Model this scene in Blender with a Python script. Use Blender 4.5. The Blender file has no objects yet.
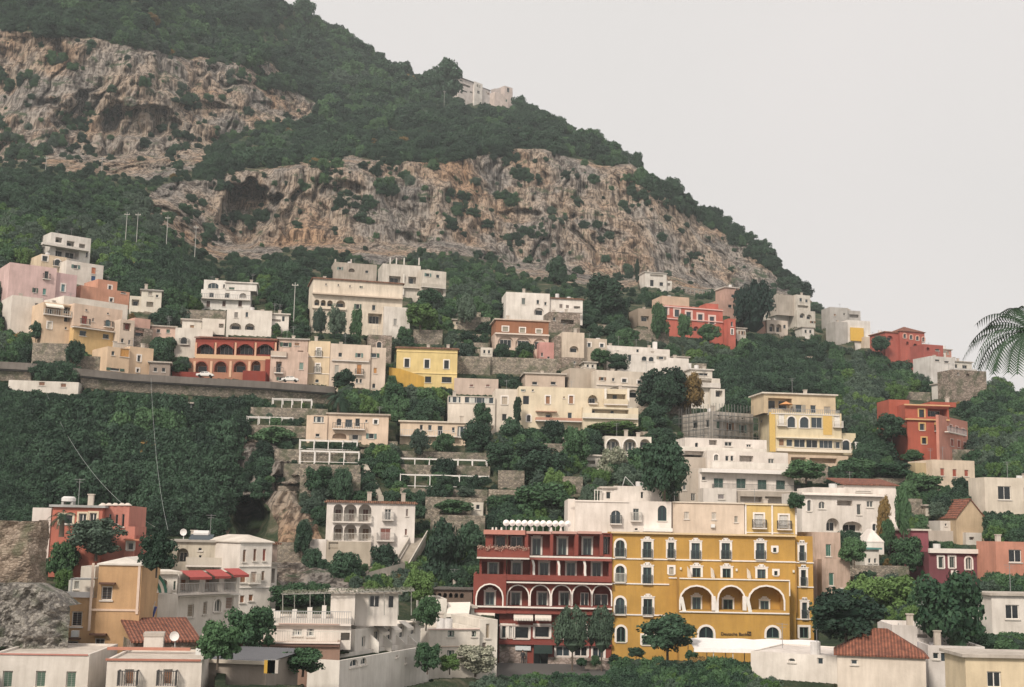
import bpy, math, random
import numpy as np
from mathutils import Vector, Matrix, Euler
random.seed(7); RNG = np.random.default_rng(7)
R = math.radians
scene = bpy.context.scene
# ------------------------------------------------------------------ camera
FPX = 1280.0; CW, CH = 1024, 687
CAM = Vector((0, 0, 60)); PITCH = R(8.5); ROLL = R(1.15)
cd = bpy.data.cameras.new('camera'); co = bpy.data.objects.new('camera', cd)
scene.collection.objects.link(co)
cd.sensor_width = 36; cd.lens = FPX / CW * 36; cd.clip_end = 6000; cd.clip_start = .5
CM = Matrix.Rotation(R(90) + PITCH, 3, 'X') @ Matrix.Rotation(ROLL, 3, 'Z')
co.matrix_world = Matrix.Translation(CAM) @ CM.to_4x4()
scene.camera = co
CMI = CM.transposed()
# ------------------------------------------------------------------ world / light
w = bpy.data.worlds.new('World'); scene.world = w; w.use_nodes = True
nt = w.node_tree; nt.nodes.clear()
SUN_EL, SUN_AZ = R(38), R(207)          # azimuth clockwise from +Y; behind the camera, to the left
sky = nt.nodes.new('ShaderNodeTexSky'); sky.sky_type = 'NISHITA'; sky.sun_disc = False
sky.sun_elevation = SUN_EL; sky.sun_rotation = SUN_AZ; sky.dust_density = 4
sc_ = nt.nodes.new('ShaderNodeVectorMath'); sc_.operation = 'SCALE'; sc_.inputs['Scale'].default_value = .06
tc = nt.nodes.new('ShaderNodeTexCoord')
nz = nt.nodes.new('ShaderNodeTexNoise'); nz.inputs['Scale'].default_value = 1.6; nz.inputs['Detail'].default_value = 4
rp = nt.nodes.new('ShaderNodeValToRGB')
rp.color_ramp.elements[0].position = .3; rp.color_ramp.elements[0].color = (.446, .412, .398, 1)
rp.color_ramp.elements[1].position = .75; rp.color_ramp.elements[1].color = (.404, .386, .370, 1)
mx = nt.nodes.new('ShaderNodeMix'); mx.data_type = 'RGBA'; mx.inputs[0].default_value = .93
bg = nt.nodes.new('ShaderNodeBackground'); bg.inputs['Strength'].default_value = 1.0
out = nt.nodes.new('ShaderNodeOutputWorld')
L = nt.links.new
L(sky.outputs[0], sc_.inputs[0]); L(tc.outputs['Generated'], nz.inputs['Vector']); L(nz.outputs['Fac'], rp.inputs[0])
L(sc_.outputs[0], mx.inputs[6]); L(rp.outputs[0], mx.inputs[7]); L(mx.outputs[2], bg.inputs[0]); L(bg.outputs[0], out.inputs[0])
sl = bpy.data.lights.new('sun', 'SUN'); sl.energy = 1.5; sl.angle = R(10); sl.color = (1, .91, .80)
so = bpy.data.objects.new('sun', sl); scene.collection.objects.link(so)
sd = Vector((math.sin(SUN_AZ) * math.cos(SUN_EL), math.cos(SUN_AZ) * math.cos(SUN_EL), math.sin(SUN_EL)))
so.rotation_euler = sd.to_track_quat('Z', 'Y').to_euler(); so.location = (-60, -60, 160)
vs = scene.view_settings
scene.display_settings.display_device = 'sRGB'
vs.view_transform = 'Standard'; vs.look = 'None'; vs.gamma = 1; vs.use_curve_mapping = False; vs.exposure = 1.1
scene.cycles.max_bounces = 4; scene.cycles.diffuse_bounces = 2; scene.cycles.transparent_max_bounces = 8
# ------------------------------------------------------------------ pixel <-> world helpers
def ray(px, py):
    d = CM @ Vector(((px - 512) / FPX, (343.5 - py) / FPX, -1))
    return d / d.y
def pt(px, py, D): return CAM + ray(px, py) * D
def proj(P):
    q = CMI @ (Vector(P) - CAM)
    return 512 + FPX * q.x / -q.z, 343.5 - FPX * q.y / -q.z
# ------------------------------------------------------------------ depth of the hillside (metres ahead) by bearing and height
COLS = {
 -250: [(760,60),(640,100),(560,140),(500,185),(395,222),(330,245),(230,300),(160,480),(150,520),(0,560),(-160,700)],
 30: [(740,62),(700,78),(640,104),(600,122),(550,165),(500,195),(395,222),(375,226),(330,240),(300,255),(235,300),(170,440),(155,500),(35,545),(0,590),(-95,700)],
 130: [(740,66),(700,82),(640,108),(600,130),(550,170),(500,198),(395,226),(380,229),(330,250),(300,268),(240,330),(180,450),(155,510),(40,555),(0,600),(-60,720)],
 230: [(740,72),(700,88),(640,112),(600,150),(550,182),(500,205),(395,232),(380,236),(330,262),(290,305),(255,400),(240,440),(170,475),(140,560),(62,600),(30,670),(-30,780)],
 330: [(740,76),(700,92),(655,112),(610,150),(560,180),(500,195),(440,215),(390,238),(330,272),(300,300),(260,400),(242,455),(165,490),(110,650),(30,820)],
 430: [(740,90),(700,108),(655,128),(615,155),(560,185),(500,200),(440,222),(390,246),(330,285),(300,315),(255,420),(242,470),(158,520),(110,700),(60,850)],
 530: [(740,105),(700,130),(668,150),(600,163),(520,185),(440,225),(390,250),(340,280),(300,330),(275,430),(262,490),(152,560),(130,640),(100,760)],
 630: [(740,105),(700,130),(668,150),(600,163),(520,190),(490,198),(440,225),(390,255),(340,300),(310,340),(285,440),(274,500),(165,580),(140,680)],
 730: [(740,100),(700,118),(665,128),(630,155),(520,190),(480,215),(440,240),(390,290),(340,340),(310,380),(298,450),(287,520),(215,600)],
 830: [(740,98),(700,115),(665,125),(635,150),(600,160),(540,185),(480,215),(430,245),(370,340),(330,400),(305,500),(290,560)],
 930: [(740,95),(700,112),(660,124),(640,135),(600,160),(560,180),(500,205),(450,240),(400,300),(350,400),(330,450)],
 1050: [(740,92),(700,108),(640,135),(560,175),(500,200),(450,240),(400,320),(370,400)],
 1270: [(740,90),(640,130),(560,170),(500,210),(450,290),(430,340)],
}
CK = sorted(COLS)
GY = np.arange(-220, 780, 1.0)
CT = np.array([np.interp(GY, [p[0] for p in COLS[k]][::-1], [p[1] for p in COLS[k]][::-1]) for k in CK])
# blend on log depth, smoothed sideways
def depth_arr(px, py):
    px = np.asarray(px, float); py = np.asarray(py, float)
    i = np.clip(np.searchsorted(CK, px) - 1, 0, len(CK) - 2)
    k0 = np.array(CK)[i]; k1 = np.array(CK)[i + 1]
    t = np.clip((px - k0) / (k1 - k0), 0, 1); t = t * t * (3 - 2 * t)
    j = np.clip(py - GY[0], 0, len(GY) - 1.001); j0 = j.astype(int); f = j - j0
    a = CT[i, j0] * (1 - f) + CT[i, j0 + 1] * f
    b = CT[i + 1, j0] * (1 - f) + CT[i + 1, j0 + 1] * f
    return np.exp(np.log(a) * (1 - t) + np.log(b) * t)
def Dat(px, py): return float(depth_arr([px], [py])[0])
RX = [-250,0,100,200,260,300,335,400,440,485,512,545,600,640,690,740,770,800,825,850,885,925,945,975,1024,1100,1270]
RY = [-160,-95,-60,-28,-5,14,34,68,84,102,110,118,142,170,202,232,256,290,314,335,350,356,364,382,404,432,470]
def ridge(px): return np.interp(px, RX, RY)
# ------------------------------------------------------------------ numpy noise
PERM = RNG.random((64, 64, 64)).astype(np.float32)
def vnoise(x, y, z):
    xi, yi, zi = np.floor(x).astype(int), np.floor(y).astype(int), np.floor(z).astype(int)
    fx, fy, fz = x - xi, y - yi, z - zi
    fx = fx*fx*(3-2*fx); fy = fy*fy*(3-2*fy); fz = fz*fz*(3-2*fz)
    r = 0
    for a in (0, 1):
        for b in (0, 1):
            for c in (0, 1):
                wgt = (fx if a else 1-fx) * (fy if b else 1-fy) * (fz if c else 1-fz)
                r = r + wgt * PERM[(xi+a) % 64, (yi+b) % 64, (zi+c) % 64]
    return r * 2 - 1
def fbm(x, y, z, o=4):
    r, a = 0, 1
    for k in range(o):
        r = r + a * vnoise(x * 2**k + 7.3*k, y * 2**k + 3.1*k, z * 2**k + 1.7*k); a *= .5
    return r / 1.8
def inpoly(px, py, poly):
    c = np.zeros(np.shape(px), bool); n = len(poly)
    for i in range(n):
        (x0, y0), (x1, y1) = poly[i], poly[(i + 1) % n]
        if y0 == y1: continue
        s = ((py >= min(y0, y1)) & (py < max(y0, y1)) & (px < (x1 - x0) * (py - y0) / (y1 - y0) + x0))
        c ^= s
    return c
ROCK = [
 [(-250,-20),(28,34),(90,36),(125,46),(190,62),(240,60),(272,66),(285,80),(250,88),(300,92),(322,105),(312,122),(262,124),(230,135),(206,148),(190,168),(165,180),(120,176),(60,168),(28,165),(-250,150)],
 [(146,196),(175,182),(250,170),(290,166),(345,160),(400,162),(450,162),(500,152),(522,146),(545,150),(600,165),(638,164),(690,203),(722,222),(770,256),(800,290),(824,306),(812,300),(790,296),(742,292),(700,294),(650,286),(600,290),(562,282),(520,274),(480,260),(430,252),(380,260),(330,250),(290,250),(250,262),(210,256),(168,232),(140,208)],
 [(228,418),(262,430),(296,470),(300,500),(318,520),(325,560),(318,585),(290,592),(272,580),(280,545),(276,520),(262,500),(232,500),(226,540),(214,545),(214,500)],
 [(62,455),(88,452),(88,478),(70,484)],
 [(380,590),(300,600),(300,570),(330,560),(400,560)],
]
CAVES = [(248,212,34,30,22,1.0),(140,122,42,16,10,.8),(92,118,34,26,8,.6),(250,517,19,26,16,1.),(205,112,30,10,7,.8),(455,205,14,20,6,.6),(610,240,22,10,6,.7),(345,190,25,8,5,.6),(520,215,26,7,6,.7)]
# ------------------------------------------------------------------ materials
MATS = {}
def newmat(key):
    m = bpy.data.materials.new(key); m.use_nodes = True
    n = m.node_tree.nodes; b = n['Principled BSDF']
    return m, m.node_tree, b
def stucco(rgb, dirt=.35, rough=.9):
    key = 'stucco_%02d_%02d_%02d_%d' % (rgb[0]*99, rgb[1]*99, rgb[2]*99, dirt*10)
    if key in MATS: return MATS[key]
    m, t, b = newmat(key)
    tc = t.nodes.new('ShaderNodeTexCoord')
    mp = t.nodes.new('ShaderNodeMapping'); mp.inputs['Scale'].default_value = (1.6, 1.6, .22)
    n1 = t.nodes.new('ShaderNodeTexNoise'); n1.inputs['Scale'].default_value = 1.0; n1.inputs['Detail'].default_value = 8; n1.inputs['Roughness'].default_value = .72
    n2 = t.nodes.new('ShaderNodeTexNoise'); n2.inputs['Scale'].default_value = .35; n2.inputs['Detail'].default_value = 6
    r1 = t.nodes.new('ShaderNodeValToRGB'); r1.color_ramp.elements[0].position = .42; r1.color_ramp.elements[1].position = .72
    r1.color_ramp.elements[0].color = (0,0,0,1); r1.color_ramp.elements[1].color = (min(1,dirt*1.2),)*3 + (1,)
    mx = t.nodes.new('ShaderNodeMix'); mx.data_type = 'RGBA'
    mx.inputs[6].default_value = (*rgb, 1); mx.inputs[7].default_value = (rgb[0]*.52+.02, rgb[1]*.5+.02, rgb[2]*.46+.02, 1)
    m2 = t.nodes.new('ShaderNodeMix'); m2.data_type = 'RGBA'; m2.blend_type = 'MULTIPLY'; m2.inputs[0].default_value = 1
    r2 = t.nodes.new('ShaderNodeValToRGB'); r2.color_ramp.elements[0].position = .3; r2.color_ramp.elements[1].position = .7
    r2.color_ramp.elements[0].color = (.76,.74,.71,1); r2.color_ramp.elements[1].color = (1.03,1.02,1,1)
    bp = t.nodes.new('ShaderNodeBump'); bp.inputs['Strength'].default_value = .25; bp.inputs['Distance'].default_value = .08
    n3 = t.nodes.new('ShaderNodeTexNoise'); n3.inputs['Scale'].default_value = 4; n3.inputs['Detail'].default_value = 5
    l = t.links.new
    l(tc.outputs['Object'], mp.inputs[0]); l(mp.outputs[0], n1.inputs['Vector']); l(tc.outputs['Object'], n2.inputs['Vector']); l(tc.outputs['Object'], n3.inputs['Vector'])
    l(n1.outputs['Fac'], r1.inputs[0]); l(r1.outputs[0], mx.inputs[0]); l(n2.outputs['Fac'], r2.inputs[0])
    l(mx.outputs[2], m2.inputs[6]); l(r2.outputs[0], m2.inputs[7]); l(m2.outputs[2], b.inputs['Base Color'])
    l(n3.outputs['Fac'], bp.inputs['Height']); l(bp.outputs[0], b.inputs['Normal'])
    b.inputs['Roughness'].default_value = rough
    MATS[key] = m; return m
def plain(key, rgb, rough=.6, metal=0, var=.15):
    if key in MATS: return MATS[key]
    m, t, b = newmat(key)
    tc = t.nodes.new('ShaderNodeTexCoord')
    n = t.nodes.new('ShaderNodeTexNoise'); n.inputs['Scale'].default_value = 3; n.inputs['Detail'].default_value = 5
    mx = t.nodes.new('ShaderNodeMix'); mx.data_type = 'RGBA'
    mx.inputs[6].default_value = (*[c*(1-var) for c in rgb], 1); mx.inputs[7].default_value = (*[min(1, c*(1+var)) for c in rgb], 1)
    t.links.new(tc.outputs['Object'], n.inputs['Vector']); t.links.new(n.outputs['Fac'], mx.inputs[0]); t.links.new(mx.outputs[2], b.inputs['Base Color'])
    b.inputs['Roughness'].default_value = rough; b.inputs['Metallic'].default_value = metal
    MATS[key] = m; return m
def stone(key='stone_wall', a=(.20,.175,.145), c=(.36,.31,.25), sc=2.6):
    if key in MATS: return MATS[key]
    m, t, b = newmat(key)
    tc = t.nodes.new('ShaderNodeTexCoord'); l = t.links.new
    mp = t.nodes.new('ShaderNodeMapping'); mp.inputs['Scale'].default_value = (1, 1, 1.5)
    v = t.nodes.new('ShaderNodeTexVoronoi'); v.inputs['Scale'].default_value = sc
    v2 = t.nodes.new('ShaderNodeTexVoronoi'); v2.feature = 'DISTANCE_TO_EDGE'; v2.inputs['Scale'].default_value = sc
    n = t.nodes.new('ShaderNodeTexNoise'); n.inputs['Scale'].default_value = .5; n.inputs['Detail'].default_value = 7
    r = t.nodes.new('ShaderNodeValToRGB'); r.color_ramp.elements[0].color = (*a, 1); r.color_ramp.elements[1].color = (*c, 1)
    r.color_ramp.elements[0].position = .2; r.color_ramp.elements[1].position = .8
    sep = t.nodes.new('ShaderNodeSeparateColor')
    re = t.nodes.new('ShaderNodeValToRGB'); re.color_ramp.elements[0].color = (.6,.57,.53,1); re.color_ramp.elements[1].position = .12
    m1 = t.nodes.new('ShaderNodeMix'); m1.data_type = 'RGBA'; m1.blend_type = 'MULTIPLY'; m1.inputs[0].default_value = 1
    rg = t.nodes.new('ShaderNodeValToRGB'); rg.color_ramp.elements[0].position = .5; rg.color_ramp.elements[1].position = .62
    m2 = t.nodes.new('ShaderNodeMix'); m2.data_type = 'RGBA'; m2.inputs[7].default_value = (.055,.075,.035,1)
    mm = t.nodes.new('ShaderNodeMath'); mm.operation = 'MULTIPLY'; mm.inputs[1].default_value = .6
    bp = t.nodes.new('ShaderNodeBump'); bp.inputs['Strength'].default_value = .8; bp.inputs['Distance'].default_value = .15
    l(tc.outputs['Object'], mp.inputs[0]); l(mp.outputs[0], v.inputs['Vector']); l(mp.outputs[0], v2.inputs['Vector']); l(tc.outputs['Object'], n.inputs['Vector'])
    l(v.outputs['Color'], sep.inputs[0]); l(sep.outputs[0], r.inputs[0]); l(v2.outputs[0], re.inputs[0])
    l(r.outputs[0], m1.inputs[6]); l(re.outputs[0], m1.inputs[7]); l(n.outputs['Fac'], rg.inputs[0]); l(rg.outputs[0], mm.inputs[0]); l(mm.outputs[0], m2.inputs[0])
    l(m1.outputs[2], m2.inputs[6]); l(m2.outputs[2], b.inputs['Base Color']); l(v2.outputs[0], bp.inputs['Height']); l(bp.outputs[0], b.inputs['Normal'])
    b.inputs['Roughness'].default_value = .95
    MATS[key] = m; return m
def tile(rgb=(.33,.11,.06), key='roof_tiles'):
    if key in MATS: return MATS[key]
    m, t, b = newmat(key); l = t.links.new
    tc = t.nodes.new('ShaderNodeTexCoord')
    wv = t.nodes.new('ShaderNodeTexWave'); wv.inputs['Scale'].default_value = 1.1; wv.inputs['Distortion'].default_value = .6; wv.bands_direction = 'X'
    n = t.nodes.new('ShaderNodeTexNoise'); n.inputs['Scale'].default_value = 2.2; n.inputs['Detail'].default_value = 8
    r = t.nodes.new('ShaderNodeValToRGB'); r.color_ramp.elements[0].position = .3; r.color_ramp.elements[1].position = .75
    r.color_ramp.elements[0].color = (rgb[0]*.45, rgb[1]*.5, rgb[2]*.6, 1); r.color_ramp.elements[1].color = (rgb[0]*1.25, rgb[1]*1.4, rgb[2]*1.5, 1)
    m1 = t.nodes.new('ShaderNodeMix'); m1.data_type = 'RGBA'; m1.blend_type = 'MULTIPLY'; m1.inputs[0].default_value = .5
    bp = t.nodes.new('ShaderNodeBump'); bp.inputs['Strength'].default_value = .8; bp.inputs['Distance'].default_value = .1
    l(tc.outputs['Object'], wv.inputs['Vector']); l(tc.outputs['Object'], n.inputs['Vector']); l(n.outputs['Fac'], r.inputs[0])
    l(r.outputs[0], m1.inputs[6]); l(wv.outputs[0], m1.inputs[7]); l(m1.outputs[2], b.inputs['Base Color']); l(wv.outputs['Fac'], bp.inputs['Height']); l(bp.outputs[0], b.inputs['Normal'])
    b.inputs['Roughness'].default_value = .9
    MATS[key] = m; return m
def glass(i=0):
    key = 'window_glass_%d' % i
    if key in MATS: return MATS[key]
    m, t, b = newmat(key)
    c = [(.012,.016,.018), (.02,.03,.035), (.035,.05,.06), (.10,.105,.10)][i]
    b.inputs['Base Color'].default_value = (*c, 1); b.inputs['Roughness'].default_value = .18
    tc = t.nodes.new('ShaderNodeTexCoord'); n = t.nodes.new('ShaderNodeTexNoise'); n.inputs['Scale'].default_value = .8
    bp = t.nodes.new('ShaderNodeBump'); bp.inputs['Strength'].default_value = .1
    t.links.new(tc.outputs['Object'], n.inputs['Vector']); t.links.new(n.outputs['Fac'], bp.inputs['Height']); t.links.new(bp.outputs[0], b.inputs['Normal'])
    MATS[key] = m; return m
def foliage(key, dark, light, hue=.0):
    if key in MATS: return MATS[key]
    m, t, b = newmat(key); l = t.links.new
    g = t.nodes.new('ShaderNodeNewGeometry'); oi = t.nodes.new('ShaderNodeObjectInfo')
    a = t.nodes.new('ShaderNodeMath'); a.operation = 'MULTIPLY'; a.inputs[1].default_value = .32
    c = t.nodes.new('ShaderNodeMath'); c.operation = 'MULTIPLY_ADD'; c.inputs[1].default_value = .72
    r = t.nodes.new('ShaderNodeValToRGB'); r.color_ramp.elements[0].color = (*dark, 1); r.color_ramp.elements[1].color = (*light, 1)
    l(g.outputs['Random Per Island'], a.inputs[0]); l(oi.outputs['Random'], c.inputs[0]); l(a.outputs[0], c.inputs[2]); l(c.outputs[0], r.inputs[0])
    l(r.outputs[0], b.inputs['Base Color']); b.inputs['Roughness'].default_value = .7
    b.inputs['Specular IOR Level'].default_value = .25
    MATS[key] = m; return m
# ------------------------------------------------------------------ mesh builder
class MB:
    def __init__(s, T=None): s.v = []; s.f = []; s.T = T
    def q(s, *p):
        i = len(s.v); s.v += [tuple(a) for a in p]; s.f.append(tuple(range(i, i + len(p))))
    def box(s, x0, x1, y0, y1, z0, z1):
        i = len(s.v)
        s.v += [(x0,y0,z0),(x1,y0,z0),(x1,y1,z0),(x0,y1,z0),(x0,y0,z1),(x1,y0,z1),(x1,y1,z1),(x0,y1,z1)]
        for f in ((0,3,2,1),(4,5,6,7),(0,1,5,4),(1,2,6,5),(2,3,7,6),(3,0,4,7)): s.f.append(tuple(i + k for k in f))
    def cyl(s, x, y, z0, z1, r0, r1=None, n=10, cap=True):
        r1 = r0 if r1 is None else r1; i = len(s.v)
        for z, r in ((z0, r0), (z1, r1)):
            for k in range(n):
                a = 2*math.pi*k/n; s.v.append((x + r*math.cos(a), y + r*math.sin(a), z))
        for k in range(n): s.f.append((i+k, i+(k+1)%n, i+n+(k+1)%n, i+n+k))
        if cap: s.f.append(tuple(i+n+k for k in range(n))); s.f.append(tuple(i+k for k in range(n))[::-1])
    def tube(s, pts, rad, n=6):
        pts = [Vector(p) for p in pts]; i = len(s.v)
        for k, p in enumerate(pts):
            d = (pts[min(k+1, len(pts)-1)] - pts[max(k-1, 0)]).normalized()
            a = d.orthogonal().normalized(); b = d.cross(a)
            r = rad[k] if isinstance(rad, (list, tuple)) else rad
            for j in range(n):
                t = 2*math.pi*j/n; s.v.append(tuple(p + (a*math.cos(t) + b*math.sin(t)) * r))
        for k in range(len(pts)-1):
            for j in range(n): s.f.append((i+k*n+j, i+k*n+(j+1)%n, i+(k+1)*n+(j+1)%n, i+(k+1)*n+j))
        s.f.append(tuple(i+j for j in range(n))); s.f.append(tuple(i+(len(pts)-1)*n+j for j in range(n))[::-1])
    def bar(s, a, b, r=.04): s.tube([a, b], r, 4)
    def build(s, name, mat, parent=None, loc=None, smooth=False):
        me = bpy.data.meshes.new(name); me.from_pydata(s.v, [], s.f); me.update()
        if s.T:
            me.transform(s.T)
        me.materials.append(mat)
        if smooth: me.polygons.foreach_set('use_smooth', [True]*len(me.polygons))
        o = bpy.data.objects.new(name, me); scene.collection.objects.link(o)
        if parent: o.parent = parent
        if loc is not None: o.location = loc
        return o
def tag(o, label=None, cat=None, group=None, kind=None):
    if label: o['label'] = label
    if cat: o['category'] = cat
    if group: o['group'] = group
    if kind: o['kind'] = kind
    return o
def empty(name, loc, label, cat, group=None, rz=0):
    o = bpy.data.objects.new(name, None); scene.collection.objects.link(o)
    o.location = loc; o.rotation_euler = (0, 0, rz); o.empty_display_size = .5
    return tag(o, label, cat, group)
# ------------------------------------------------------------------ crop coordinate frames used while reading the photograph
CROPS = {'A':(24,220,3.815),'B':(170,240,4.294),'C':(290,240,4.295),'D':(470,260,3.815),'E':(620,250,3.815),'F':(800,280,4.294),
 'G':(800,420,4.578),'H':(640,370,4.04),'I':(230,380,4.295),'J':(400,380,3.938),'K':(24,380,3.815),'L':(24,480,3.615),'M':(220,480,3.615),
 'N':(460,480,3.616),'O':(600,480,3.617),'P':(780,500,4.04),'Q':(24,480,3.615),'RR':(120,520,4.58),'S':(230,580,5.12),'T':(440,60,10.24),
 'U':(360,560,6.243),'V':(700,610,10.24),'W':(560,470,6.4),'X':(880,520,4.58),'Z':(0,0,1)}
CR = [0, 0, 1]
def crop(k): CR[:] = CROPS[k]
def cx(x): return CR[0] + x / CR[2]
def cy(y): return CR[1] + y / CR[2]
QUADS = []        # world quads of every built face: (origin, e1, e2) for carving the ground and keeping shrubs off walls
BLD = []          # (px, py, short description)
WHITE = (.78,.71,.64)
FRAME = (.74,.70,.64)
class Bld:
    """a building read off the photograph; local x along the front, y into the hill, z up"""
    def __init__(s, name, label, cat, x, y, yaw=8, D=None, short=None, col=WHITE, dirt=.35, sh=(.05,.11,.08), mat=None, group=None):
        px, py = cx(x), cy(y)
        s.D = D or Dat(px, py); s.yaw = R(yaw)
        P = pt(px, py, s.D)
        s.root = empty(name, P, label, cat, group, s.yaw); s.P = P
        s.X = Vector((math.cos(s.yaw), math.sin(s.yaw), 0)); s.Y = Vector((-math.sin(s.yaw), math.cos(s.yaw), 0))
        s.col = col; s.dirt = dirt; s.sh = sh; s.mat = mat or stucco(col, dirt)
        if short: BLD.append((px, py, short))
        s.m = 1.0 * s.D / FPX
    def loc(s, px, py, axis='y', off=0.0):
        """where the line of sight through a point of the photograph meets the plane  local axis = off"""
        d = ray(px, py); n = s.Y if axis == 'y' else s.X
        t = ((s.P - CAM).dot(n) + off) / d.dot(n)
        q = CAM + d * t - s.P
        return q.dot(s.X), q.dot(s.Y), q.z
    def world(s, x, y, z): return s.P + s.X * x + s.Y * y + Vector((0, 0, z))
    def block(s, x0, x1, yt, yb, dep=9, s0=0.0, wins=(), left=(), right=(), col=None, roof='flat', name='wall', sink=3.0, mat=None, roofcol=None, par=.45, bx=None, hip=1.6, eave=.35, zb=None):
        mid = (x0 + x1) / 2
        u0 = s.loc(cx(x0), cy((yt+yb)/2), 'y', s0)[0]; u1 = s.loc(cx(x1), cy((yt+yb)/2), 'y', s0)[0]
        z1 = s.loc(cx(mid), cy(yt), 'y', s0)[2]; zg = s.loc(cx(mid), cy(yb), 'y', s0)[2]; z0 = zg - sink
        if zb is not None: z0 = zb
        m = mat or (stucco(col, s.dirt) if col else s.mat)
        mb = MB()
        yb_ = s0 + dep
        faces = {'f': (u0, u1, z0, z1, 'y', s0), 'l': (s0, yb_, z0, z1, 'x', u0), 'r': (s0, yb_, z0, z1, 'x', u1)}
        for key, ws in (('f', wins), ('l', left), ('r', right)):
            a0, a1, b0, b1, ax, off = faces[key]
            if ax == 'y': P3 = lambda u, w, v: (u, off + w, v)
            elif key == 'l': P3 = lambda u, w, v: (off + w, u, v)
            else: P3 = lambda u, w, v: (off - w, u, v)
            ops = []
            for wd in ws:
                kind, wx, wy, ww, wh = wd[:5]; o = dict(wd[5]) if len(wd) > 5 else {}
                pos = 0.0 if 'in' not in o else o['in']
                po = off + (pos if ax == 'y' else (pos if key == 'l' else -pos))
                c = s.loc(cx(wx), cy(wy), ax, po); e1 = s.loc(cx(wx - ww/2), cy(wy), ax, po); e2 = s.loc(cx(wx + ww/2), cy(wy), ax, po)
                f1 = s.loc(cx(wx), cy(wy - wh/2), ax, po); f2 = s.loc(cx(wx), cy(wy + wh/2), ax, po)
                k = 0 if ax == 'y' else 1
                U0, U1 = sorted((e1[k], e2[k])); V0, V1 = f2[2], f1[2]
                ops.append([kind, U0, U1, V0, V1, o])
            holes = []
            for op in ops:
                kind, U0, U1, V0, V1, o = op
                if 'in' in o: continue
                U0 = max(U0, a0 + .06); U1 = min(U1, a1 - .06); V0 = max(V0, b0 + .06); V1 = min(V1, b1 - .1)
                if U1 - U0 < .15 or V1 - V0 < .15: op[0] = ''; continue
                if any(U0 < h[1] and U1 > h[0] and V0 < h[3] and V1 > h[2] for h in holes): op[0] = ''; continue
                op[1:5] = [U0, U1, V0, V1]
                holes.append((U0, U1, V0, V1, 'a' in kind, o.get('deep', 1.8 if 'o' in kind else .22)))
            us = sorted({a0, a1, *[h[0] for h in holes], *[h[1] for h in holes]}); vv = sorted({b0, b1, *[h[2] for h in holes], *[h[3] for h in holes]})
            for i in range(len(us)-1):
                for j in range(len(vv)-1):
                    cu, cv = (us[i]+us[i+1])/2, (vv[j]+vv[j+1])/2
                    if any(h[0] < cu < h[1] and h[2] < cv < h[3] for h in holes): continue
                    mb.q(P3(us[i],0,vv[j]), P3(us[i+1],0,vv[j]), P3(us[i+1],0,vv[j+1]), P3(us[i],0,vv[j+1]))
            for (U0, U1, V0, V1, arch, dp) in holes:
                if arch:
                    ah = min((U1-U0)/2, (V1-V0)*.6); n = 8; sp = V1 - ah
                    pts = [(U0 + (U1-U0)*(1-math.cos(math.pi*i/n))/2, sp + ah*math.sin(math.pi*i/n)) for i in range(n+1)]
                    for i in range(n):
                        (xa, za), (xb, zb2) = pts[i], pts[i+1]
                        mb.q(P3(xa,0,za), P3(xb,0,zb2), P3(xb,0,V1), P3(xa,0,V1))
                        mb.q(P3(xa,0,za), P3(xb,0,zb2), P3(xb,dp,zb2), P3(xa,dp,za))
                else:
                    sp = V1; mb.q(P3(U0,0,V1), P3(U1,0,V1), P3(U1,dp,V1), P3(U0,dp,V1))
                mb.q(P3(U0,0,V0), P3(U0,0,sp), P3(U0,dp,sp), P3(U0,dp,V0)); mb.q(P3(U1,0,V0), P3(U1,0,sp), P3(U1,dp,sp), P3(U1,dp,V0))
                mb.q(P3(U0,0,V0), P3(U1,0,V0), P3(U1,dp,V0), P3(U0,dp,V0)); mb.q(P3(U0,dp,V0), P3(U1,dp,V0), P3(U1,dp,V1), P3(U0,dp,V1))
            for kind, U0, U1, V0, V1, o in ops:
                if kind: s.window(kind, U0, U1, V0, V1, o, P3)
                if 'o' in kind and 'in' not in o and V1-V0 > 1.2 and not any('in' in q[5] and q[1] > U0-.5 and q[2] < U1+.5 and q[3] > V0-1 for q in ops):
                    dd_ = o.get('deep', 1.8); wd = U1-U0; n_ = 1 if wd < 3 else int(wd/2.2)
                    for k in range(n_):
                        a_ = U0 + wd*(k+.14)/n_; b_ = U0 + wd*(k+.86)/n_; s.window('d', a_, b_, V0+.02, V1-(V1-V0)*(.3 if 'a' in kind else .14), {'in': dd_-.03, 'g': 0}, P3)  # invented dark glazed doors on the back wall, standing in for loggia shade
            bq = max(b0, min(zg, b1-.3)) - .2; QUADS.append((s.world(*P3(a0,0,bq)), s.world(*P3(a1,0,bq)) - s.world(*P3(a0,0,bq)), Vector((0,0,b1-bq)), s.root.name.startswith(('retaining','terrace_wall'))))
        mb.q((u0,yb_,z0),(u1,yb_,z0),(u1,yb_,z1),(u0,yb_,z1))
        rc = roofcol or (.52,.47,.42)
        if roof == 'flat':
            t = .22
            for a in ((u0,u1,s0,s0+t),(u0,u1,yb_-t,yb_),(u0,u0+t,s0+t,yb_-t),(u1-t,u1,s0+t,yb_-t)):
                mb.q((a[0],a[2],z1),(a[1],a[2],z1),(a[1],a[3],z1),(a[0],a[3],z1))
            zr = z1 - par
            mb.q((u0+t,s0+t,zr),(u1-t,s0+t,zr),(u1-t,s0+t,z1),(u0+t,s0+t,z1)); mb.q((u0+t,yb_-t,zr),(u1-t,yb_-t,zr),(u1-t,yb_-t,z1),(u0+t,yb_-t,z1))
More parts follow.
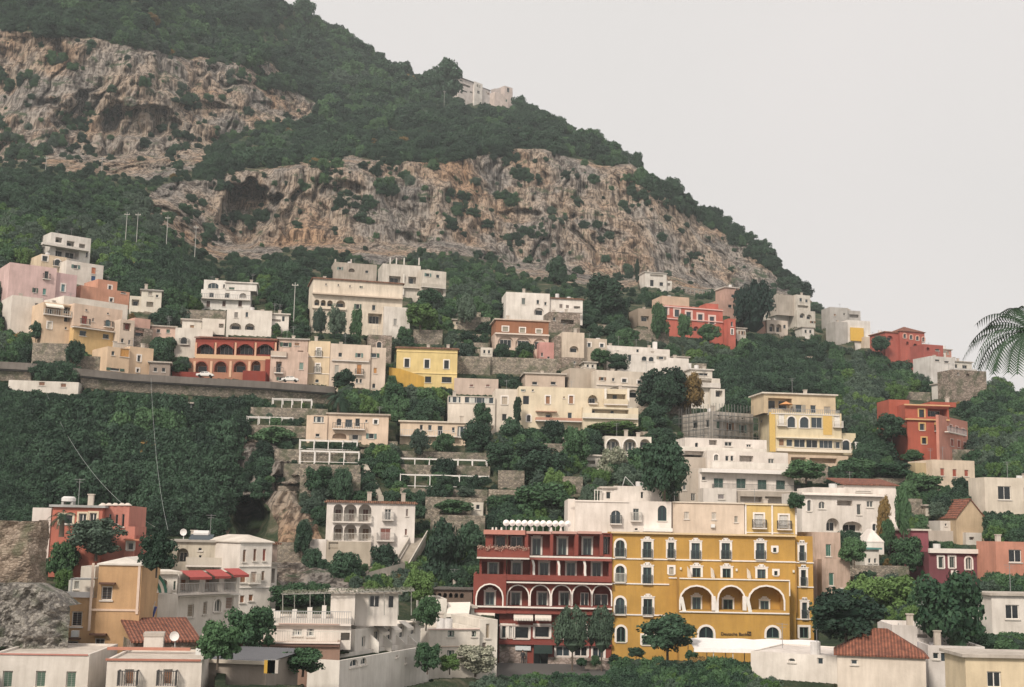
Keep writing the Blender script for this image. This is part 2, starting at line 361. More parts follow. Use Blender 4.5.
            mb.q((u0+t,s0+t,zr),(u0+t,yb_-t,zr),(u0+t,yb_-t,z1),(u0+t,s0+t,z1)); mb.q((u1-t,s0+t,zr),(u1-t,yb_-t,zr),(u1-t,yb_-t,z1),(u1-t,s0+t,z1))
            wo = mb.build(name, m, s.root)
            r = MB(); r.q((u0+t,s0+t,zr),(u1-t,s0+t,zr),(u1-t,yb_-t,zr),(u0+t,yb_-t,zr)); ro = r.build('roof', stucco(rc, .6), s.root)
        else:
            wo = mb.build(name, m, s.root)
            r = MB(); e = eave
            if roof == 'slab': r.box(u0-e, u1+e, s0-e, yb_+e, z1+.002, z1+.26); ro = r.build('roof', stucco(rc, .5), s.root)
            elif roof == 'lip': r.box(u0-e, u1+e, s0-e, yb_+e, z1+.002, z1+.2); r.box(u0-e*.3, u1+e*.3, s0-e*.3, yb_+e*.3, z1+.2, z1+.34); ro = r.build('roof', tile((.36,.17,.10), 'tile_edge'), s.root)
            elif roof in ('hip', 'whip'):
                a, b = (u0-e, s0-e), (u1+e, yb_+e); ins = min((b[0]-a[0]), (b[1]-a[1]))*.48; zt = z1 + hip
                if b[0]-a[0] >= b[1]-a[1]: p, q_ = (a[0]+ins, (a[1]+b[1])/2, zt), (b[0]-ins, (a[1]+b[1])/2, zt)
                else: p, q_ = ((a[0]+b[0])/2, a[1]+ins, zt), ((a[0]+b[0])/2, b[1]-ins, zt)
                A_, B_, C_, D_ = (a[0],a[1],z1+.01), (b[0],a[1],z1+.01), (b[0],b[1],z1+.01), (a[0],b[1],z1+.01)
                if b[0]-a[0] >= b[1]-a[1]: r.q(A_,B_,q_,p); r.q(B_,C_,q_); r.q(C_,D_,p,q_); r.q(D_,A_,p)
                else: r.q(A_,B_,p); r.q(B_,C_,q_,p); r.q(C_,D_,q_); r.q(D_,A_,p,q_)
                r.q(A_,B_,C_,D_)
                r.box(a[0],b[0],a[1],b[1],z1-.12,z1+.005)
                ro = r.build('roof', tile() if roof == 'hip' else stucco(rc, .3), s.root)
            elif roof == 'gable':                       # ridge runs into the hill
                mu = (u0+u1)/2; zt = z1 + hip
                r.q((u0-e,s0-e,z1),(mu,s0-e,zt),(mu,yb_+e,zt),(u0-e,yb_+e,z1)); r.q((u1+e,s0-e,z1),(mu,s0-e,zt),(mu,yb_+e,zt),(u1+e,yb_+e,z1))
                r.q((u0-e,s0-e,z1-.2),(mu,s0-e,zt-.2),(mu,s0-e,zt),(u0-e,s0-e,z1)); r.q((u1+e,s0-e,z1-.2),(mu,s0-e,zt-.2),(mu,s0-e,zt),(u1+e,s0-e,z1))
                ro = r.build('roof', tile(), s.root)
                g = MB(); g.q((u0,s0,z1),(u1,s0,z1),(mu,s0,zt-.05)); g.build('gable', m, s.root)
            elif roof == 'shed':                        # falls towards the viewer
                r.box(0,1,0,1,0,1); r.v = [(u0-e if a < .5 else u1+e, s0-e if b < .5 else yb_+e, z1 + (0 if b < .5 else hip) + .15*c) for a, b, c in r.v]
                ro = r.build('roof', tile(), s.root)
        QUADS.append((s.world(u0, s0, z1 - .1), s.X*(u1-u0), s.Y*dep, s.root.name.startswith(('retaining','terrace_wall'))))
        s.last = (u0, u1, z0, z1, s0)
        if roof in ('flat','slab','lip') and dep >= 5 and u1-u0 > 4 and s.D > 120 and not s.root.name.startswith(('retaining','hotel')):
            rg = random.Random(int(abs(u1*37 + z1*11 + s.D*5))); zt = z1 - (par if roof == 'flat' else -.34)
            for k in range(rg.choice((1,2,2,3))):
                x = rg.uniform(u0+.8, u1-.8); y = rg.uniform(s0+1.2, s0+dep-1.5); kd = rg.random()
                q = MB()
                if kd < .45: hh = rg.uniform(.7,1.3)+ (par if roof == 'flat' else 0); q.box(x-.3,x+.3,y-.25,y+.25,zt+.003,zt+hh); q.box(x-.38,x+.38,y-.33,y+.33,zt+hh+.002,zt+hh+.12); q.build('chimney', stucco((.60,.54,.48), .5), s.root)
                elif kd < .75: hh = rg.uniform(1.8,3.0); q.bar((x,y,zt),(x,y,zt+hh),.035); q.bar((x-.6,y,zt+hh-.1),(x+.6,y,zt+hh-.1),.025); q.bar((x-.4,y,zt+hh-.4),(x+.4,y,zt+hh-.4),.025); q.build('antenna', plain('antenna_metal', (.25,.25,.25), .5), s.root)
                elif kd < .88: q.cyl(x,y,zt+.003,zt+1.2,.5,.5,12); q.build('water_tank', plain('tank_white', (.62,.60,.58)), s.root)
                else: q.box(x-.45,x+.45,y-.2,y+.2,zt+.003,zt+.75); q.build('air_conditioner', plain('ac_white', (.66,.66,.64)), s.root)
        return wo
    def window(s, kind, U0, U1, V0, V1, o, P3):
        base = o.get('in', 0.0); w_, h_ = U1-U0, V1-V0
        dp = base + (0.0 if 'in' in o else .22)
        def box(mb, a, b, c, d, e, f):
            p = [P3(x, y, z) for x, y, z in ((a,c,e),(b,c,e),(b,d,e),(a,d,e),(a,c,f),(b,c,f),(b,d,f),(a,d,f))]
            i = len(mb.v); mb.v += p
            for q in ((0,3,2,1),(4,5,6,7),(0,1,5,4),(1,2,6,5),(2,3,7,6),(3,0,4,7)): mb.f.append(tuple(i+k for k in q))
        arch = 'a' in kind
        root = None; isdoor = 'd' in kind; big = s.D < 215
        if kind == 'g' and not big and w_ < 1.8 and 'in' not in o:
            v_ = random.random()
            if v_ < .22: kind = 'gh'; o = dict(o, sh=random.choice(((.05,.10,.07),(.20,.10,.05),(.12,.20,.18),(.30,.27,.22))))
            elif v_ < .36: kind = 's'; o = dict(o, sh=random.choice(((.06,.11,.08),(.24,.13,.07),(.34,.30,.25))))
        fr = o.get('fr', FRAME); big = s.D < 215
        def outline(x0, x1, v0, v1, n=8):
            if not arch: return [(x0,v0),(x0,v1),(x1,v1),(x1,v0)]
            ah = min((x1-x0)/2, (v1-v0)*.6); sp = v1-ah
            return [(x0,v0)] + [(x0+(x1-x0)*(1-math.cos(math.pi*i/n))/2, sp+ah*math.sin(math.pi*i/n)) for i in range(n+1)] + [(x1,v0)]
        if 'o' not in kind:
            f = MB(); t = min(.09 if big else .05, w_*.12)
            y0, y1 = dp-.07, dp-.01
            box(f, U0, U0+t, y0, y1, V0, V1); box(f, U1-t, U1, y0, y1, V0, V1); box(f, U0+t, U1-t, y0, y1, V1-t, V1)
            if not isdoor: box(f, U0+t, U1-t, y0, y1, V0, V0+t)
            if w_ > (.7 if big else 1.9) and not o.get('nomull'):
                nm = 1 if w_ < 2.2 else int(w_/1.1)
                for i in range(nm):
                    c = U0 + w_*(i+1)/(nm+1); box(f, c-t*.45, c+t*.45, y0, y1, V0+t, V1-t)
            root = f.build('door' if isdoor else 'window', plain('frame_%d%d%d' % (fr[0]*99, fr[1]*99, fr[2]*99), fr, .6), s.root)
            p = MB()
            sh = o.get('sh', None)
            if 's' in kind: # closed louvred shutters
                c = sh or s.sh; half = (U0+U1)/2
                for a, b in ((U0+t, half-.015), (half+.015, U1-t)):
                    nl = max(3, int(h_/.16)) if big else 1
                    for k in range(nl):
                        z_ = V0+t + (h_-2*t)*k/nl; zz = V0+t + (h_-2*t)*(k+1)/nl
                        box(p, a, b, dp-.10 + (.0 if nl == 1 else .0), dp-.03, z_, zz - (.03 if nl > 1 else 0))
                p.build('shutter', plain('shutter_%02d%02d%02d' % (c[0]*99, c[1]*99, c[2]*99), c, .7), root)
            else:
                box(p, U0+t*.6, U1-t*.6, dp-.035, dp-.012, V0+(.0 if isdoor else t*.6), V1-t*.6)
                p.build('pane', glass(min(o.get('g', random.choice((0,0,1,1,2))), 3 if big else 2)), root)
            if 'h' in kind: # open shutters folded back against the wall
                c = sh or s.sh; hh = MB(); hw = w_*.5
                box(hh, U0-hw-.02, U0-.02, base-.08, base-.03, V0, V1); box(hh, U1+.02, U1+hw+.02, base-.08, base-.03, V0, V1)
                hh.build('shutter', plain('shutter_%02d%02d%02d' % (c[0]*99, c[1]*99, c[2]*99), c, .7), root)
            if 'c' in kind: # curtain strip behind the glass line
                cc = MB(); box(cc, U0+w_*.15, U0+w_*.35, dp-.052, dp-.038, V0+.1, V1-.1); box(cc, U0+w_*.68, U0+w_*.85, dp-.052, dp-.038, V0+.1, V1-.1)
                cc.build('curtain', plain('curtain', (.5,.5,.46), .9), root)
        if 't' in kind:
            tw = o.get('tw', .22); tb = MB(); pr = base - .06
            A_ = outline(U0, U1, V0, V1); B_ = outline(U0-tw, U1+tw, V0, V1+tw)
            for i in range(len(A_)-1):
                a0, a1, b0, b1 = A_[i], A_[i+1], B_[i], B_[i+1]
                for y in (pr,): tb.q(P3(a0[0],y,a0[1]), P3(a1[0],y,a1[1]), P3(b1[0],y,b1[1]), P3(b0[0],y,b0[1]))
                tb.q(P3(b0[0],pr,b0[1]), P3(b1[0],pr,b1[1]), P3(b1[0],base+.02,b1[1]), P3(b0[0],base+.02,b0[1]))
                tb.q(P3(a0[0],pr,a0[1]), P3(a1[0],pr,a1[1]), P3(a1[0],base+.02,a1[1]), P3(a0[0],base+.02,a0[1]))
            if 'p' in kind:  # moulded crest over the window
                m_ = (U0+U1)/2
                box(tb, U0-tw*1.3, U1+tw*1.3, base-.12, base-.061, V1+tw*.8, V1+tw*1.25)
                for i, (dx, r_) in enumerate(((-w_*.32,.12),(0,.24),(w_*.32,.12))):
                    box(tb, m_+dx-r_*1.2, m_+dx+r_*1.2, base-.10, base-.062, V1+tw*1.25+.003, V1+tw*1.25+r_*1.3)
            tc_ = o.get('tc', (.80,.74,.68))
            tb.build('surround', plain('trim_%02d%02d%02d' % (tc_[0]*99, tc_[1]*99, tc_[2]*99), tc_, .8), root or s.root)
        if root and 'o' not in kind and not isdoor and 'in' not in o:
            sb = MB(); box(sb, U0-.12, U1+.12, base-.12, base+.05, V0-.12, V0-.005); sb.build('sill', plain('sill', (.62,.57,.51), .8), root)
        if 'b' in kind:
            bw = o.get('bw', .35); bd = o.get('bd', .9); sb = MB(); ry = V0
            box(sb, U0-bw, U1+bw, base-bd, base-.002, ry-.16, ry-.01)
            bo = sb.build('balcony', plain('balcony_slab', (.66,.61,.55), .8), s.root)
            rl = MB(); hh = 1.0; st = .16 if big else .3
            n = max(2, int((U1-U0+2*bw)/st)); th = .022 if big else .035
            for i in range(n+1):
                x = U0-bw + .03 + (U1-U0+2*bw-.06)*i/n; box(rl, x-th, x+th, base-bd+.03, base-bd+.03+2*th, ry, ry+hh)
            n2 = max(1, int(bd/st))
            for i in range(n2):
                y = base-bd+.1 + (bd-.1)*i/n2
                for x in (U0-bw+.03, U1+bw-.03): box(rl, x-th, x+th, y, y+2*th, ry, ry+hh)
            box(rl, U0-bw, U1+bw, base-bd+.01, base-bd+.09, ry+hh+.002, ry+hh+.06)
            for x in (U0-bw, U1+bw-.07): box(rl, x, x+.07, base-bd+.092, base, ry+hh+.003, ry+hh+.06)
            rc = o.get('rc', (.06,.06,.06)); rl.build('railing', plain('iron_%02d' % (rc[0]*99), rc, .6), bo)
        if 'w' in kind: # awning
            aw = MB(); ad = o.get('ad', 1.2); z = V1+.15
            aw.q(P3(U0-.2,base-.02,z+.35), P3(U1+.2,base-.02,z+.35), P3(U1+.2,base-ad,z-.25), P3(U0-.2,base-ad,z-.25))
            aw.q(P3(U0-.2,base-ad,z-.25), P3(U1+.2,base-ad,z-.25), P3(U1+.2,base-ad,z-.5), P3(U0-.2,base-ad,z-.5))
            aw.q(P3(U0-.2,base-.02,z+.30), P3(U1+.2,base-.02,z+.30), P3(U1+.2,base-ad,z-.30), P3(U0-.2,base-ad,z-.30))
            ac = o.get('ac', (.7,.66,.58)); aw.build('awning', plain('awning_%02d%02d' % (ac[0]*99, ac[1]*99), ac, .8), s.root)
    def bar(s, x0, y0, x1, y1, h, s0=0.0, out=.3, col=(.78,.73,.67), name='cornice', over=0):
        """a moulding, ledge or parapet between two points of the front; h in crop pixels"""
        a = s.loc(cx(x0), cy(y0), 'y', s0); b = s.loc(cx(x1), cy(y1), 'y', s0); hh = h / CR[2] * s.D / FPX
        z = (a[2] + b[2]) / 2
        mb = MB(); mb.box(a[0]-over, b[0]+over, s0-out, s0-.002, z-hh/2, z+hh/2)
        return mb.build(name, plain('trim_%02d%02d%02d' % (col[0]*99, col[1]*99, col[2]*99), col, .85), s.root)
    def rail(s, x0, x1, y, s0=0.0, out=1.4, h=1.0, solid=None, col=(.10,.10,.10), slab=(.68,.62,.56), name='balcony', thick=.2):
        """a long balcony or terrace edge; y = floor line in the crop"""
        a = s.loc(cx(x0), cy(y), 'y', s0-out); b = s.loc(cx(x1), cy(y), 'y', s0-out)
        mid = s.loc(cx((x0+x1)/2), cy(y), 'y', s0-out)
        z = mid[2]; mb = MB(); mb.box(a[0], b[0], s0-out, s0-.003, z-thick, z)
        o = mb.build(name, plain('slab_%02d%02d%02d' % (slab[0]*99, slab[1]*99, slab[2]*99), slab, .85), s.root)
        r = MB(); y0 = s0-out
        if solid:
            r.box(a[0], b[0], y0, y0+.15, z+.002, z+h); r.box(a[0], a[0]+.15, y0+.15, s0-.003, z+.002, z+h); r.box(b[0]-.15, b[0], y0+.15, s0-.003, z+.002, z+h)
            r.build('parapet', stucco(solid, .3), o)
        else:
            st = .2 if s.D < 215 else .4; th = .02 if s.D < 215 else .035
            n = max(2, int((b[0]-a[0])/st))
            for i in range(n+1):
                x = a[0]+.03 + (b[0]-a[0]-.06)*i/n; r.box(x-th, x+th, y0+.03, y0+.03+2*th, z, z+h)
            r.box(a[0], b[0], y0+.01, y0+.09, z+h+.002, z+h+.06)
            for i in range(int(out/st)):
                for x in (a[0]+.03, b[0]-.03): r.box(x-th, x+th, y0+.1+i*st, y0+.1+i*st+2*th, z, z+h)
            r.build('railing', plain('iron_%02d' % (col[0]*99), col, .6), o)
        return o
    def box(s, name, x0, x1, yt, yb, s0, dep, col, rough=.8, parent=None, mat=None):
        """a free-standing piece (chimney, canopy, pillar) in the plane local y = s0"""
        a = s.loc(cx(x0), cy((yt+yb)/2), 'y', s0); b = s.loc(cx(x1), cy((yt+yb)/2), 'y', s0)
        z1 = s.loc(cx((x0+x1)/2), cy(yt), 'y', s0)[2]; z0 = s.loc(cx((x0+x1)/2), cy(yb), 'y', s0)[2]
        mb = MB(); mb.box(a[0], b[0], s0, s0+dep, z0, z1)
        return mb.build(name, mat or plain('c_%02d%02d%02d' % (col[0]*99, col[1]*99, col[2]*99), col, rough), parent or s.root)
def row(kind, n, x0, y0, x1, y1, w, h, o=None):
    return [(kind, x0 + (x1-x0)*i/max(1, n-1), y0 + (y1-y0)*i/max(1, n-1), w, h, o or {}) for i in range(n)]
# ================================================================== THE TWO GREAT FRONTS: red hotel and ochre hotel
OX = (.25,.060,.045); OC = (.55,.32,.075); PINK = (.66,.42,.38); CREAM = (.72,.58,.42); PEACH = (.70,.46,.30)
GD = (.03,.09,.075)
crop('N')
b = Bld('hotel', 'dark red hotel with white mouldings, arcaded terraces and white parasols on its roof', 'hotel', 300, 590, 0, D=160, short='the dark red hotel', col=OX, dirt=.3)
DT = dict(fr=(.20,.26,.23), tc=(.78,.72,.66), tw=.2)
body = []
# top floor bays
body += [('o',165,222,140,52,{'deep':1.9})]
for c in (288, 375, 467): body.append(('o',c,236,76,78,{'deep':1.7}))
body.append(('o',528,232,30,74,{'deep':1.7}))
body += [('tp',148,226,32,44,{'in':1.85,**DT})]
for i, c in enumerate((277,370,460)): body.append(('dtp',c,241,30,60,{'in':1.65,**DT,'g':1}))
# second floor, one long loggia between fins
for a, c in ((118,88),(212,84),(306,86),(403,86),(496,84)): body.append(('o',a,322,c,72,{'deep':1.9}))
for c in (120,205,304,401,494): body.append(('dtp',c,328,31,58,{'in':1.85,**DT,'g':1}))
# arcade
for a, c in ((210,74),(290,68),(367,68),(441,66),(513,66)): body.append(('aot',a,419,c,74,{'deep':1.9,'tw':.16}))
for c in (202,298,378): body.append(('dt',c,430,32,46,{'in':1.85,**DT}))
body += [('d',450,430,30,46,{'in':1.85}),('d',510,432,50,40,{'in':1.85,'g':0})]
# restaurant floor and shops
body += [('t',222,552,54,44,{'g':0,'nomull':1}),('t',297,548,54,44,{'g':0,'nomull':1}),('t',382,548,40,50,{'g':0}),('t',440,548,36,48,{'g':0}),('t',500,548,36,48,{'g':0}),('st',185,548,16,44,{'sh':(.7,.68,.63)})]
body += [('d',232,640,22,52,{'fr':(.6,.6,.58)}),('t',372,620,50,36,{'fr':(.72,.7,.66)}),('t',437,620,46,36,{}),('d',292,636,52,58,{'fr':(.03,.06,.05),'g':0}),('t',500,625,40,40,{})]
b.block(168, 549, 188, 700, 12, 0, body, sink=1, roofcol=(.42,.35,.31))
b.block(92, 167, 188, 282, 12, .01, [('o',148,224,100,50,{'deep':1.8})][:0] + [('o',142,222,46,50,{'deep':1.9}),('tp',146,226,30,42,{'in':1.85,**DT})], name='terrace_block', zb=None, sink=0)
b.block(70, 167, 283, 372, 12, .02, [('o',118,322,78,72,{'deep':1.9}),('dtp',120,328,31,58,{'in':1.85,**DT})], name='side_block', sink=0)
b.block(48, 167, 340, 460, 13.5, -.8, [('aot',107,417,92,78,{'deep':1.9,'tw':.16}),('tp',108,429,32,48,{'in':1.85,**DT})], name='side_block', sink=0)
b.block(40, 167, 461, 482, 13.6, -.9, [], name='side_block', sink=0)
b.block(140, 167, 482, 700, 12, .03, [('t',160,548,18,46,{}),('d',152,630,14,50,{'g':2})], name='side_block', sink=1)
b.bar(86, 188, 236, 190, 16, out=.6, col=(.50,.22,.17), name='cornice')
for a, c in ((240,330),(332,422),(424,512)): b.bar(a, 190, c, 190, 9, out=.35, col=(.52,.30,.25), name='cornice')
for x in (240, 331, 422, 512): b.box('pier', x-6, x+6, 196, 274, -.3, .29, OX, mat=b.mat)
b.bar(62, 282, 250, 282, 5, out=2.0, col=(.72,.66,.6)); b.box('flower_parapet', 62, 252, 246, 279, -1.9, .18, OX, mat=stucco((.27,.07,.052), .3))
b.bar(252, 276, 548, 282, 6, out=.35, col=(.72,.66,.6)); b.bar(252, 285, 548, 289, 8, out=.3, col=(.30,.09,.07))
b.bar(165, 369, 549, 376, 5, out=.75, col=(.72,.66,.6)); b.box('parapet', 165, 549, 345, 366, -.7, .15, OX, mat=b.mat)
b.bar(50, 384, 166, 384, 4, s0=-.8, out=.12, col=(.72,.66,.6)) if False else None
b.bar(38, 456, 549, 466, 5, s0=-.9, out=.4, col=(.78,.72,.66)); b.box('balcony_slab', 168, 549, 459, 486, -.9, .88, OX, mat=b.mat)
b.bar(140, 588, 549, 592, 12, out=.5, col=(.22,.05,.04)); b.bar(140, 528, 549, 530, 5, out=.1, col=(.6,.5,.45))
b.box('stone_facing', 142, 240, 596, 700, -.08, .06, (.4,.3,.26), mat=stone('pale_stone', (.30,.24,.21), (.44,.36,.32), 1.5))
b.box('stone_facing', 318, 349, 640, 700, -.08, .06, (.4,.3,.26), mat=stone('pale_stone')); b.box('stone_facing', 340, 548, 642, 700, -.1, .06, (.4,.3,.26), mat=stone('pale_stone'))
for x0, x1, y in ((50,126,484),(194,264,494),(271,330,494)):
    a = b.loc(cx(x0), cy(y), 'y', -1.0); c = b.loc(cx(x1), cy(y), 'y', -1.0); m = MB(); n = 12
    for i in range(n):
        xa = a[0]+(c[0]-a[0])*i/n; xb = a[0]+(c[0]-a[0])*(i+1)/n
        m.q((xa,-.02,a[2]+.5),(xb,-.02,a[2]+.5),(xb,-1.5,a[2]-.1),(xa,-1.5,a[2]-.1))
        m.q((xa,-1.5,a[2]-.1),(xb,-1.5,a[2]-.1),(xb-.02,-1.52,a[2]-.35),((xa+xb)/2,-1.52,a[2]-.5),(xa+.02,-1.52,a[2]-.35))
    m.build('awning', plain('awning_cream', (.74,.68,.6), .8), b.root)
for x in (262, 353, 447): # curved fins on the second floor
    a = b.loc(cx(x), cy(310), 'y', -.1); m = MB(); pts = []
    for k in range(7): t = k/6; pts.append((a[0]-.25+.55*t+.12*math.sin(t*6), -.15, a[2]+.9-2.6*t))
    for k in range(6):
        p, q = pts[k], pts[k+1]; m.q(p, q, (q[0]+.28,q[1],q[2]), (p[0]+.28,p[1],p[2])); m.q(p, q, (q[0],q[1]+.8,q[2]), (p[0],p[1]+.8,p[2]))
    m.build('divider', plain('fin', (.76,.72,.66)), b.root)
# shop sign, pale board
b.box('shop_sign', 200, 256, 600, 616, -.3, .18, (.62,.66,.68))
b.box('dark_canopy', 268, 334, 598, 628, -1.1, 1.0, (.02,.04,.035)); redhotel = b
for x in range(178, 540, 52): # little lamps on the arcade piers
    pass
crop('O')
b = Bld('hotel', 'long ochre hotel with white window surrounds and a three arched loggia', 'hotel', 380, 590, 0, D=160.2, short='the ochre yellow hotel', col=OC, dirt=.3)
W2 = dict(fr=(.10,.17,.15), tc=(.80,.74,.68), tw=.26, rc=(.05,.06,.06))
ww = []
for y in (247, 339, 455): ww.append(('atb',73,y,32,60 if y != 339 else 58,{**W2,'bw':.12,'bd':.35,'rc':(.05,.06,.06) if y != 339 else (.6,.57,.5)}))
ww.append(('at',76,558,32,56,W2))
ww += [('dtpb',171,252,30,58,{**W2,'bw':.1,'bd':.35}),('dtpb',171,345,30,58,{**W2,'bw':.1,'bd':.35}),('dtpb',173,460,32,60,{**W2,'bw':.1,'bd':.35}),('t',178,580,50,34,W2)]
ww += [('dtpb',257,254,22,56,{**W2,'bw':.1,'bd':.35}),('st',258,328,15,26,{**W2,'sh':(.55,.5,.42)})]
for x in (346, 455, 580): ww.append(('dtpb',x,257,30,58,{**W2,'bw':.1,'bd':.35}))
for x, y in ((349,336),(458,338),(584,341)): ww.append(('tp',x,y,30,36,W2))
ww += [('t',632,253,12,16,{**W2,'g':0}),('t',636,337,12,16,{**W2,'g':0}),('t',612,338,1,1,{})]
b.block(40, 708, 193, 640, 16, 0, ww, name='wall', sink=6, roofcol=(.45,.40,.36))
b.block(708.5, 772, 203, 640, 14, .6, [('dtpb',731,264,18,56,{**W2,'bw':.1,'bd':.3}),('dtpb',736,354,18,58,{**W2,'bw':.1,'bd':.3}),('dtpb',740,472,18,58,{**W2,'bw':.1,'bd':.3}),('t',738,552,32,40,W2)], name='side_block', sink=6)
lg = []
for c, w_ in ((350,116),(475,92),(602,124)): lg.append(('aot',c,428,w_,86,{'deep':2.3,'tw':.2}))
for c, y, w_, h_ in ((349,446,30,44),(463,452,34,40),(595,457,30,40)): lg.append(('dtp',c,y,w_,h_,{'in':2.25,**W2,'tw':.18}))
lg += [('at',384,552,52,44,{**W2,'g':1}),('at',625,552,46,40,{**W2,'g':1})]
b.block(287, 686, 356, 640, 2.4, -2.42, lg, name='loggia_block', sink=6, par=.3)
tw = (.80,.74,.68)
b.bar(40, 191, 708, 201, 6, out=.45, col=(.66,.50,.30)); b.bar(40, 283, 708, 297, 4.5, out=.14, col=tw); b.bar(708, 297, 772, 301, 4, s0=.6, out=.14, col=tw); b.bar(708, 385, 772, 389, 4, s0=.6, out=.14, col=tw)
b.bar(42, 371, 250, 380, 4.5, out=.14, col=tw); b.bar(42, 486, 286, 490, 4.5, out=.14, col=tw); b.bar(708, 502, 776, 504, 4, s0=.6, out=.14, col=tw)
b.bar(287, 355, 686, 364, 4, s0=-2.42, out=.16, col=tw); b.bar(287, 477, 684, 482, 4.5, s0=-2.42, out=.2, col=tw); b.box('trim_post', 684, 688, 366, 420, -2.5, .07, tw)
b.box('trim_post', 708, 712, 300, 480, -.05, .04, (.36,.19,.05)); b.bar(248, 353, 288, 355, 4, out=.14, col=tw)
for x in (408, 520): b.box('pier', x-4, x+10, 420, 472, -2.6, .15, tw)
for x in (296, 414, 534): # leaning white dividers on the loggia
    a = b.loc(cx(x), cy(450), 'y', -2.5); m = MB(); z = a[2]
    m.q((a[0]-.25,-2.5,z+.9),(a[0]+.15,-2.5,z+.9),(a[0]+.55,-2.5,z-.9),(a[0]+.1,-2.5,z-.9)); m.q((a[0]+.15,-2.5,z+.9),(a[0]+.15,-1.6,z+.9),(a[0]+.55,-1.6,z-.9),(a[0]+.55,-2.5,z-.9))
    m.build('divider', plain('fin'if'fin'in MATS else'fin', (.76,.72,.66)), b.root)
for x, y in ((318,338),(403,341),(534,345)):
    a = b.loc(cx(x), cy(y), 'y', -.02); m = MB(); z = a[2]
    m.q((a[0]-.1,-.02,z+.9),(a[0]+.15,-.9,z+.5),(a[0]+.35,-1.1,z-.9),(a[0]-.05,-.02,z-.9)); m.build('divider', plain('fin', (.76,.72,.66)), b.root)
# wall lamps
m = MB()
for x, y in ((292,320),(405,325),(494,325),(700,330)):
    a = b.loc(cx(x), cy(y), 'y', -.15); m.box(a[0]-.1, a[0]+.1, -.25, -.003, a[2]-.15, a[2]+.15)
m.build('wall_lamp', plain('lamp_glass', (.75,.7,.6)), b.root)
# bronze letters of the bank on the front
def letters(txt, size, mat, parent, loc, rot=(R(90), 0, 0), name='lettering', ext=.03):
    cu = bpy.data.curves.new(name, 'FONT'); cu.body = txt; cu.size = size; cu.extrude = ext; cu.align_x = 'CENTER'; cu.align_y = 'CENTER'
    o = bpy.data.objects.new(name, cu); scene.collection.objects.link(o); bpy.context.view_layer.update()
    me = bpy.data.meshes.new_from_object(o); bpy.data.objects.remove(o); bpy.data.curves.remove(cu)
    q = bpy.data.objects.new(name, me); me.materials.clear(); me.materials.append(mat); scene.collection.objects.link(q); q.parent = parent; q.location = loc; q.rotation_euler = rot
    return q
crop('V'); a = b.loc(cx(348), cy(247), 'y', -2.5)
letters('Deutsche Bank', .52, plain('dark_letters', (.03,.02,.02)), b.root, a)
c = b.loc(cx(503), cy(240), 'y', -2.5); m = MB(); k = .22
for x0,x1,z0,z1 in ((-k,k,k-.07,k),(-k,k,-k,-k+.07),(-k,-k+.07,-k+.07,k-.07),(k-.07,k,-k+.07,k-.07)): m.box(c[0]+x0,c[0]+x1,-2.54,-2.45,c[2]+z0,c[2]+z1)
m.q((c[0]-.12,-2.52,c[2]-.14),(c[0]-.04,-2.52,c[2]-.14),(c[0]+.13,-2.52,c[2]+.14),(c[0]+.05,-2.52,c[2]+.14)); m.build('logo', plain('dark_letters', (.03,.02,.02)), b.root)
# white and cream storeys stepped back over the hotels
crop('W')
b = Bld('house', 'white house above the ochre hotel with an arched dark green window', 'house', 380, 400, 0, D=167, short='the white house above the ochre hotel', col=(.80,.74,.69))
b.block(96, 713, 197, 400, 12, 0, [('adb',357,300,64,84,{'fr':(.5,.5,.47),'tw':.1,'rc':(.05,.05,.05),'bd':.6,'bw':.1}),('db',486,285,36,76,{'fr':(.3,.33,.3),'rc':(.5,.48,.44),'bd':.6}),('a',654,276,56,98,{'fr':(.02,.07,.06),'g':1}),('a',488,379,22,16,{'g':0})], left=[], sink=2)
b.block(50, 95.5, 185, 400, 11, 1, [], name='side_block', sink=2)
b.bar(50, 200, 440, 204, 5, out=.12, s0=0, col=(.7,.64,.58)); b.bar(530, 380, 716, 385, 22, out=.8, col=(.8,.75,.7), name='white_canopy')
b.block(345, 655, 104, 197, 6, 3.5, [('d',525,160,16,40,{'g':0}),('',1,1,1,1)], name='roof_terrace_block', sink=.5)
b.block(270, 345, 118, 197, 5, 3.6, [('d',310,160,30,44,{'g':0})], name='roof_terrace_block', sink=.5, roof='slab')
for x in (222, 240, 262): b.box('post', x-2, x+2, 130, 195, 3, .12, (.7,.66,.6))
b.box('beam', 218, 272, 126, 131, 3, .15, (.7,.66,.6))
a = b.loc(cx(400), cy(100), 'y', 4); c = b.loc(cx(418), cy(42), 'y', 4); d = b.loc(cx(478), cy(104), 'y', 4); m = MB(); m.bar(a, c, .05); m.bar(c, d, .05); m.build('antenna_frame', plain('pale_metal', (.6,.6,.58), .5), b.root)
crop('O')
b = Bld('house', 'plain pale pink house in the middle of the row above the ochre hotel', 'house', 390, 190, 0, D=167.5, short='the pale pink plain house above the ochre hotel', col=(.72,.60,.49))
b.block(262, 522, 80, 193, 12, 0, [('s',313,128,16,26,{'sh':(.6,.55,.48)}),('s',412,130,16,26,{'sh':(.6,.55,.48)}),('s',492,142,12,22,{'sh':(.35,.33,.28)})], sink=2, par=.2)
b.bar(262, 80, 522, 84, 4, out=.2, col=(.7,.62,.52)); b.box('air_conditioner', 402, 416, 160, 172, -.4, .38, (.7,.7,.68)); b.box('downpipe', 258, 261, 84, 190, -.15, .13, (.16,.12,.10))
b = Bld('house', 'small yellow fronted house with two white doors and iron balconies above the ochre hotel', 'house', 615, 195, 0, D=167.8, short='the small yellow house with two balconies', col=(.70,.50,.19))
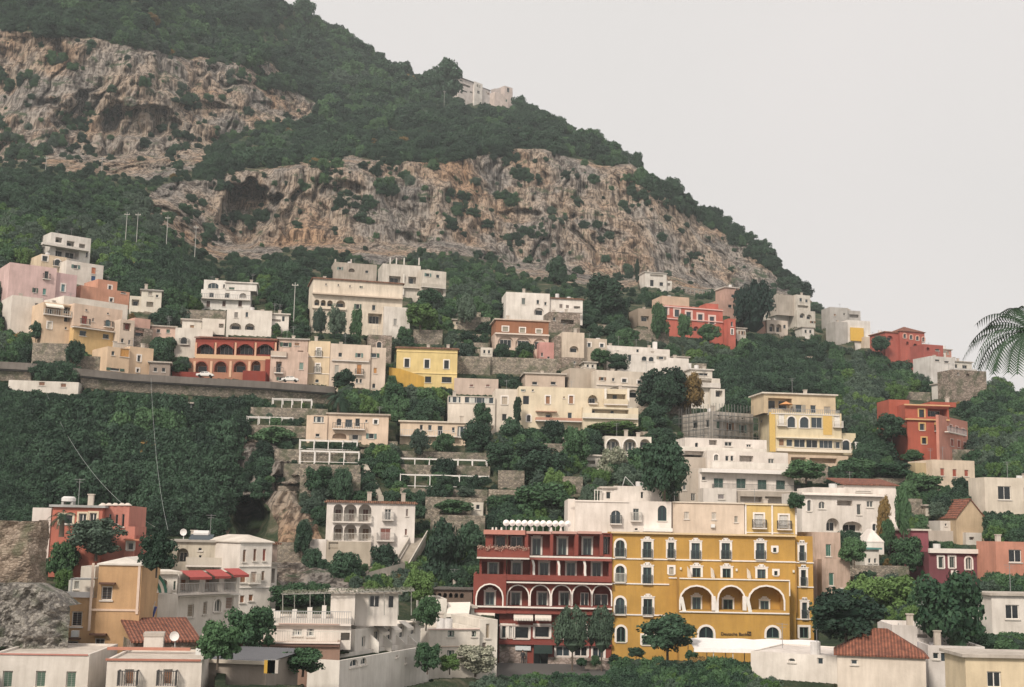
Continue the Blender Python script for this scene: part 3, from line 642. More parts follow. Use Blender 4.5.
b.block(523, 712, 86, 200, 10, 0, [('dstb',575,148,32,50,{'sh':(.72,.70,.66),'bd':.6,'rc':(.04,.04,.04)}),('dstb',665,152,32,50,{'sh':(.72,.70,.66),'bd':.6,'rc':(.04,.04,.04)})], sink=2, par=.2)
for x in (524, 620, 706): b.box('pilaster', x, x+6, 90, 197, -.12, .1, tw)
b.bar(523, 86, 712, 92, 4, out=.2, col=(.75,.66,.5)); b.bar(523, 188, 700, 194, 3, out=.1, col=tw)
crop('P')
b = Bld('house', 'beige pink house block with green shutters right of the ochre hotel', 'house', 190, 230, 4, D=168, short='the pink beige block with green shutters', col=(.62,.47,.39), sh=(.05,.16,.12), dirt=.7)
b.block(133, 246, 130, 420, 10, 0, [('s',196,203,22,50,{}),('a',202,266,10,12,{'g':0}),('s',205,318,20,50,{})], sink=4)
b.block(170, 284, 240, 420, 9, -2, [('s',208,320,20,52,{}),('at',249,378,24,34,{'fr':(.05,.12,.1)})], name='front_block', sink=5)
# ================================================================== the rest of the centre
crop('U')
b = Bld('house', 'small white two-storey house with green windows at the foot of the red hotel', 'house', 600, 620, 22, D=134, short='the small white house with green windows', col=(.82,.77,.70), sh=GD)
b.block(430, 745, 428, 720, 8, 0, [('c',568,460,40,38,{'fr':(.05,.13,.10)}),('c',711,461,28,34,{'fr':(.05,.13,.10)}),('c',566,588,44,48,{'fr':(.05,.13,.10)}),('c',630,575,34,50,{'fr':(.05,.13,.10)})], sink=4)
b.block(746, 856, 372, 720, 9, .5, [('s',797,443,22,90,{'sh':(.35,.28,.2)}),('s',775,555,24,80,{'sh':(.2,.16,.14)})], name='side_block', sink=4)
b.bar(425, 532, 745, 548, 3, out=.1, col=(.6,.45,.35)); b.bar(425, 428, 745, 434, 4, out=.2, col=(.72,.5,.44))
crop('U')
b = Bld('house', 'low white house with blind arches and a striped canopy left of the red hotel', 'house', 460, 395, 10, D=150, short='the low white house with blind arches', col=(.82,.78,.72))
b.block(395, 540, 243, 430, 8, 0, [('a',415,365,40,60,{'g':3}),('a',478,360,44,64,{'g':3})], sink=5)
b.block(540, 712, 300, 430, 7, 2, [('o',580,345,52,70,{'deep':2}),('o',660,345,60,70,{'deep':2})], name='cafe_front', sink=5, roof='slab')
for x0, x1 in ((552,690),):
    a = b.loc(cx(x0), cy(264), 'y', 2.); c = b.loc(cx(x1), cy(262), 'y', 2.); m = MB(); m.q((a[0],2,a[2]),(c[0],2,c[2]),(c[0]-.6,-1.2,c[2]-1.1),(a[0]-.6,-1.2,a[2]-1.1)); m.q((a[0]-.6,-1.2,a[2]-1.1),(c[0]-.6,-1.2,c[2]-1.1),(c[0]-.6,-1.22,c[2]-1.5),(a[0]-.6,-1.22,a[2]-1.5)); m.build('canopy', plain('awning_cream', (.74,.68,.6), .8), b.root)
b = Bld('terrace_shelter', 'long dark terrace shelter with round openings left of the red hotel', 'shelter', 560, 250, 6, D=166, short='the dark shelter with round openings', col=(.20,.15,.12))
b.block(440, 700, 184, 262, 5, 0, row('ao', 6, 462, 220, 636, 222, 24, 30, {'deep':1.5}), roof='slab', roofcol=(.16,.15,.14), sink=2)
crop('M')
b = Bld('house', 'white house with two tiers of triple arches on a rocky ledge', 'house', 540, 225, 6, D=181, short='the white house with two tiers of arches', col=(.82,.77,.73))
A3 = []
for x, w_ in ((427,34),(471,46),(524,46)): A3 += [('ao',x,120,w_,66,{'deep':1.8}),('ao',x,190,w_,60,{'deep':1.8})]
for x in (427,474,526): A3 += [('ds',x,126,24,44,{'in':1.75,'sh':(.10,.03,.02)}),('ds',x,194,26,40,{'in':1.75,'sh':(.14,.07,.03)})]
A3 += [('db',607,124,24,38,{'bd':.8,'rc':(.55,.53,.5),'g':0}),('dsb',598,196,38,44,{'sh':(.22,.07,.05),'bd':.8,'rc':(.55,.53,.5),'bw':.5}),('s',676,118,8,26,{'sh':(.25,.2,.18)}),('s',672,188,8,22,{'sh':(.25,.12,.1)})]
b.block(382, 703, 84, 300, 9, 0, A3, sink=4, roof='lip', roofcol=(.3,.2,.15))
b.rail(405, 548, 150, out=.5, col=(.6,.58,.54)); b.rail(405, 548, 220, out=.5, col=(.6,.58,.54))
b.block(384, 545, 222, 292, 4, -3.5, [('',0,0,0,0),('o',410,238,34,26,{'deep':.3})], col=(.52,.46,.38), name='terrace_base', sink=3, par=.9)
b.block(318, 384, 214, 262, 4, -1.5, [('o',330,226,22,22,{'deep':.4})], name='annex', sink=2)
# ---- foreground left
crop('Q')
b = Bld('house', 'peach coloured three-storey house with dark square shutters and a flat white roof, lower left', 'house', 335, 560, 4, D=111, short='the peach house with dark shutters', col=(.58,.37,.20), dirt=.45, sh=(.035,.03,.03))
EY = (.45,.25,.2)
b.block(258, 415, 303, 720, 8, 0, [('s',299,409,40,50,{}),('s',271,592,40,40,{})], right=[], sink=2, roof='whip', hip=.55, roofcol=(.72,.68,.63), eave=.15)
b.block(150, 257.5, 425, 720, 7, .3, [('s',191,502,38,54,{}),('s',174,604,42,44,{})], name='side_block', sink=2)
b.bar(240, 470, 415, 470, 7, out=.08, col=(.66,.50,.38)); b.box('pilaster', 408, 417, 305, 485, -.1, .08, (.66,.52,.42)); b.box('pilaster', 238, 247, 300, 545, -.1, .08, (.66,.52,.42))
for x0, x1, y in ((275,332,373),(240,300,557),(152,206,572)): b.bar(x0, y, x1, y, 6, out=.5, col=(.12,.06,.04), name='window_hood')
b.box('air_conditioner', 170, 196, 545, 568, -.45, .43, (.66,.66,.64)); b.box('roof_terrace_parapet', 122, 250, 404, 424, .1, .15, (.6,.58,.56))
for x in (168, 243): b.box('post', x, x+5, 358, 425, .15, .1, (.75,.74,.7))
b.box('canopy_frame', 168, 250, 356, 361, .1, 2, (.45,.45,.43))
b.block(205, 257, 312, 360, 4, 3, [('',0,0,0,0)], col=(.7,.66,.6), name='stair_block', sink=5, roof='flat')
b.block(160, 245, 362, 424, 4, 4, [('s',190,380,16,28,{'sh':(.3,.3,.28)}),('s',232,378,16,30,{'sh':(.05,.14,.1)})], col=(.55,.55,.52), name='stair_block', sink=1)
b = Bld('house', 'salmon red villa with a flat grey roof behind the round shrub, lower left', 'house', 200, 230, 4, D=142, short='the salmon red villa', col=(.52,.17,.12), dirt=.3)
YT = dict(tc=(.66,.55,.40), tw=.2, g=0)
b.block(98, 279, 99, 285, 9, 0, [('t',152,142,48,34,{**YT,'nomull':1}),('t',212,140,28,38,YT),('t',250,138,26,38,YT),('d',148,245,22,40,{'g':2})], sink=2, roof='slab', roofcol=(.42,.42,.42))
b.block(279.5, 376, 92, 285, 9, 1.2, [('g',288,140,9,34,{'g':0}),('g',311,140,9,34,{'g':0}),('g',335,142,9,34,{'g':0}),('g',358,146,9,46,{'g':0})], name='side_block', col=(.58,.24,.19), sink=2)
m = MB()
for x in (283,305,328,352,372):
    a = b.loc(cx(x), cy(92), 'y', 1.2); m.T = None; m.cyl(a[0], 1.5, a[2], a[2]+.28, .52, .15, 8)
m.build('scalloped_parapet', stucco((.74,.66,.6), .3), b.root)
b.block(364, 398, 168, 285, 6, 0, [('t',385,240,20,26,{'g':3})], name='porch', col=(.55,.22,.17), sink=2)
b.block(398, 432, 200, 285, 5, 1, [], name='porch', col=(.55,.2,.16), sink=2); b.box('tile_canopy', 360, 424, 213, 219, -1.2, 1.2, (.5,.2,.12))
b.block(30, 98, 100, 150, 5, 2, [], name='white_side_wall', col=(.72,.66,.62), sink=4)
c = b.loc(cx(160), cy(75), 'y', 4)
t = empty('water_tank', b.world(c[0], 4, b.last[3]+.3), 'white round water tank on a stand on the salmon villa roof', 'water tank'); c = b.loc(cx(160), cy(95), 'y', 4); t.location = b.world(c[0], 4, c[2]+.0)
m = MB(); m.cyl(0,0,.5,.56,.6,.78,18); m.cyl(0,0,.56,.92,.78,.78,18); m.cyl(0,0,.92,1.1,.78,.55,18); m.build('tank', plain('tank_white', (.62,.60,.58)), t)
m = MB(); m.box(-.8,.8,-.6,.6,0,.18); m.box(-.65,-.4,-.45,.45,.18,.5); m.box(.4,.65,-.45,.45,.18,.5); m.build('stand', plain('concrete', (.36,.35,.33), .9), t)
crop('RR')
b = Bld('hotel', 'long white hotel with red awnings, wooden shutters and a flat roof, beside the gorge', 'hotel', 300, 400, 57, D=127, short='the white hotel with red awnings', col=(.82,.77,.71), sh=(.30,.12,.05))
RA = dict(ac=(.36,.07,.06), ad=1.5)
f = [('ow',320,292,88,76,{**RA,'deep':1.6}),('ow',422,290,62,80,{**RA,'deep':1.6}),('ow',505,282,58,76,{**RA,'deep':1.6}),('s',324,415,28,60,{'sh':(.3,.24,.18)}),('s',390,403,18,58,{'sh':(.3,.24,.18)}),('at',447,392,30,58,{'g':3}),('s',502,380,34,58,{'sh':(.28,.2,.16)}),('s',560,362,22,40,{'sh':(.3,.14,.06)})]
f += [('ds',286,296,26,56,{'in':1.5}),('ds',396,290,22,56,{'in':1.5}),('ds',455,282,22,54,{'in':1.5}),('ds',512,276,34,50,{'in':1.5})]
b.block(264, 543, 238, 520, 3.2, 0, f, sink=6, par=.5)
b.rail(268, 530, 332, out=.9, h=.9, col=(.55,.55,.55)); b.bar(264, 352, 543, 338, 6, out=.3, col=(.8,.76,.7))
b = Bld('house', 'tall white block with brown shutters at the far end of the white hotel', 'house', 620, 330, 40, D=150, short='the tall white block with brown shutters', col=(.83,.78,.73), sh=(.30,.12,.05))
b.block(543, 690, 100, 480, 9, 0, [('s',570,164,14,56,{'sh':(.24,.14,.09)}),('s',618,160,14,56,{'sh':(.24,.12,.08)}),('s',661,160,14,56,{'sh':(.35,.08,.05)}),('s',564,266,26,42,{}),('sb',612,262,26,50,{'bd':.5,'rc':(.6,.6,.6)}),('s',655,255,14,44,{'sh':(.25,.16,.1)}),('s',560,362,20,34,{}),('s',600,356,20,30,{})], sink=5, roof='whip', hip=.8, roofcol=(.66,.61,.55), eave=.2)
b.bar(543, 220, 690, 205, 3, out=.12, col=(.8,.76,.7)); b.bar(543, 318, 690, 300, 3, out=.12, col=(.8,.76,.7))
b.block(690, 716, 205, 420, 5, 2, [('o',700,255,18,66,{'deep':1.5})], name='porch', roof='slab', sink=3); b.block(690, 720, 112, 190, 5, 3, [], name='roof_shed', col=(.45,.35,.3), roof='lip', sink=0)
b = Bld('house', 'long low cream house with arched porch and planted terrace behind the white hotel', 'house', 370, 215, 10, D=153, short='the low cream arched house', col=(.62,.57,.48), dirt=.6)
b.block(236, 544, 102, 300, 9, 0, [('ao',287,160,54,62,{'deep':1.8}),('a',367,134,18,14,{'g':0}),('d',367,178,12,34,{'g':0})], sink=3, roof='slab', roofcol=(.45,.42,.38))
b.rail(300, 540, 208, out=1.6, h=.9, solid=(.6,.55,.48))
t = empty('dish_antenna', b.world(*b.loc(cx(290), cy(98), 'y', 3)), 'white dish antenna on a pole on the cream roof', 'satellite dish')
m = MB(); m.tube([(0,0,-.4),(0,0,.8)], .06); m.build('pole', plain('pale_metal', (.6,.6,.58), .5), t)
def dish_mb(r):
    m = MB(); n = 14
    for k in range(n):
        a0, a1 = 2*math.pi*k/n, 2*math.pi*(k+1)/n
        for q0, q1 in ((0,.5),(.5,1)):
            P = lambda a, q: (q*r*math.cos(a), -.3*r*q*q - .1, q*r*math.sin(a))
            m.q(P(a0,q0), P(a1,q0), P(a1,q1), P(a0,q1))
    return m
m = dish_mb(.42); m.v = [(a, b_, c+1.1) for a, b_, c in m.v]; m.build('dish', plain('dish_white', (.72,.70,.68)), t)
b0 = b
t = empty('solar_water_heater', b.world(*b.loc(cx(372), cy(100), 'y', 3)), 'white solar water heater with round tank on the cream roof', 'water heater')
m = MB(); m.tube([(-.9,0,.95),(.9,0,.95)], .42, 12); m.build('tank', plain('tank_white', (.62,.6,.58)), t)
m = MB(); m.q((-1.2,-1.8,.1),(1.6,-1.8,.1),(1.6,-.2,.9),(-1.2,-.2,.9)); m.build('panel', glass(2), t); m = MB(); m.box(-1.2,1.6,-.2,.3,0,.5); m.build('stand', plain('concrete', (.36,.35,.33), .9), t)
crop('RR')
b = Bld('house', 'white low house with a green and white striped fan awning beside the peach house', 'house', 200, 450, 25, D=119, short='the white house with the striped awning', col=(.82,.78,.72))
b.block(100, 262, 340, 520, 6, 0, [], sink=3, par=.9)
b.block(150, 262, 248, 345, 6, 2.5, [('ao',195,300,46,60,{'deep':1.2}),('s',250,300,10,40,{})], name='upper_block', sink=1, roof='slab', roofcol=(.78,.73,.66))
a = b.loc(cx(100), cy(338), 'y', -.4)
m1, m2 = MB(), MB(); r = 1.0
for ring in range(7):
    mm = m1 if ring % 2 == 0 else m2; q0, q1 = .25+ring*.26, .25+(ring+1)*.26
    for k in range(10):
        t0, t1 = math.pi*k/20, math.pi*(k+1)/20
        P = lambda q, t: (a[0]+.2+q*math.cos(t)*.95, -.4+.9*math.sin(t)-(.25*q), a[2]+.1+q*math.sin(t))
        mm.q(P(q0,t0), P(q0,t1), P(q1,t1), P(q1,t0))
aw = m1.build('awning', plain('awning_green', (.04,.17,.12)), b.root); m2.build('white_stripes', plain('awning_cream', (.74,.68,.6)), aw)
b = Bld('parasol', 'closed red white and blue parasol leaning above the tiled shed roof', 'parasol', 148, 430, 0, D=117)
m = MB(); m.tube([(-.5,0,-1.2),(.2,0,1.1)], .03); m.build('pole', plain('pale_metal', (.6,.6,.58)), b.root)
for i, c in enumerate(((.5,.04,.04),(.7,.7,.7),(.05,.08,.3))):
    m = MB(); m.tube([(-.35+.18*i,-.02*i,-.6+.05*i),(-.05+.17*i,-.02*i,.75-.05*i)], [.07,.13], 8); m.build('cloth', plain('cloth%d' % i, c), b.root)
b = Bld('house', 'low stone shed with a sloping red tile roof below the white hotel', 'house', 200, 620, 24, D=106, short='the red tiled shed', col=(.34,.26,.20), mat=stone('shed_stone', (.2,.15,.12), (.42,.33,.27), 2))
b.block(62, 350, 560, 720, 7, 0, [('o',130,610,60,36,{'deep':1})], roof='shed', hip=1.35, sink=2, eave=.3)
crop('L')
b2 = Bld('chimney', 'square white rooftop block with an air vent in front of the red tiled shed', 'chimney', 465, 640, 12, D=102)
b2.block(430, 500, 566, 700, 1.8, 0, [('g',446,641,20,18,{'g':0})], col=(.72,.67,.62), roof='slab', sink=1, eave=.06)
b2 = Bld('chimney', 'slim white tapering chimney right of the tiled shed roof', 'chimney', 680, 640, 0, D=106)
m = MB(); m.q((-1.9,0,0),(1.6,0,0),(0,0,2.5),(-1.2,0,2.5)); m.v = []; m.f = []; m.box(-.9,1.6,0,1.6,-2,0); m.v[4:] = [(-.9,0,1.8),(-.1,0,1.8),(-.1,1.6,1.8),(-.9,1.6,1.8)]; m.build('shaft', stucco((.74,.66,.6), .4), b2.root); m = MB(); m.cyl(-.5,.5,1.81,2.5,.16,.2,8); m.build('pot', plain('pot', (.55,.5,.46)), b2.root)
t = empty('dish_antenna', pt(cx(546), cy(564), 103), 'white dish antenna standing on the red tiled shed roof', 'satellite dish'); m = dish_mb(.38); m.build('dish', plain('dish_white', (.72,.70,.68)), t); m = MB(); m.tube([(0,0,0),(0,.2,-1.2)], .04); m.build('pole', plain('pale_metal', (.6,.6,.58), .5), t)
b2 = Bld('house', 'low white roof terrace with a thin red edge at the bottom left corner', 'house', 130, 640, 4, D=96, short='the low white roof at the bottom left', col=(.74,.69,.64))
b2.block(-120, 232, 628, 780, 9, 0, [('s',-60,720,36,60,{'sh':(.1,.16,.12)}),('s',60,720,36,60,{'sh':(.1,.16,.12)}),('s',170,722,36,60,{'sh':(.1,.16,.12)})], sink=2, par=.15, roofcol=(.62,.56,.50)); b2.bar(-120, 630, 232, 630, 5, out=.08, col=(.5,.22,.18))
b2 = Bld('house', 'flat white roof with terracotta edge in front of the tiled shed', 'house', 450, 650, 6, D=94, short='the flat white roof with terracotta edge', col=(.76,.7,.64))
b2.block(296, 640, 648, 800, 8, 0, [('sb',380,712,34,56,{'sh':(.22,.11,.06)}),('sb',520,712,34,56,{'sh':(.22,.11,.06)})], sink=2, par=.15, roofcol=(.60,.54,.48)); b2.bar(296, 650, 640, 650, 7, out=.12, col=(.42,.17,.12))
b2.box('roof_edge', 300, 600, 606, 616, 6, .4, (.45,.2,.14)); b2.box('vent_box', 620, 650, 610, 640, 5, .6, (.6,.6,.58))
crop('S')
b2 = Bld('shed', 'large grey corrugated metal roof in front of the white terraced hotel', 'shed', 60, 415, -10, D=98, short='the grey corrugated roof', col=(.35,.30,.26))
m = MB(); a = b2.loc(cx(-170), cy(415)); c = b2.loc(cx(330), cy(350), 'y', 7); N = 60; x0 = a[0]; x1 = c[0]+.5
for i in range(N):
    u = x0+(x1-x0)*i/N; v = x0+(x1-x0)*(i+1)/N; h1 = .05*(i % 2); h2 = .05*((i+1) % 2)
    m.q((u,0,.02+h1),(v,0,.02+h2),(v,9,.22+h2),(u,9,.22+h1))
m.build('roof', plain('corrugated_grey', (.13,.13,.14), .6, var=.3), b2.root)
m = MB(); m.box(x0,x1,-.1,.0,-.2,.06); m.build('gutter', plain('gutter', (.5,.44,.36)), b2.root)
m = MB(); m.box(x0+.3,x1-.3,.3,7.5,-6,-.05); m.build('wall', b2.mat, b2.root)
for i, (x, c_) in enumerate(((195,(.5,.3,.04)),(212,(.04,.3,.25)),(228,(.5,.45,.4)))):
    t = empty('hanging_towel', pt(cx(x), cy(428), 96.5), ['orange','turquoise','white'][i]+' towel hanging under the edge of the grey corrugated roof', 'towel'); m = MB(); m.box(-.28,.28,-.02,.02,-.7,.25); m.build('cloth', plain('towel%d' % i, c_), t); m = MB(); m.tube([(-.4,0,.27),(.4,0,.27)], .015); m.build('line', plain('line_grey', (.3,.3,.3)), t)
crop('S')
b = Bld('hotel', 'white terraced hotel with awnings over doors along its side and a roof pergola, bottom centre', 'hotel', 340, 330, 7, D=112, short='the white terraced hotel', col=(.80,.75,.70))
b.block(10, 560, 320, 520, 7, 0, [], sink=1, par=.15, roofcol=(.60,.46,.38), col=(.34,.22,.17))
b.bar(10, 318, 560, 345, 10, out=.3, col=(.30,.17,.13)); b.bar(8, 308, 562, 330, 6, out=.5, col=(.72,.62,.55), name='ledge')
b.block(105, 620, 196, 325, 6, 3.2, [('o',150,268,26,34,{'deep':.4}),('c',345,268,48,34,{'g':2,'fr':(.72,.7,.68)}),('c',412,268,36,40,{'g':2,'fr':(.72,.7,.68)}),('d',230,232,14,50,{'g':0}),('o',590,290,46,40,{'deep':1.2})], name='upper_block', sink=.5, par=.2)
m = MB(); a = b.loc(cx(28), cy(306), 'y', 3.1); c = b.loc(cx(165), cy(196), 'y', 3.1); d = b.loc(cx(165), cy(312), 'y', 3.1)
m.q((a[0],3.1,a[2]),(c[0],3.1,c[2]),(d[0],3.1,d[2]-.3),(a[0],3.1,d[2]-.3)); m.q((a[0],3.1,a[2]),(c[0],3.1,c[2]),(c[0],14,c[2]),(a[0],14,a[2])); m.build('sloping_wall', stucco((.78,.70,.62), .3), b.root)
b.rail(195, 620, 222, s0=3.2, out=.4, h=1.0, col=(.35,.35,.35)); b.rail(20, 560, 318, s0=.5, out=.3, h=.9, col=(.6,.6,.58)); b.bar(250, 215, 560, 232, 5, s0=3.2, out=.5, col=(.5,.36,.3))
b.block(515, 640, 70, 196, 5, 7, [('',0,0,0,0)], name='stair_tower', sink=.6, roof='slab', roofcol=(.6,.55,.5), eave=.25)
b.block(642, 860, 72, 190, 4, 9, [('d',740,105,54,64,{'g':0,'fr':(.6,.58,.55)}),('d',825,108,30,66,{'g':0})], name='penthouse', sink=.8, roof='slab')
for x0, x1, yt in ((160,196,145),(198,228,150),(228,256,160),(395,420,142),(470,492,132),(318,342,152)): b.box('chimney', x0, x1, yt, 200, 6, .8, (.66,.62,.57))
m = MB()  # roof pergola of thin wires
for x, z in ((270,72),(330,78),(410,70),(484,75),(548,70),(640,75),(712,80),(790,70),(862,70),(928,60)):
    p = b.loc(cx(x), cy(180), 'y', 8); q = b.loc(cx(x), cy(z), 'y', 8); m.bar(p, q, .05)
p = b.loc(cx(268), cy(70), 'y', 8); q = b.loc(cx(940), cy(52), 'y', 8)
for k in range(6): m.bar((p[0],6.5+k*.9,p[2]), (q[0],6.5+k*.9,q[2]), .045)
for k in range(22): x = p[0]+(q[0]-p[0])*k/21; z = p[2]+(q[2]-p[2])*k/21; m.bar((x,6.3,z+.06), (x,11.2,z+.06), .035)
m.build('pergola', plain('weathered_pole', (.30,.29,.26)), b.root)
m = MB()
for k in range(1500):
    x = p[0]+(q[0]-p[0])*random.random(); y = random.uniform(6.3, 11.2); z = p[2]+(q[2]-p[2])*(x-p[0])/(q[0]-p[0])+random.uniform(.05,.22); s_ = .14
    if math.sin(x*1.3)+math.sin(y*1.9+x) > .9: continue
    a = Vector((random.gauss(0,1),random.gauss(0,1),random.gauss(0,.4))).normalized()*s_; c = Vector((random.gauss(0,1),random.gauss(0,1),random.gauss(0,.4))).normalized()*s_; o_ = Vector((x,y,z)); m.q(o_, o_+a, o_+a+c, o_+c)
m.build('reed_cover', plain('reeds', (.16,.17,.12), .9), b.root)
wing = Bld('house', 'long white wing with four small awnings over doors on the right of the terraced hotel', 'house', 640, 330, 68, D=115.5, short='the white wing with four awnings', col=(.85,.81,.76))
AW = dict(ac=(.74,.68,.6), ad=1.0)
wing.block(560, 1018, 375, 560, 3.1, -1.2, [('a',635,420,40,50,{'g':2}),('a',685,412,30,46,{'g':2}),('g',855,390,10,10,{'g':0}),('g',900,412,8,30,{'g':2})], name='lower_wall', sink=2, par=1.3, roofcol=(.62,.62,.64))
wing.block(640, 975, 232, 330, 3, 2.0, [('dw',750,290,26,60,{**AW,'g':2}),('dw',815,278,24,60,{**AW,'g':2}),('dw',878,264,22,56,{**AW,'g':2}),('dw',936,250,20,50,{**AW,'g':2}),('d',684,315,16,50,{'g':2})], name='wall', sink=1.6, par=.5)
for x in (720, 785, 850, 910): 
    c0 = wing.loc(cx(x), cy(290), 'y', 2.0); m = MB(); m.q((c0[0],2,c0[2]+.2),(c0[0],1.1,c0[2]-.5),(c0[0],1.1,c0[2]-1.5),(c0[0],2,c0[2]-1.5)); m.v += [(a+.12,b_,c) for a,b_,c in m.v]; m.f += [(4,5,6,7),(0,1,5,4)]; m.build('divider', plain('fin', (.76,.72,.66)), wing.root)
# ---- bottom right roofs
crop('V')
b = Bld('house', 'white flat roofed pavilion with a thin red edge line in front of the ochre hotel', 'house', 560, 540, -28, D=128, short='the white flat roofed pavilion', col=(.80,.75,.70))
b.block(520, 1480, 448, 700, 11, 0, [('a',940,515,70,40,{'g':3}),('d',1230,520,60,60,{'g':2}),('',0,0,0,0)], left=[('g',200,455,70,34,{'g':1}),('g',300,490,60,40,{'g':1})], sink=3, par=.1, roofcol=(.74,.68,.64))
b.bar(520, 446, 1480, 360, 12, out=.1, col=(.5,.26,.2)) if False else None
b = Bld('canopy', 'broad white canvas canopy at the foot of the ochre hotel', 'canopy', 500, 330, 0, D=143, short='the white canopy')
m = MB(); a = b.loc(cx(-60), cy(318)); c = b.loc(cx(1330), cy(310)); n = 14; z0 = a[2]
for i in range(n):
    xa = a[0]+(c[0]-a[0])*i/n; xb = a[0]+(c[0]-a[0])*(i+1)/n; s_ = lambda k: .12*abs(math.sin(k*.9))
    m.q((xa,5,z0-.1+s_(i)),(xb,5,z0-.1+s_(i+1)),(xb,0,z0-.8+s_(i+1)),(xa,0,z0-.8+s_(i))); m.q((xa,0,z0-.8+s_(i)),(xb,0,z0-.8+s_(i+1)),(xb,-.1,z0-1.15),(xa,-.1,z0-1.15))
m.build('canvas', plain('canvas', (.82,.78,.76), .8), b.root)
for i in range(8):
    x = a[0]+(c[0]-a[0])*i/7
    for y0_, zt_ in ((.1, -.85), (4.8, -.2)): m = MB(); m.bar((x,y0_,z0-4), (x,y0_,z0+zt_), .06); m.build('post', plain('pale_metal', (.6,.6,.58), .5), b.root)
crop('P')
b = Bld('house', 'low cream house with a hipped red tile roof, bottom right', 'house', 400, 650, -14, D=118, short='the house with the red hipped roof', col=(.74,.66,.58))
b.block(232, 590, 628, 760, 6.5, 0, [('g',300,655,26,20,{})], sink=2, roof='hip', hip=2.2, eave=.3)
b = Bld('house', 'white cluttered rooftop with chimneys and tanks right of the red hipped roof', 'house', 600, 560, -6, D=129, short='the cluttered white rooftop', col=(.74,.70,.68))
b.block(455, 700, 508, 760, 8, 0, [('o',575,550,40,14,{'deep':.5}),('',0,0,0,0)], sink=2, par=.6); b.block(700, 730, 500, 760, 7, 0, [('t',712,562,12,18,{'g':2})], name='side_block', sink=2)
b.block(600, 830, 590, 760, 6, -5, [('d',660,634,20,34,{'g':2}),('o',755,630,50,44,{'deep':.4}),('g',630,630,24,26,{'g':1})], name='front_block', sink=2, par=.3)
for x, y in ((480,505),(520,498),(575,494),(618,490),(665,488),(690,490),(552,496)): b.box('chimney', x, x+12, y-8, y+14, 2+random.random()*3, .5, (.6,.57,.54))
for x in (560, 610, 640): b.box('rooftop_box', x, x+20, 575, 596, -1, .7, (.5,.48,.5))
# ================================================================== LEFT VILLAGE
TERRA = (.30,.12,.06)
crop('A')
b = Bld('villa', 'white villa with a slanting flat canopy and planted terrace, highest of the pink left hamlet', 'villa', 178, 150, 40, short='the highest white villa', col=(.80,.76,.72))
b.block(100, 254, 58, 152, 8, 0, [('o',133,76,26,20,{'deep':1.6}),('o',178,90,30,20,{'deep':1.6}),('o',222,100,24,18,{'deep':1.6}),('o',165,128,90,34,{'deep':2.5}),('s',240,132,8,22,{'sh':(.1,.1,.12)})], sink=3)
b.bar(62, 66, 250, 100, 6, out=1.8, col=(.78,.74,.70), name='canopy') if False else b.rail(72, 252, 103, out=1.6, h=.35, solid=(.78,.74,.7))
crop('A')
b = Bld('house', 'cream house with a dark blue arched window below the highest white villa', 'house', 115, 200, 40, short='the cream house with the blue arched window', col=(.76,.62,.46))
b.block(64, 163, 136, 205, 8, 0, [('t',80,147,20,20,{'fr':(.5,.5,.48)}),('atb',128,163,24,26,{'g':2,'bd':.6})], sink=3)
b = Bld('house', 'white block with one terracotta shutter and one blue shutter, behind the pink house', 'house', 230, 240, 40, short='the white block with terracotta and blue shutters', col=(.80,.74,.68))
b.block(160, 302, 163, 245, 8, 0, [('s',266,193,17,24,{'sh':(.50,.18,.09)}),('s',265,223,17,20,{'sh':(.03,.08,.20)}),('g',197,178,16,14,{'g':3})], sink=3)
b = Bld('house', 'pale pink house at the left edge with small green shuttered windows', 'house', 80, 300, 35, short='the pale pink house', col=(.72,.52,.50))
b.block(-60, 122, 172, 325, 8, 0, [('db',86,210,16,30,{'g':0,'bd':.5}),('s',78,273,13,24,{'sh':(.12,.28,.25)}),('g',42,268,10,18,{'g':2})], sink=3)
b = Bld('house', 'lilac pink house with a single trimmed window, stepping down right of the pale pink house', 'house', 160, 300, 42, short='the lilac pink house', col=(.71,.50,.50))
b.block(122, 200, 205, 310, 7, 0, [('st',149,259,14,28,{'sh':(.16,.28,.30)}),('',0,0,0,0)], sink=3)
b = Bld('house', 'salmon orange house with flat stepped roofs in the middle of the pink hamlet', 'house', 330, 300, 42, short='the salmon orange house', col=(.64,.33,.23))
b.block(215, 402, 262, 325, 8, 0, [('t',333,305,12,14,{'g':2}),('g',380,276,20,10,{'g':0})], sink=3, par=.2)
b.block(282, 356, 230, 268, 7, 1.4, [('t',328,258,12,16,{'g':2})], name='upper_block', sink=2, par=.2)
b = Bld('house', 'long peach house with white roof parapet, red shuttered door and ochre ground floor', 'house', 280, 460, 45, short='the long peach house with the white parapet', col=(.77,.60,.48))
b.block(186, 372, 330, 500, 8, 0, [('sb',231,382,22,34,{'sh':(.28,.06,.04),'bd':.8}),('g',264,381,7,13,{'g':1}),('asb',320,394,20,28,{'sh':(.10,.18,.20),'bd':.8}),('a',239,343,9,7,{'g':0}),('a',321,356,8,7,{'g':0})], sink=2)
b.block(187, 371, 418, 510, 4, -.5, [('g',225,432,26,20,{'g':1}),('g',313,444,24,18,{'g':1}),('',0,0,0,0)], col=(.72,.50,.24), name='ground_floor', sink=3, par=.1)
b.rail(190, 370, 416, out=1.3, h=.1, solid=(.3,.2,.14))
b.block(150, 396, 306, 372, 8.5, 2.5, [], col=(.80,.75,.68), name='roof_parapet', sink=0, par=1.1)
crop('A')
b = Bld('house', 'peach house with a cream awning over its balcony, left end of the pink hamlet', 'house', 130, 450, 38, short='the peach house with the cream awning', col=(.76,.58,.42))
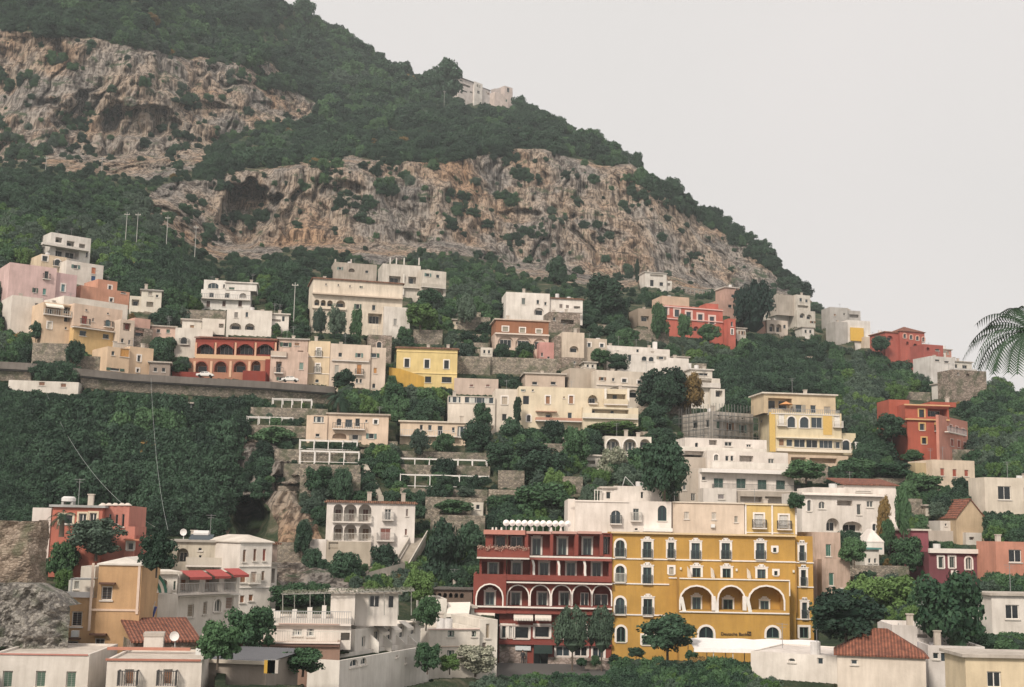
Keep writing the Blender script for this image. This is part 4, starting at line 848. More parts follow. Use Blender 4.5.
b.block(70, 184, 318, 470, 8, 0, [('ow',112,347,60,34,{'deep':1.5,'ad':1.0,'ac':(.78,.72,.62)}),('o',165,342,26,30,{'deep':1.2}),('o',165,376,24,26,{'deep':1.2}),('st',97,402,16,26,{'sh':(.66,.6,.5)}),('a',160,412,8,9,{'g':0}),('d',100,349,18,20,{'in':1.4,'g':2})], sink=3)
b.rail(78, 184, 362, out=.8, h=.9, col=(.5,.5,.5))
b = Bld('house', 'narrow white house at the left edge beside the peach house with the awning', 'house', 50, 400, 35, short='the narrow white house at the left edge', col=(.78,.72,.66))
b.block(-50, 69, 292, 430, 8, .5, [('g',48,325,12,16,{'g':2})], sink=3)
b = Bld('house', 'apricot corner house with a small white roof box above the road, left', 'house', 400, 585, 40, short='the apricot corner house', col=(.76,.57,.40), dirt=.3)
b.block(402, 492, 486, 592, 7, 0, [('t',439,528,12,24,{'g':1}),('t',434,574,10,14,{'g':1})], [('g',0,0,0,0)], sink=2, par=.15)
b.block(316, 401.5, 486, 588, 7, -.6, [('g',340,508,12,16,{'g':1}),('g',348,570,34,10,{'g':0}),('s',385,504,34,36,{'sh':(.55,.28,.08)})], name='side_block', sink=2, par=.15)
b = Bld('house', 'narrow beige tower house with a red brown loggia right of the long peach house', 'house', 395, 475, 40, short='the narrow beige tower house', col=(.72,.60,.50))
b.block(366, 420, 380, 486, 6, 0, [('o',393,408,30,30,{'deep':1.2}),('s',393,406,18,26,{'in':1.1,'sh':(.25,.07,.05)}),('a',376,459,11,16,{'g':0}),('g',402,466,8,18,{'g':2})], sink=2)
b.block(421, 482, 376, 412, 6, 1, [], col=(.66,.42,.35), name='pink_block', sink=1, par=.2); b.block(421, 490, 412, 492, 5, .5, [('o',442,428,34,30,{'deep':1.})], mat=stone('rubble', (.2,.16,.13), (.38,.31,.26), 2.2), name='stone_block', sink=2)
b = Bld('house', 'small white house with a grey slab roof and shaded porches right of the salmon house', 'house', 460, 335, 15, short='the small white house with the grey slab roof', col=(.74,.69,.60))
b.block(447, 524, 270, 335, 7, 0, [('g',482,280,16,16,{'g':1}),('o',480,322,26,20,{'deep':1}),('g',508,290,10,10,{'g':0})], roof='slab', roofcol=(.42,.4,.38), sink=3)
b.block(402, 446.5, 290, 345, 6, .6, [('o',425,315,28,24,{'deep':1})], name='side_block', sink=4)
crop('B')
b = Bld('house', 'white house with one arched window at the left of the red arcaded restaurant', 'house', 100, 480, 14, short='the white house with one arched window', col=(.78,.73,.66))
b.block(20, 182, 380, 500, 8, 0, [('ab',60,432,26,30,{'g':0,'bd':.4}),('g',96,372,1,1,{})], sink=4)
b.block(52, 136, 345, 384, 6, 2, [('s',95,371,18,12,{'sh':(.3,.18,.1)})], name='upper_block', sink=1, roof='slab', roofcol=(.6,.55,.5)); b.block(138, 236, 338, 384, 6, 1.5, [('o',220,368,20,18,{'deep':1}),('',0,0,0,0)], name='upper_block', sink=1, par=.7)
b = Bld('villa', 'white villa with long balconies and one big arched window on the wooded slope', 'villa', 240, 290, 8, short='the white villa with the big arched window', col=(.82,.79,.75))
b.block(130, 346, 250, 296, 8, 0, [('s',164,274,16,28,{'sh':(.09,.05,.04)}),('s',232,272,15,26,{'sh':(.09,.05,.04)}),('s',301,273,16,26,{'sh':(.09,.05,.04)})], sink=3)
b.block(133, 345, 216, 250, 7.5, .9, [('g',178,236,20,20,{'g':0}),('g',246,238,20,20,{'g':0}),('ao',313,238,30,20,{'deep':1})], name='middle_storey', sink=0)
b.block(145, 240, 172, 217, 6, 1.5, [('a',186,196,46,24,{'g':2}),('g',232,198,8,16,{'g':1})], name='upper_block', sink=0); b.block(240, 372, 186, 217, 6, 1.6, [('g',265,208,24,10,{'g':1})], name='upper_block', sink=0, roof='slab', roofcol=(.74,.7,.66))
b.rail(130, 346, 251, out=1, h=.9, col=(.3,.3,.3))
b = Bld('house', 'white house with two broad arches and a terrace wing above the red restaurant', 'house', 340, 395, 10, short='the white house with two broad arches', col=(.82,.77,.71))
b.block(242, 437, 300, 405, 8, 0, [('s',284,322,16,24,{'sh':(.22,.2,.18)}),('ao',281,370,50,28,{'deep':1.5}),('ao',343,372,42,28,{'deep':1.5}),('a',330,320,12,22,{'g':3})], sink=3)
b.block(412, 510, 320, 380, 7, 1, [('o',450,345,50,10,{'deep':.8}),('d',487,338,12,22,{'g':1})], name='wing', sink=3, roof='slab', roofcol=(.76,.7,.64))
RR_ = (.26,.045,.03)
b = Bld('restaurant', 'dark red restaurant with two storeys of arches and peach frames above the road', 'restaurant', 280, 565, 6, short='the red arcaded restaurant', col=RR_, dirt=.25)
f = []
for c in (153, 238, 325, 410): f += [('o',c,466,76,52,{'deep':2.2})]
b.block(108, 458, 426, 500, 9, .8, f, sink=0, roof='shed', hip=1.6, eave=.3)
for c in (153, 238, 325, 410):
    a0 = b.loc(cx(c-37), cy(438), 'y', .8); a1 = b.loc(cx(c+37), cy(438), 'y', .8); m = MB(); n = 8
    for k in range(n):
        t0, t1 = k/n, (k+1)/n; h = lambda t: .35+1.0*abs(2*t-1)**2
        xa, xb = a0[0]+(a1[0]-a0[0])*t0, a0[0]+(a1[0]-a0[0])*t1; m.q((xa,.72,a0[2]),(xb,.72,a0[2]),(xb,.72,a0[2]-h(t1)),(xa,.72,a0[2]-h(t0)))
    m.build('arch_trim', stucco((.34,.07,.05), .2), b.root)
for x in (111, 195, 281, 367, 453): b.box('pier', x-4, x+4, 440, 498, .6, .2, (.62,.36,.24))
b.box('parapet', 108, 430, 494, 512, -.4, .2, (.60,.40,.24)); 
f = [('aot',c,545,52,46,{'deep':2.2,'tc':(.26,.06,.04),'tw':.15}) for c in (134,217,300)] + [('ao',369,540,40,44,{'deep':2})]
b.block(80, 408, 512, 590, 9.5, -.5, f, name='lower_storey', sink=1, col=(.42,.20,.13), par=.1)
b.block(408.5, 430, 512, 590, 9, -.6, [], name='side_block', sink=1, col=RR_); b.block(8, 128, 566, 604, 4, -3, [('',0,0,0,0)], name='garden_wall', sink=1, col=RR_, par=.2); b.block(312, 410, 562, 604, 3, -2.6, [], name='garden_wall', sink=1, par=.2)
for x in (104, 176, 259, 340): b.box('column', x-5, x+5, 520, 590, -.62, .1, (.66,.42,.28))
b = Bld('house', 'grey pink house with a planted terrace right of the red restaurant', 'house', 510, 600, 8, short='the grey pink house', col=(.66,.50,.42), dirt=.6)
b.block(430, 592, 478, 610, 8, 0, [('o',467,545,24,46,{'deep':.9}),('s',564,541,18,30,{'sh':(.18,.26,.22)}),('g',478,596,20,14,{'g':0})], sink=2)
b.block(466, 592, 428, 482, 6, 2, [('g',497,449,24,18,{'g':0}),('g',545,448,20,12,{'g':3}),('o',560,484,24,18,{'deep':.5})], name='upper_block', sink=0, roof='slab', roofcol=(.5,.46,.42))
b.rail(432, 500, 497, out=.4, h=.8, solid=(.6,.5,.42)); b.rail(446, 486, 568, out=.7, h=.9)
crop('C')
b = Bld('house', 'narrow cream house with tall white shuttered windows by the road', 'house', 125, 600, 6, short='the narrow cream house', col=(.74,.60,.42))
b.block(76, 170, 434, 612, 8, 0, [('stb',123,482,16,34,{'sh':(.5,.48,.42),'bd':.3}),('stb',119,550,16,36,{'sh':(.5,.48,.42),'bd':.3}),('a',116,605,16,14,{'g':1})], sink=2)
b.bar(76, 500, 170, 504, 3, out=.1); b.bar(76, 572, 170, 576, 3, out=.1)
b = Bld('house', 'pinkish white house with orange door and shutters left of the yellow villa', 'house', 290, 610, 12, short='the pinkish white house with orange shutters', col=(.74,.62,.52))
b.block(172, 345, 448, 625, 8, 0, [('g',216,493,16,18,{'g':1}),('g',297,495,16,18,{'g':1}),('s',201,554,18,34,{'sh':(.4,.38,.33)}),('sb',297,556,20,44,{'sh':(.48,.22,.08),'bd':.6}),('a',288,605,11,18,{'g':0}),('a',304,605,11,18,{'g':0})], sink=2)
b.block(345.5, 410, 462, 640, 8, .4, [('g',361,495,22,18,{'g':3}),('s',366,561,14,24,{'sh':(.5,.24,.08)}),('a',360,626,14,20,{'g':0})], name='side_block', sink=2)
b.rail(180, 340, 517, out=.4, h=.5, solid=(.74,.62,.52))
b = Bld('house', 'rough stone house with an arched window between the cream villa and the yellow villa', 'house', 390, 500, 10, short='the rough stone house', col=(.4,.3,.25), mat=stone('rubble'))
b.block(336, 436, 408, 520, 7, 2, [('at',383,452,20,30,{'g':1,'tc':(.55,.45,.38)}),('a',324,438,1,1,{}),('',0,0,0,0)], sink=4)
b = Bld('villa', 'bright yellow villa with dark windows, white trim and a thin red roof edge', 'villa', 585, 610, 4, short='the bright yellow villa', col=(.76,.60,.28), dirt=.25)
YW = dict(fr=(.03,.06,.05), tc=(.76,.70,.6), tw=.22, g=0)
b.block(456, 718, 468, 628, 9, 0, [('t',502,528,20,36,YW),('t',588,532,20,36,YW),('t',672,535,20,36,YW),('g',593,599,26,26,YW),('g',673,600,42,24,YW)], sink=2, roof='lip')
b.bar(456, 570, 718, 574, 4, out=.15, col=(.78,.62,.3)); b.bar(456, 478, 718, 484, 3, out=.12, col=(.78,.62,.3))
m = MB(); a = b.loc(cx(425), cy(560), 'y', -3); c = b.loc(cx(575), cy(640), 'y', -3)
m.q((a[0],-3,a[2]+.6),(a[0]+2.2,-3,a[2]+.4),(c[0],-3,c[2]+2.4),(c[0],-3,c[2]-1.6),(a[0]+1,-3,c[2]-1.6),(a[0],-3,c[2]+1)); n0 = len(m.v); m.v += [(x,y+.4,z) for x,y,z in m.v]; m.f.append(tuple(range(n0, 2*n0))); m.f += [(i,(i+1)%n0,(i+1)%n0+n0,i+n0) for i in range(n0)]
m.build('stair_wall', stucco((.62,.38,.08), .4), b.root)
crop('C')
b = Bld('villa', 'big cream villa with a long straight roof line, an arched loggia and a white wing', 'villa', 280, 370, 14, short='the big cream villa with the loggia', col=(.78,.69,.58), dirt=.45)
b.block(95, 482, 178, 400, 10, 0, [('ao',116,268,22,26,{'deep':1.6}),('ao',143,270,22,26,{'deep':1.6}),('ao',172,272,24,26,{'deep':1.6}),('ao',218,274,40,30,{'deep':1.6}),('g',291,286,15,22,{'g':0}),('g',360,290,15,22,{'g':1}),('g',155,190,6,8,{'g':0}),('g',208,193,6,8,{'g':0}),('g',258,198,6,8,{'g':0}),('g',305,202,6,8,{'g':0}),('g',145,368,16,22,{'g':0}),('o',365,338,60,44,{'deep':2})], sink=4, roof='lip')
b.bar(95, 232, 482, 252, 6, out=.9, col=(.6,.5,.4)); b.bar(95, 290, 240, 298, 8, out=.4, col=(.72,.62,.5))
b.block(403, 515, 288, 392, 7, -1.5, [('s',452,352,14,28,{'sh':(.33,.32,.30)})], col=(.80,.75,.70), name='white_wing', sink=3)
b = Bld('house', 'pale stone house with arched openings half hidden by trees, above the big cream villa', 'house', 280, 165, 14, short='the pale stone house above the big villa', col=(.50,.44,.38), dirt=.7)
b.block(188, 372, 100, 170, 7, 0, [('ao',265,130,26,16,{'deep':1}),('a',330,136,14,12,{'g':0}),('g',215,122,12,12,{'g':1})], sink=4)
for x in (192, 260): b.box('chimney', x, x+6, 82, 104, 2, .5, (.5,.44,.38))
b = Bld('house', 'grey white house with a deep porch, column and rooftop posts below the cliff', 'house', 480, 235, 14, short='the grey white house with the deep porch', col=(.68,.63,.57), dirt=.6)
b.block(396, 560, 106, 240, 8, 0, [('o',525,175,34,34,{'deep':1.5}),('d',520,178,18,26,{'in':1.4,'g':2}),('o',450,170,50,30,{'deep':1.5}),('',0,0,0,0)], sink=4, par=.3)
for x in (428, 455, 488, 552): b.box('roof_post', x, x+5, 76, 108, 1, .3, (.62,.58,.52))
b.rail(400, 560, 200, out=.8, h=.9, solid=(.62,.57,.5)); b.box('pillar', 484, 491, 145, 236, -.5, .35, (.7,.65,.58))
b = Bld('house', 'grey white house with two arched loggias, right of the house with the deep porch', 'house', 618, 240, 22, short='the grey white house with two arched loggias', col=(.70,.65,.58), dirt=.5)
b.block(566, 670, 132, 245, 7, 0, [('g',592,150,14,14,{'g':1}),('g',635,156,14,14,{'g':1}),('ao',604,216,36,22,{'deep':1.3}),('ao',646,224,28,24,{'deep':1.3})], sink=4); b.rail(566, 670, 202, out=.9, h=.8, solid=(.62,.57,.5))
# ================================================================== MIDDLE VILLAGE
crop('D')
b = Bld('house', 'clean white modernist house with a shallow blind niche, on the wooded slope', 'house', 220, 230, 8, short='the clean white modernist house', col=(.84,.79,.74))
b.block(137, 304, 125, 238, 8, 0, [('s',204,157,14,24,{'sh':(.13,.15,.14)}),('g',259,160,10,16,{'g':1}),('g',311,168,1,1,{}),('ao',263,196,38,28,{'deep':.5}),('g',288,166,9,12,{'g':1})], sink=3, par=.25)
b.block(304.5, 430, 150, 200, 7, .6, [('s',347,180,12,24,{'sh':(.2,.16,.14)}),('s',372,184,12,24,{'sh':(.2,.16,.14)}),('o',408,186,24,20,{'deep':1})], name='wing', sink=3, roof='lip')
b.rail(310, 430, 196, out=1.0, h=.8, solid=(.80,.75,.70))
b = Bld('house', 'pink beige house with a brick brown upper gallery and shallow arches below', 'house', 200, 325, 8, short='the pink beige house with the brown gallery', col=(.70,.55,.46))
b.block(95, 300, 280, 340, 8, 0, [('ao',136,312,60,44,{'deep':.4}),('ao',204,316,60,44,{'deep':.4}),('ao',266,320,50,40,{'deep':.4})], sink=4, par=.1)
BR = (.34,.15,.08)
b.block(98, 300, 232, 280, 7.5, .5, [('st',135,263,22,18,{'sh':(.3,.28,.22)}),('st',200,268,20,18,{'sh':(.3,.28,.22)}),('st',263,272,20,14,{'sh':(.3,.28,.22)})], name='gallery', col=BR, sink=0, roof='slab', roofcol=(.70,.58,.50))
b.bar(95, 278, 302, 292, 5, out=.7, col=(.70,.6,.52))
b.block(264, 320, 314, 380, 6, -3, [('g',275,360,8,14,{'g':0}),('g',300,372,10,8,{'g':0})], name='pink_annex', col=(.64,.33,.30), sink=3)
b = Bld('house', 'ruined stone terrace house beside the clean white house', 'house', 350, 265, 12, short='the ruined stone terrace house', col=(.45,.4,.35), mat=stone('rubble'))
b.block(302, 420, 200, 275, 6, 0, [('o',372,236,50,16,{'deep':1.5}),('g',322,225,10,14,{'g':0})], sink=3, par=.3)
b = Bld('house', 'beige house with a curved stone tower base and round arch, middle of the village', 'house', 400, 385, 10, short='the beige house with the stone base', col=(.68,.58,.48), dirt=.5)
b.block(352, 436, 276, 372, 7, 0, [('ao',397,340,34,24,{'deep':.8})], sink=0)
b.block(352, 436, 372, 408, 7, -.1, [('g',400,390,6,10,{'g':0})], name='stone_base', mat=stone('rubble'), sink=4); b.block(326, 351, 290, 400, 6, .8, [], name='side_block', mat=stone('rubble'), sink=3)
b.block(437, 522, 300, 362, 7, 1.5, [('t',455,324,12,16,{'g':3}),('t',503,326,14,14,{'g':3})], name='wing', sink=5)
b = Bld('house', 'white stepped house with many terraces climbing the slope, right of the beige house', 'house', 640, 400, 14, short='the white stepped house with terraces', col=(.82,.77,.72))
b.block(558, 756, 362, 425, 8, 0, [('d',610,370,12,30,{'g':1}),('a',665,376,20,18,{'g':1}),('a',692,378,20,18,{'g':1}),('g',730,372,18,14,{'g':3})], sink=4); b.block(520, 700, 330, 364, 7, 3, [('g',560,350,20,10,{'g':2}),('d',640,350,10,20,{'g':1})], name='upper_block', sink=3, par=.2)
b.rail(560, 756, 358, s0=.8, out=.6, h=.3, solid=(.8,.75,.7)); b.block(520, 560, 345, 380, 5, 1.6, [], name='side_block', sink=4)
b = Bld('house', 'big cream white house with a curved arcaded corner above the long yellow house', 'house', 580, 520, 12, short='the big cream house with the curved corner', col=(.74,.66,.57), dirt=.4)
b.block(482, 692, 424, 560, 9, 0, [('g',505,453,13,12,{'g':1}),('g',547,456,10,12,{'g':1}),('t',589,460,18,14,{'g':1}),('t',646,466,14,14,{'g':1}),('ao',556,500,60,30,{'deep':1.}),('ao',622,510,42,30,{'deep':.5}),('ao',666,514,30,30,{'deep':.5})], sink=3)
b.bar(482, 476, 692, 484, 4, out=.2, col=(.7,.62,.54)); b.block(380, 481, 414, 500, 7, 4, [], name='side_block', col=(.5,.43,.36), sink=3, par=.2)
b = Bld('house', 'long pale yellow house with brown shutters, arched door and stacked right hand terraces', 'house', 390, 620, 5, short='the long pale yellow house', col=(.78,.68,.52), dirt=.25)
b.block(186, 512, 486, 640, 9, 0, [('d',214,534,24,32,{'g':0}),('st',297,534,16,30,{'sh':(.30,.15,.08)}),('st',386,533,16,30,{'sh':(.30,.15,.08)}),('ao',468,531,36,32,{'deep':1.2}),('at',224,604,15,26,{'g':0}),('ao',300,594,26,28,{'deep':.8}),('g',381,595,16,26,{'g':2}),('g',203,497,8,7,{'g':0}),('g',240,497,8,7,{'g':0}),('g',359,524,6,7,{'g':0})], sink=3)
b.block(512.5, 604, 492, 562, 8, -.4, [('o',556,526,76,30,{'deep':2}),('d',552,522,18,18,{'in':1.9,'g':1})], name='terrace_block', sink=0); b.rail(512, 604, 549, s0=-.4, out=.9, h=.9, solid=(.76,.66,.5))
b.block(432, 642, 562, 622, 7, -2.6, [('o',535,582,140,26,{'deep':2}),('d',470,584,12,20,{'in':1.9,'g':1}),('d',542,584,14,20,{'in':1.9,'g':1})], name='terrace_block', sink=2); b.rail(430, 642, 602, s0=-2.6, out=.6, h=.8, solid=(.80,.72,.58))
b.rail(252, 428, 612, out=1.4, h=.5, solid=(.55,.3,.22)); b.rail(454, 486, 546, out=.7, h=.8); b.bar(250, 578, 330, 580, 3, out=.9, col=(.45,.28,.2))
for x in (513, 600): b.box('white_buttress', x, x+8, 490, 562, -.75, .34, (.78,.72,.64))
b = Bld('house', 'flat roofed beige attic storey behind the long pale yellow house', 'house', 290, 480, 6, short='the beige attic storey', col=(.64,.52,.43))
b.block(210, 362, 436, 500, 7, 0, [('g',247,470,20,12,{'g':0}),('g',318,470,20,12,{'g':0})], sink=3, roof='slab', roofcol=(.6,.54,.48))
b = Bld('house', 'beige grey low house with two tiny brown windows, left of the long pale yellow house', 'house', 60, 480, 5, short='the beige grey low house', col=(.62,.50,.43))
b.block(-60, 108, 452, 510, 8, 0, [('s',6,479,14,8,{'sh':(.2,.1,.08)}),('s',68,479,14,8,{'sh':(.2,.1,.08)})], sink=3, par=.2)
b = Bld('house', 'white and cream house with a long glazed veranda, left of the long pale yellow house', 'house', 100, 600, 5, short='the white house with the glazed veranda', col=(.76,.69,.61))
b.block(96, 185, 492, 650, 8, 0, [('st',132,536,22,30,{'sh':(.45,.38,.30)}),('d',131,600,18,26,{'g':0}),('',0,0,0,0)], sink=2)
b.block(-85, 95.5, 520, 650, 8, -.5, [('c',35,532,110,28,{'g':3}),('c',-60,532,50,24,{'g':3}),('o',60,640,60,20,{'deep':1})], name='veranda', sink=2, par=.4)
crop('J')
b = Bld('house', 'low cream house with blue glazed door and long balcony under a white shade sail', 'house', 150, 215, 4, short='the low cream house with the blue door', col=(.76,.62,.48))
b.block(0, 288, 168, 250, 7, 0, [('g',84,188,12,24,{'g':0}),('g',118,188,14,22,{'g':3}),('g',158,200,20,40,{'g':1}),('c',243,202,34,40,{'g':2}),('g',210,196,12,20,{'g':3})], sink=2, roof='slab', roofcol=(.78,.70,.60))
b.rail(0, 225, 218, out=1.2, h=.9, col=(.55,.53,.5)); b.bar(0, 222, 288, 226, 4, out=.4)
t = Bld('shade_sail', 'white curved shade sail on white posts above the low cream house', 'shade sail', 90, 148, 4)
m = MB(); a = t.loc(cx(52), cy(112)); c = t.loc(cx(130), cy(112)); n = 8
for i in range(n):
    u, v = i/n, (i+1)/n; X = lambda q: a[0]+(c[0]-a[0])*q; Z = lambda q: a[2]-1.0*math.sin(math.pi*q)
    m.q((X(u),0,Z(u)),(X(v),0,Z(v)),(X(v),3,Z(v)+.3),(X(u),3,Z(u)+.3))
m.build('cloth', plain('canvas', (.82,.78,.76)), t.root); m = MB()
for q in (0, 1):
    for y0_, zt_ in ((-.15, .1), (2.9, .4)): m = MB(); m.box(X(q)-.15, X(q)+.15, y0_, y0_+.3, a[2]-3.5, a[2]+zt_); m.build('post', plain('post_white', (.78,.74,.7)), t.root)
b = Bld('house', 'white pavilion with three open arches and glazed doors under a leafy pergola', 'pavilion', 880, 280, 4, short='the white pavilion with three arches', col=(.78,.72,.64))
b.block(806, 990, 222, 300, 6, 0, [('aot',839,256,52,50,{'deep':1.4}),('aot',905,257,52,50,{'deep':1.4}),('ao',965,250,40,36,{'deep':1.4}),('cd',839,260,34,34,{'in':1.3,'g':2,'fr':(.7,.7,.68)}),('cd',905,262,34,34,{'in':1.3,'g':2,'fr':(.7,.7,.68)})], sink=3)
b = Bld('house', 'tiny white kiosk with a dark opening among the bushes below the pavilion', 'kiosk', 750, 330, 4, short='the tiny white kiosk', col=(.78,.74,.68)); b.block(718, 792, 300, 336, 4, 0, [('o',748,324,40,14,{'deep':1.2})], sink=2, roof='slab', roofcol=(.74,.68,.62))
b = Bld('house', 'tiny white hut with an arched doorway among the stone terraces', 'hut', 305, 512, 4, short='the tiny white hut', col=(.76,.70,.62)); b.block(282, 328, 482, 514, 3, 0, [('a',307,500,16,20,{'g':0})], sink=1, par=.1)
crop('I')
b = Bld('house', 'cream house with an iron balcony and low arched porch above the pergola terraces', 'house', 500, 250, 5, short='the cream house above the pergola terraces', col=(.76,.60,.47))
b.block(328, 418, 152, 252, 8, -.3, [('c',381,169,44,26,{'g':2}),('g',376,237,18,14,{'g':0})], sink=3); b.block(418.5, 680, 150, 258, 8, 0, [('a',468,180,22,30,{'g':0}),('g',510,186,30,34,{'g':3}),('g',548,182,20,34,{'g':0}),('g',586,176,10,10,{'g':3}),('t',626,180,16,18,{'g':1}),('ao',470,240,60,24,{'deep':1.2}),('g',538,246,26,22,{'g':0}),('g',607,241,22,22,{'g':0})], name='wall', sink=3, roof='slab', roofcol=(.55,.47,.40))
b.rail(440, 578, 208, out=1., h=.9); b.bar(328, 130, 680, 134, 3, s0=3, out=.2, col=(.6,.55,.5)) if False else None
# ================================================================== RIGHT SIDE
crop('H')
b = Bld('house', 'grey unfinished building wrapped in metal scaffolding', 'building', 320, 310, 26, short='the scaffolded grey building', col=(.50,.46,.42), dirt=.6)
b.block(294, 456, 172, 315, 10, 0, [('g',317,222,14,30,{'g':0}),('g',364,231,14,32,{'g':0}),('g',415,238,14,32,{'g':0}),('g',364,292,28,14,{'g':0}),('g',318,186,8,7,{'g':0}),('g',365,192,8,7,{'g':0}),('g',415,196,8,7,{'g':0})], left=[('g',272,216,16,30,{'g':0}),('g',222,220,20,30,{'g':0})], sink=5, par=.2)
b.bar(294, 200, 456, 212, 3, out=.2, col=(.45,.42,.38)); sc = b
m = MB()
for z in (188, 212, 246, 270, 300):
    for o_ in (-1.4, -.5):
        p = b.loc(cx(296), cy(z-8), 'y', o_); q = b.loc(cx(470), cy(z-8), 'y', o_); m.bar((p[0],o_,p[2]), (q[0],o_,p[2]), .05)
        m.bar((p[0]+(-1 if o_ < -1 else -.4),0,p[2]), (p[0]+(-1 if o_ < -1 else -.4),10,p[2]), .05)
    m.box(p[0], q[0], -1.3, -.6, p[2]-.12, p[2]-.06)
for k in range(8):
    x = p[0] + (q[0]-p[0])*k/7
    for o_ in (-1.4, -.5): m.bar((x,o_,p[2]-6), (x,o_,b.last[3]+1.4), .05)
for k in range(5):
    for xx in (-1, -.4): m.bar((b.last[0]+xx,k*2.4,p[2]-6), (b.last[0]+xx,k*2.4,b.last[3]+1.2), .05)
sroot = empty('scaffolding', b.P, 'metal pole scaffolding standing against the grey unfinished building', 'scaffolding', rz=b.yaw); m.build('poles', plain('scaffold_steel', (.25,.25,.24), .5, .5), sroot)
crop('H')
b = Bld('hotel', 'white terraced hotel with four dark green doors and three stacked terraces', 'hotel', 430, 480, 9, short='the white hotel with green doors', col=(.80,.74,.69), sh=GD)
b.block(242, 622, 404, 500, 9, 0, [('s',318,456,40,42,{}),('s',409,458,40,42,{}),('s',494,463,38,42,{}),('s',569,464,38,40,{}),('g',258,438,16,16,{'g':0})], sink=2, par=.2)
b.bar(240, 398, 622, 424, 15, out=1.3, col=(.82,.77,.72), name='cornice'); b.rail(300, 650, 486, out=1.4, h=.9, col=(.10,.14,.10))
b.block(272, 598, 330, 402, 8, 3, [('at',308,354,18,26,{'g':0}),('g',352,357,14,22,{'g':0}),('g',372,357,12,22,{'g':0}),('o',430,358,56,24,{'deep':1.5}),('g',530,370,24,24,{'g':3})], name='middle_storey', sink=.5, par=.15)
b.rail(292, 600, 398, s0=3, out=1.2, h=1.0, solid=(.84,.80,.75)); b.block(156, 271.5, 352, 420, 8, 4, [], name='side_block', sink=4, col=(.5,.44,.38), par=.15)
b.block(182, 512, 278, 335, 7, 6, [('a',229,303,14,20,{'g':0}),('o',295,293,32,20,{'deep':1.2}),('g',357,299,30,18,{'g':0}),('g',440,306,20,12,{'g':0})], name='upper_storey', sink=.5, par=.15); b.rail(162, 512, 326, s0=6, out=1.2, h=.5, solid=(.82,.78,.72))
b.block(256, 390, 478, 560, 5, -2, [('s',328,512,26,20,{'sh':(.25,.22,.22)})], name='front_block', sink=3, par=.2)
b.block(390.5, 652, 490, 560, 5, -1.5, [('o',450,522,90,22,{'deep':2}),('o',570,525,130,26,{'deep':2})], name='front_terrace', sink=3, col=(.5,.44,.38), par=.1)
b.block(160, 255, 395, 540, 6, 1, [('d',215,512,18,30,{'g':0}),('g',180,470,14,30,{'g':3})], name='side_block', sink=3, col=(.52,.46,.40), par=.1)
b = Bld('villa', 'large yellow villa with terraced storeys, white arched doors and a glazed gallery', 'villa', 680, 330, 7, short='the large yellow villa', col=(.68,.53,.27), dirt=.3)
LY = (.74,.64,.45)
b.block(548, 815, 172, 345, 10, 0, [('sb',572,202,24,44,{'sh':(.76,.72,.66),'bd':.6,'rc':(.7,.66,.6)}),('at',612,210,32,44,{'g':3}),('at',664,212,36,44,{'g':3}),('g',714,213,44,42,{'g':3}),('sb',797,206,24,48,{'sh':(.76,.72,.66),'bd':.6,'rc':(.7,.66,.6)}),('g',604,294,24,28,{'g':2,'nomull':1}),('g',645,296,44,32,{'g':1}),('g',695,298,46,32,{'g':0}),('g',752,300,54,32,{'g':2}),('g',572,292,20,28,{'g':3}),('g',800,303,18,26,{'g':3})], left=[('g',490,206,7,10,{'g':0}),('g',495,300,14,10,{'g':0})], sink=3, col=LY, par=.15)
b.box('yellow_panel', 740, 776, 180, 262, -.05, .04, (.64,.42,.13)); b.box('yellow_panel', 524, 547, 170, 330, -.02, .3, (.64,.44,.14))
b.bar(548, 270, 815, 282, 4, out=.6, col=(.78,.7,.55)); b.bar(548, 322, 870, 332, 12, out=.9, col=(.78,.70,.58))
b.block(500, 790, 100, 176, 7.5, 2, [('o',566,136,96,44,{'deep':2}),('g',642,158,26,36,{'g':3}),('g',700,160,22,36,{'g':2}),('g',757,164,26,32,{'g':3})], left=[], name='top_storey', sink=.1, col=(.68,.55,.38), roof='slab', roofcol=(.74,.68,.6), eave=.4)
b.rail(530, 806, 177, s0=2, out=2.1, h=.8, col=(.3,.3,.28)); b.block(816, 872, 255, 350, 7, .8, [('at',832,307,32,46,{'g':2})], name='side_block', sink=2, col=LY)
b.box('white_lintel', 516, 790, 90, 96, 2, .5, (.8,.75,.7)) if False else None
b.block(560, 842, 344, 384, 5, -2, [('o',640,362,60,20,{'deep':1.5}),('o',740,366,110,20,{'deep':1.5})], name='lower_terrace', sink=1, col=(.70,.55,.42), par=.6); b.block(560, 740, 384, 440, 4, -2.2, [], name='stone_base', mat=stone('stone_wall'), sink=2)
b.block(600, 625, 88, 100, 2, 5, [], name='chimney', sink=0) if False else None
t = Bld('parasol', 'orange parasol on the top terrace of the large yellow villa', 'parasol', 590, 140, 7, D=b.D+1)
m = MB(); m.cyl(0,0,0,.6,1.3,.05,10,False); m.build('canopy', plain('parasol_orange', (.62,.30,.12)), t.root); m = MB(); m.tube([(0,0,-1.9),(0,0,.6)], .03); m.build('pole', plain('pale_metal', (.6,.6,.58)), t.root)
crop('E')
b = Bld('house', 'white house with stepped balconies and an autumn brown creeper, above the scaffolding', 'house', 320, 580, 12, short='the white house with the brown creeper', col=(.78,.73,.66))
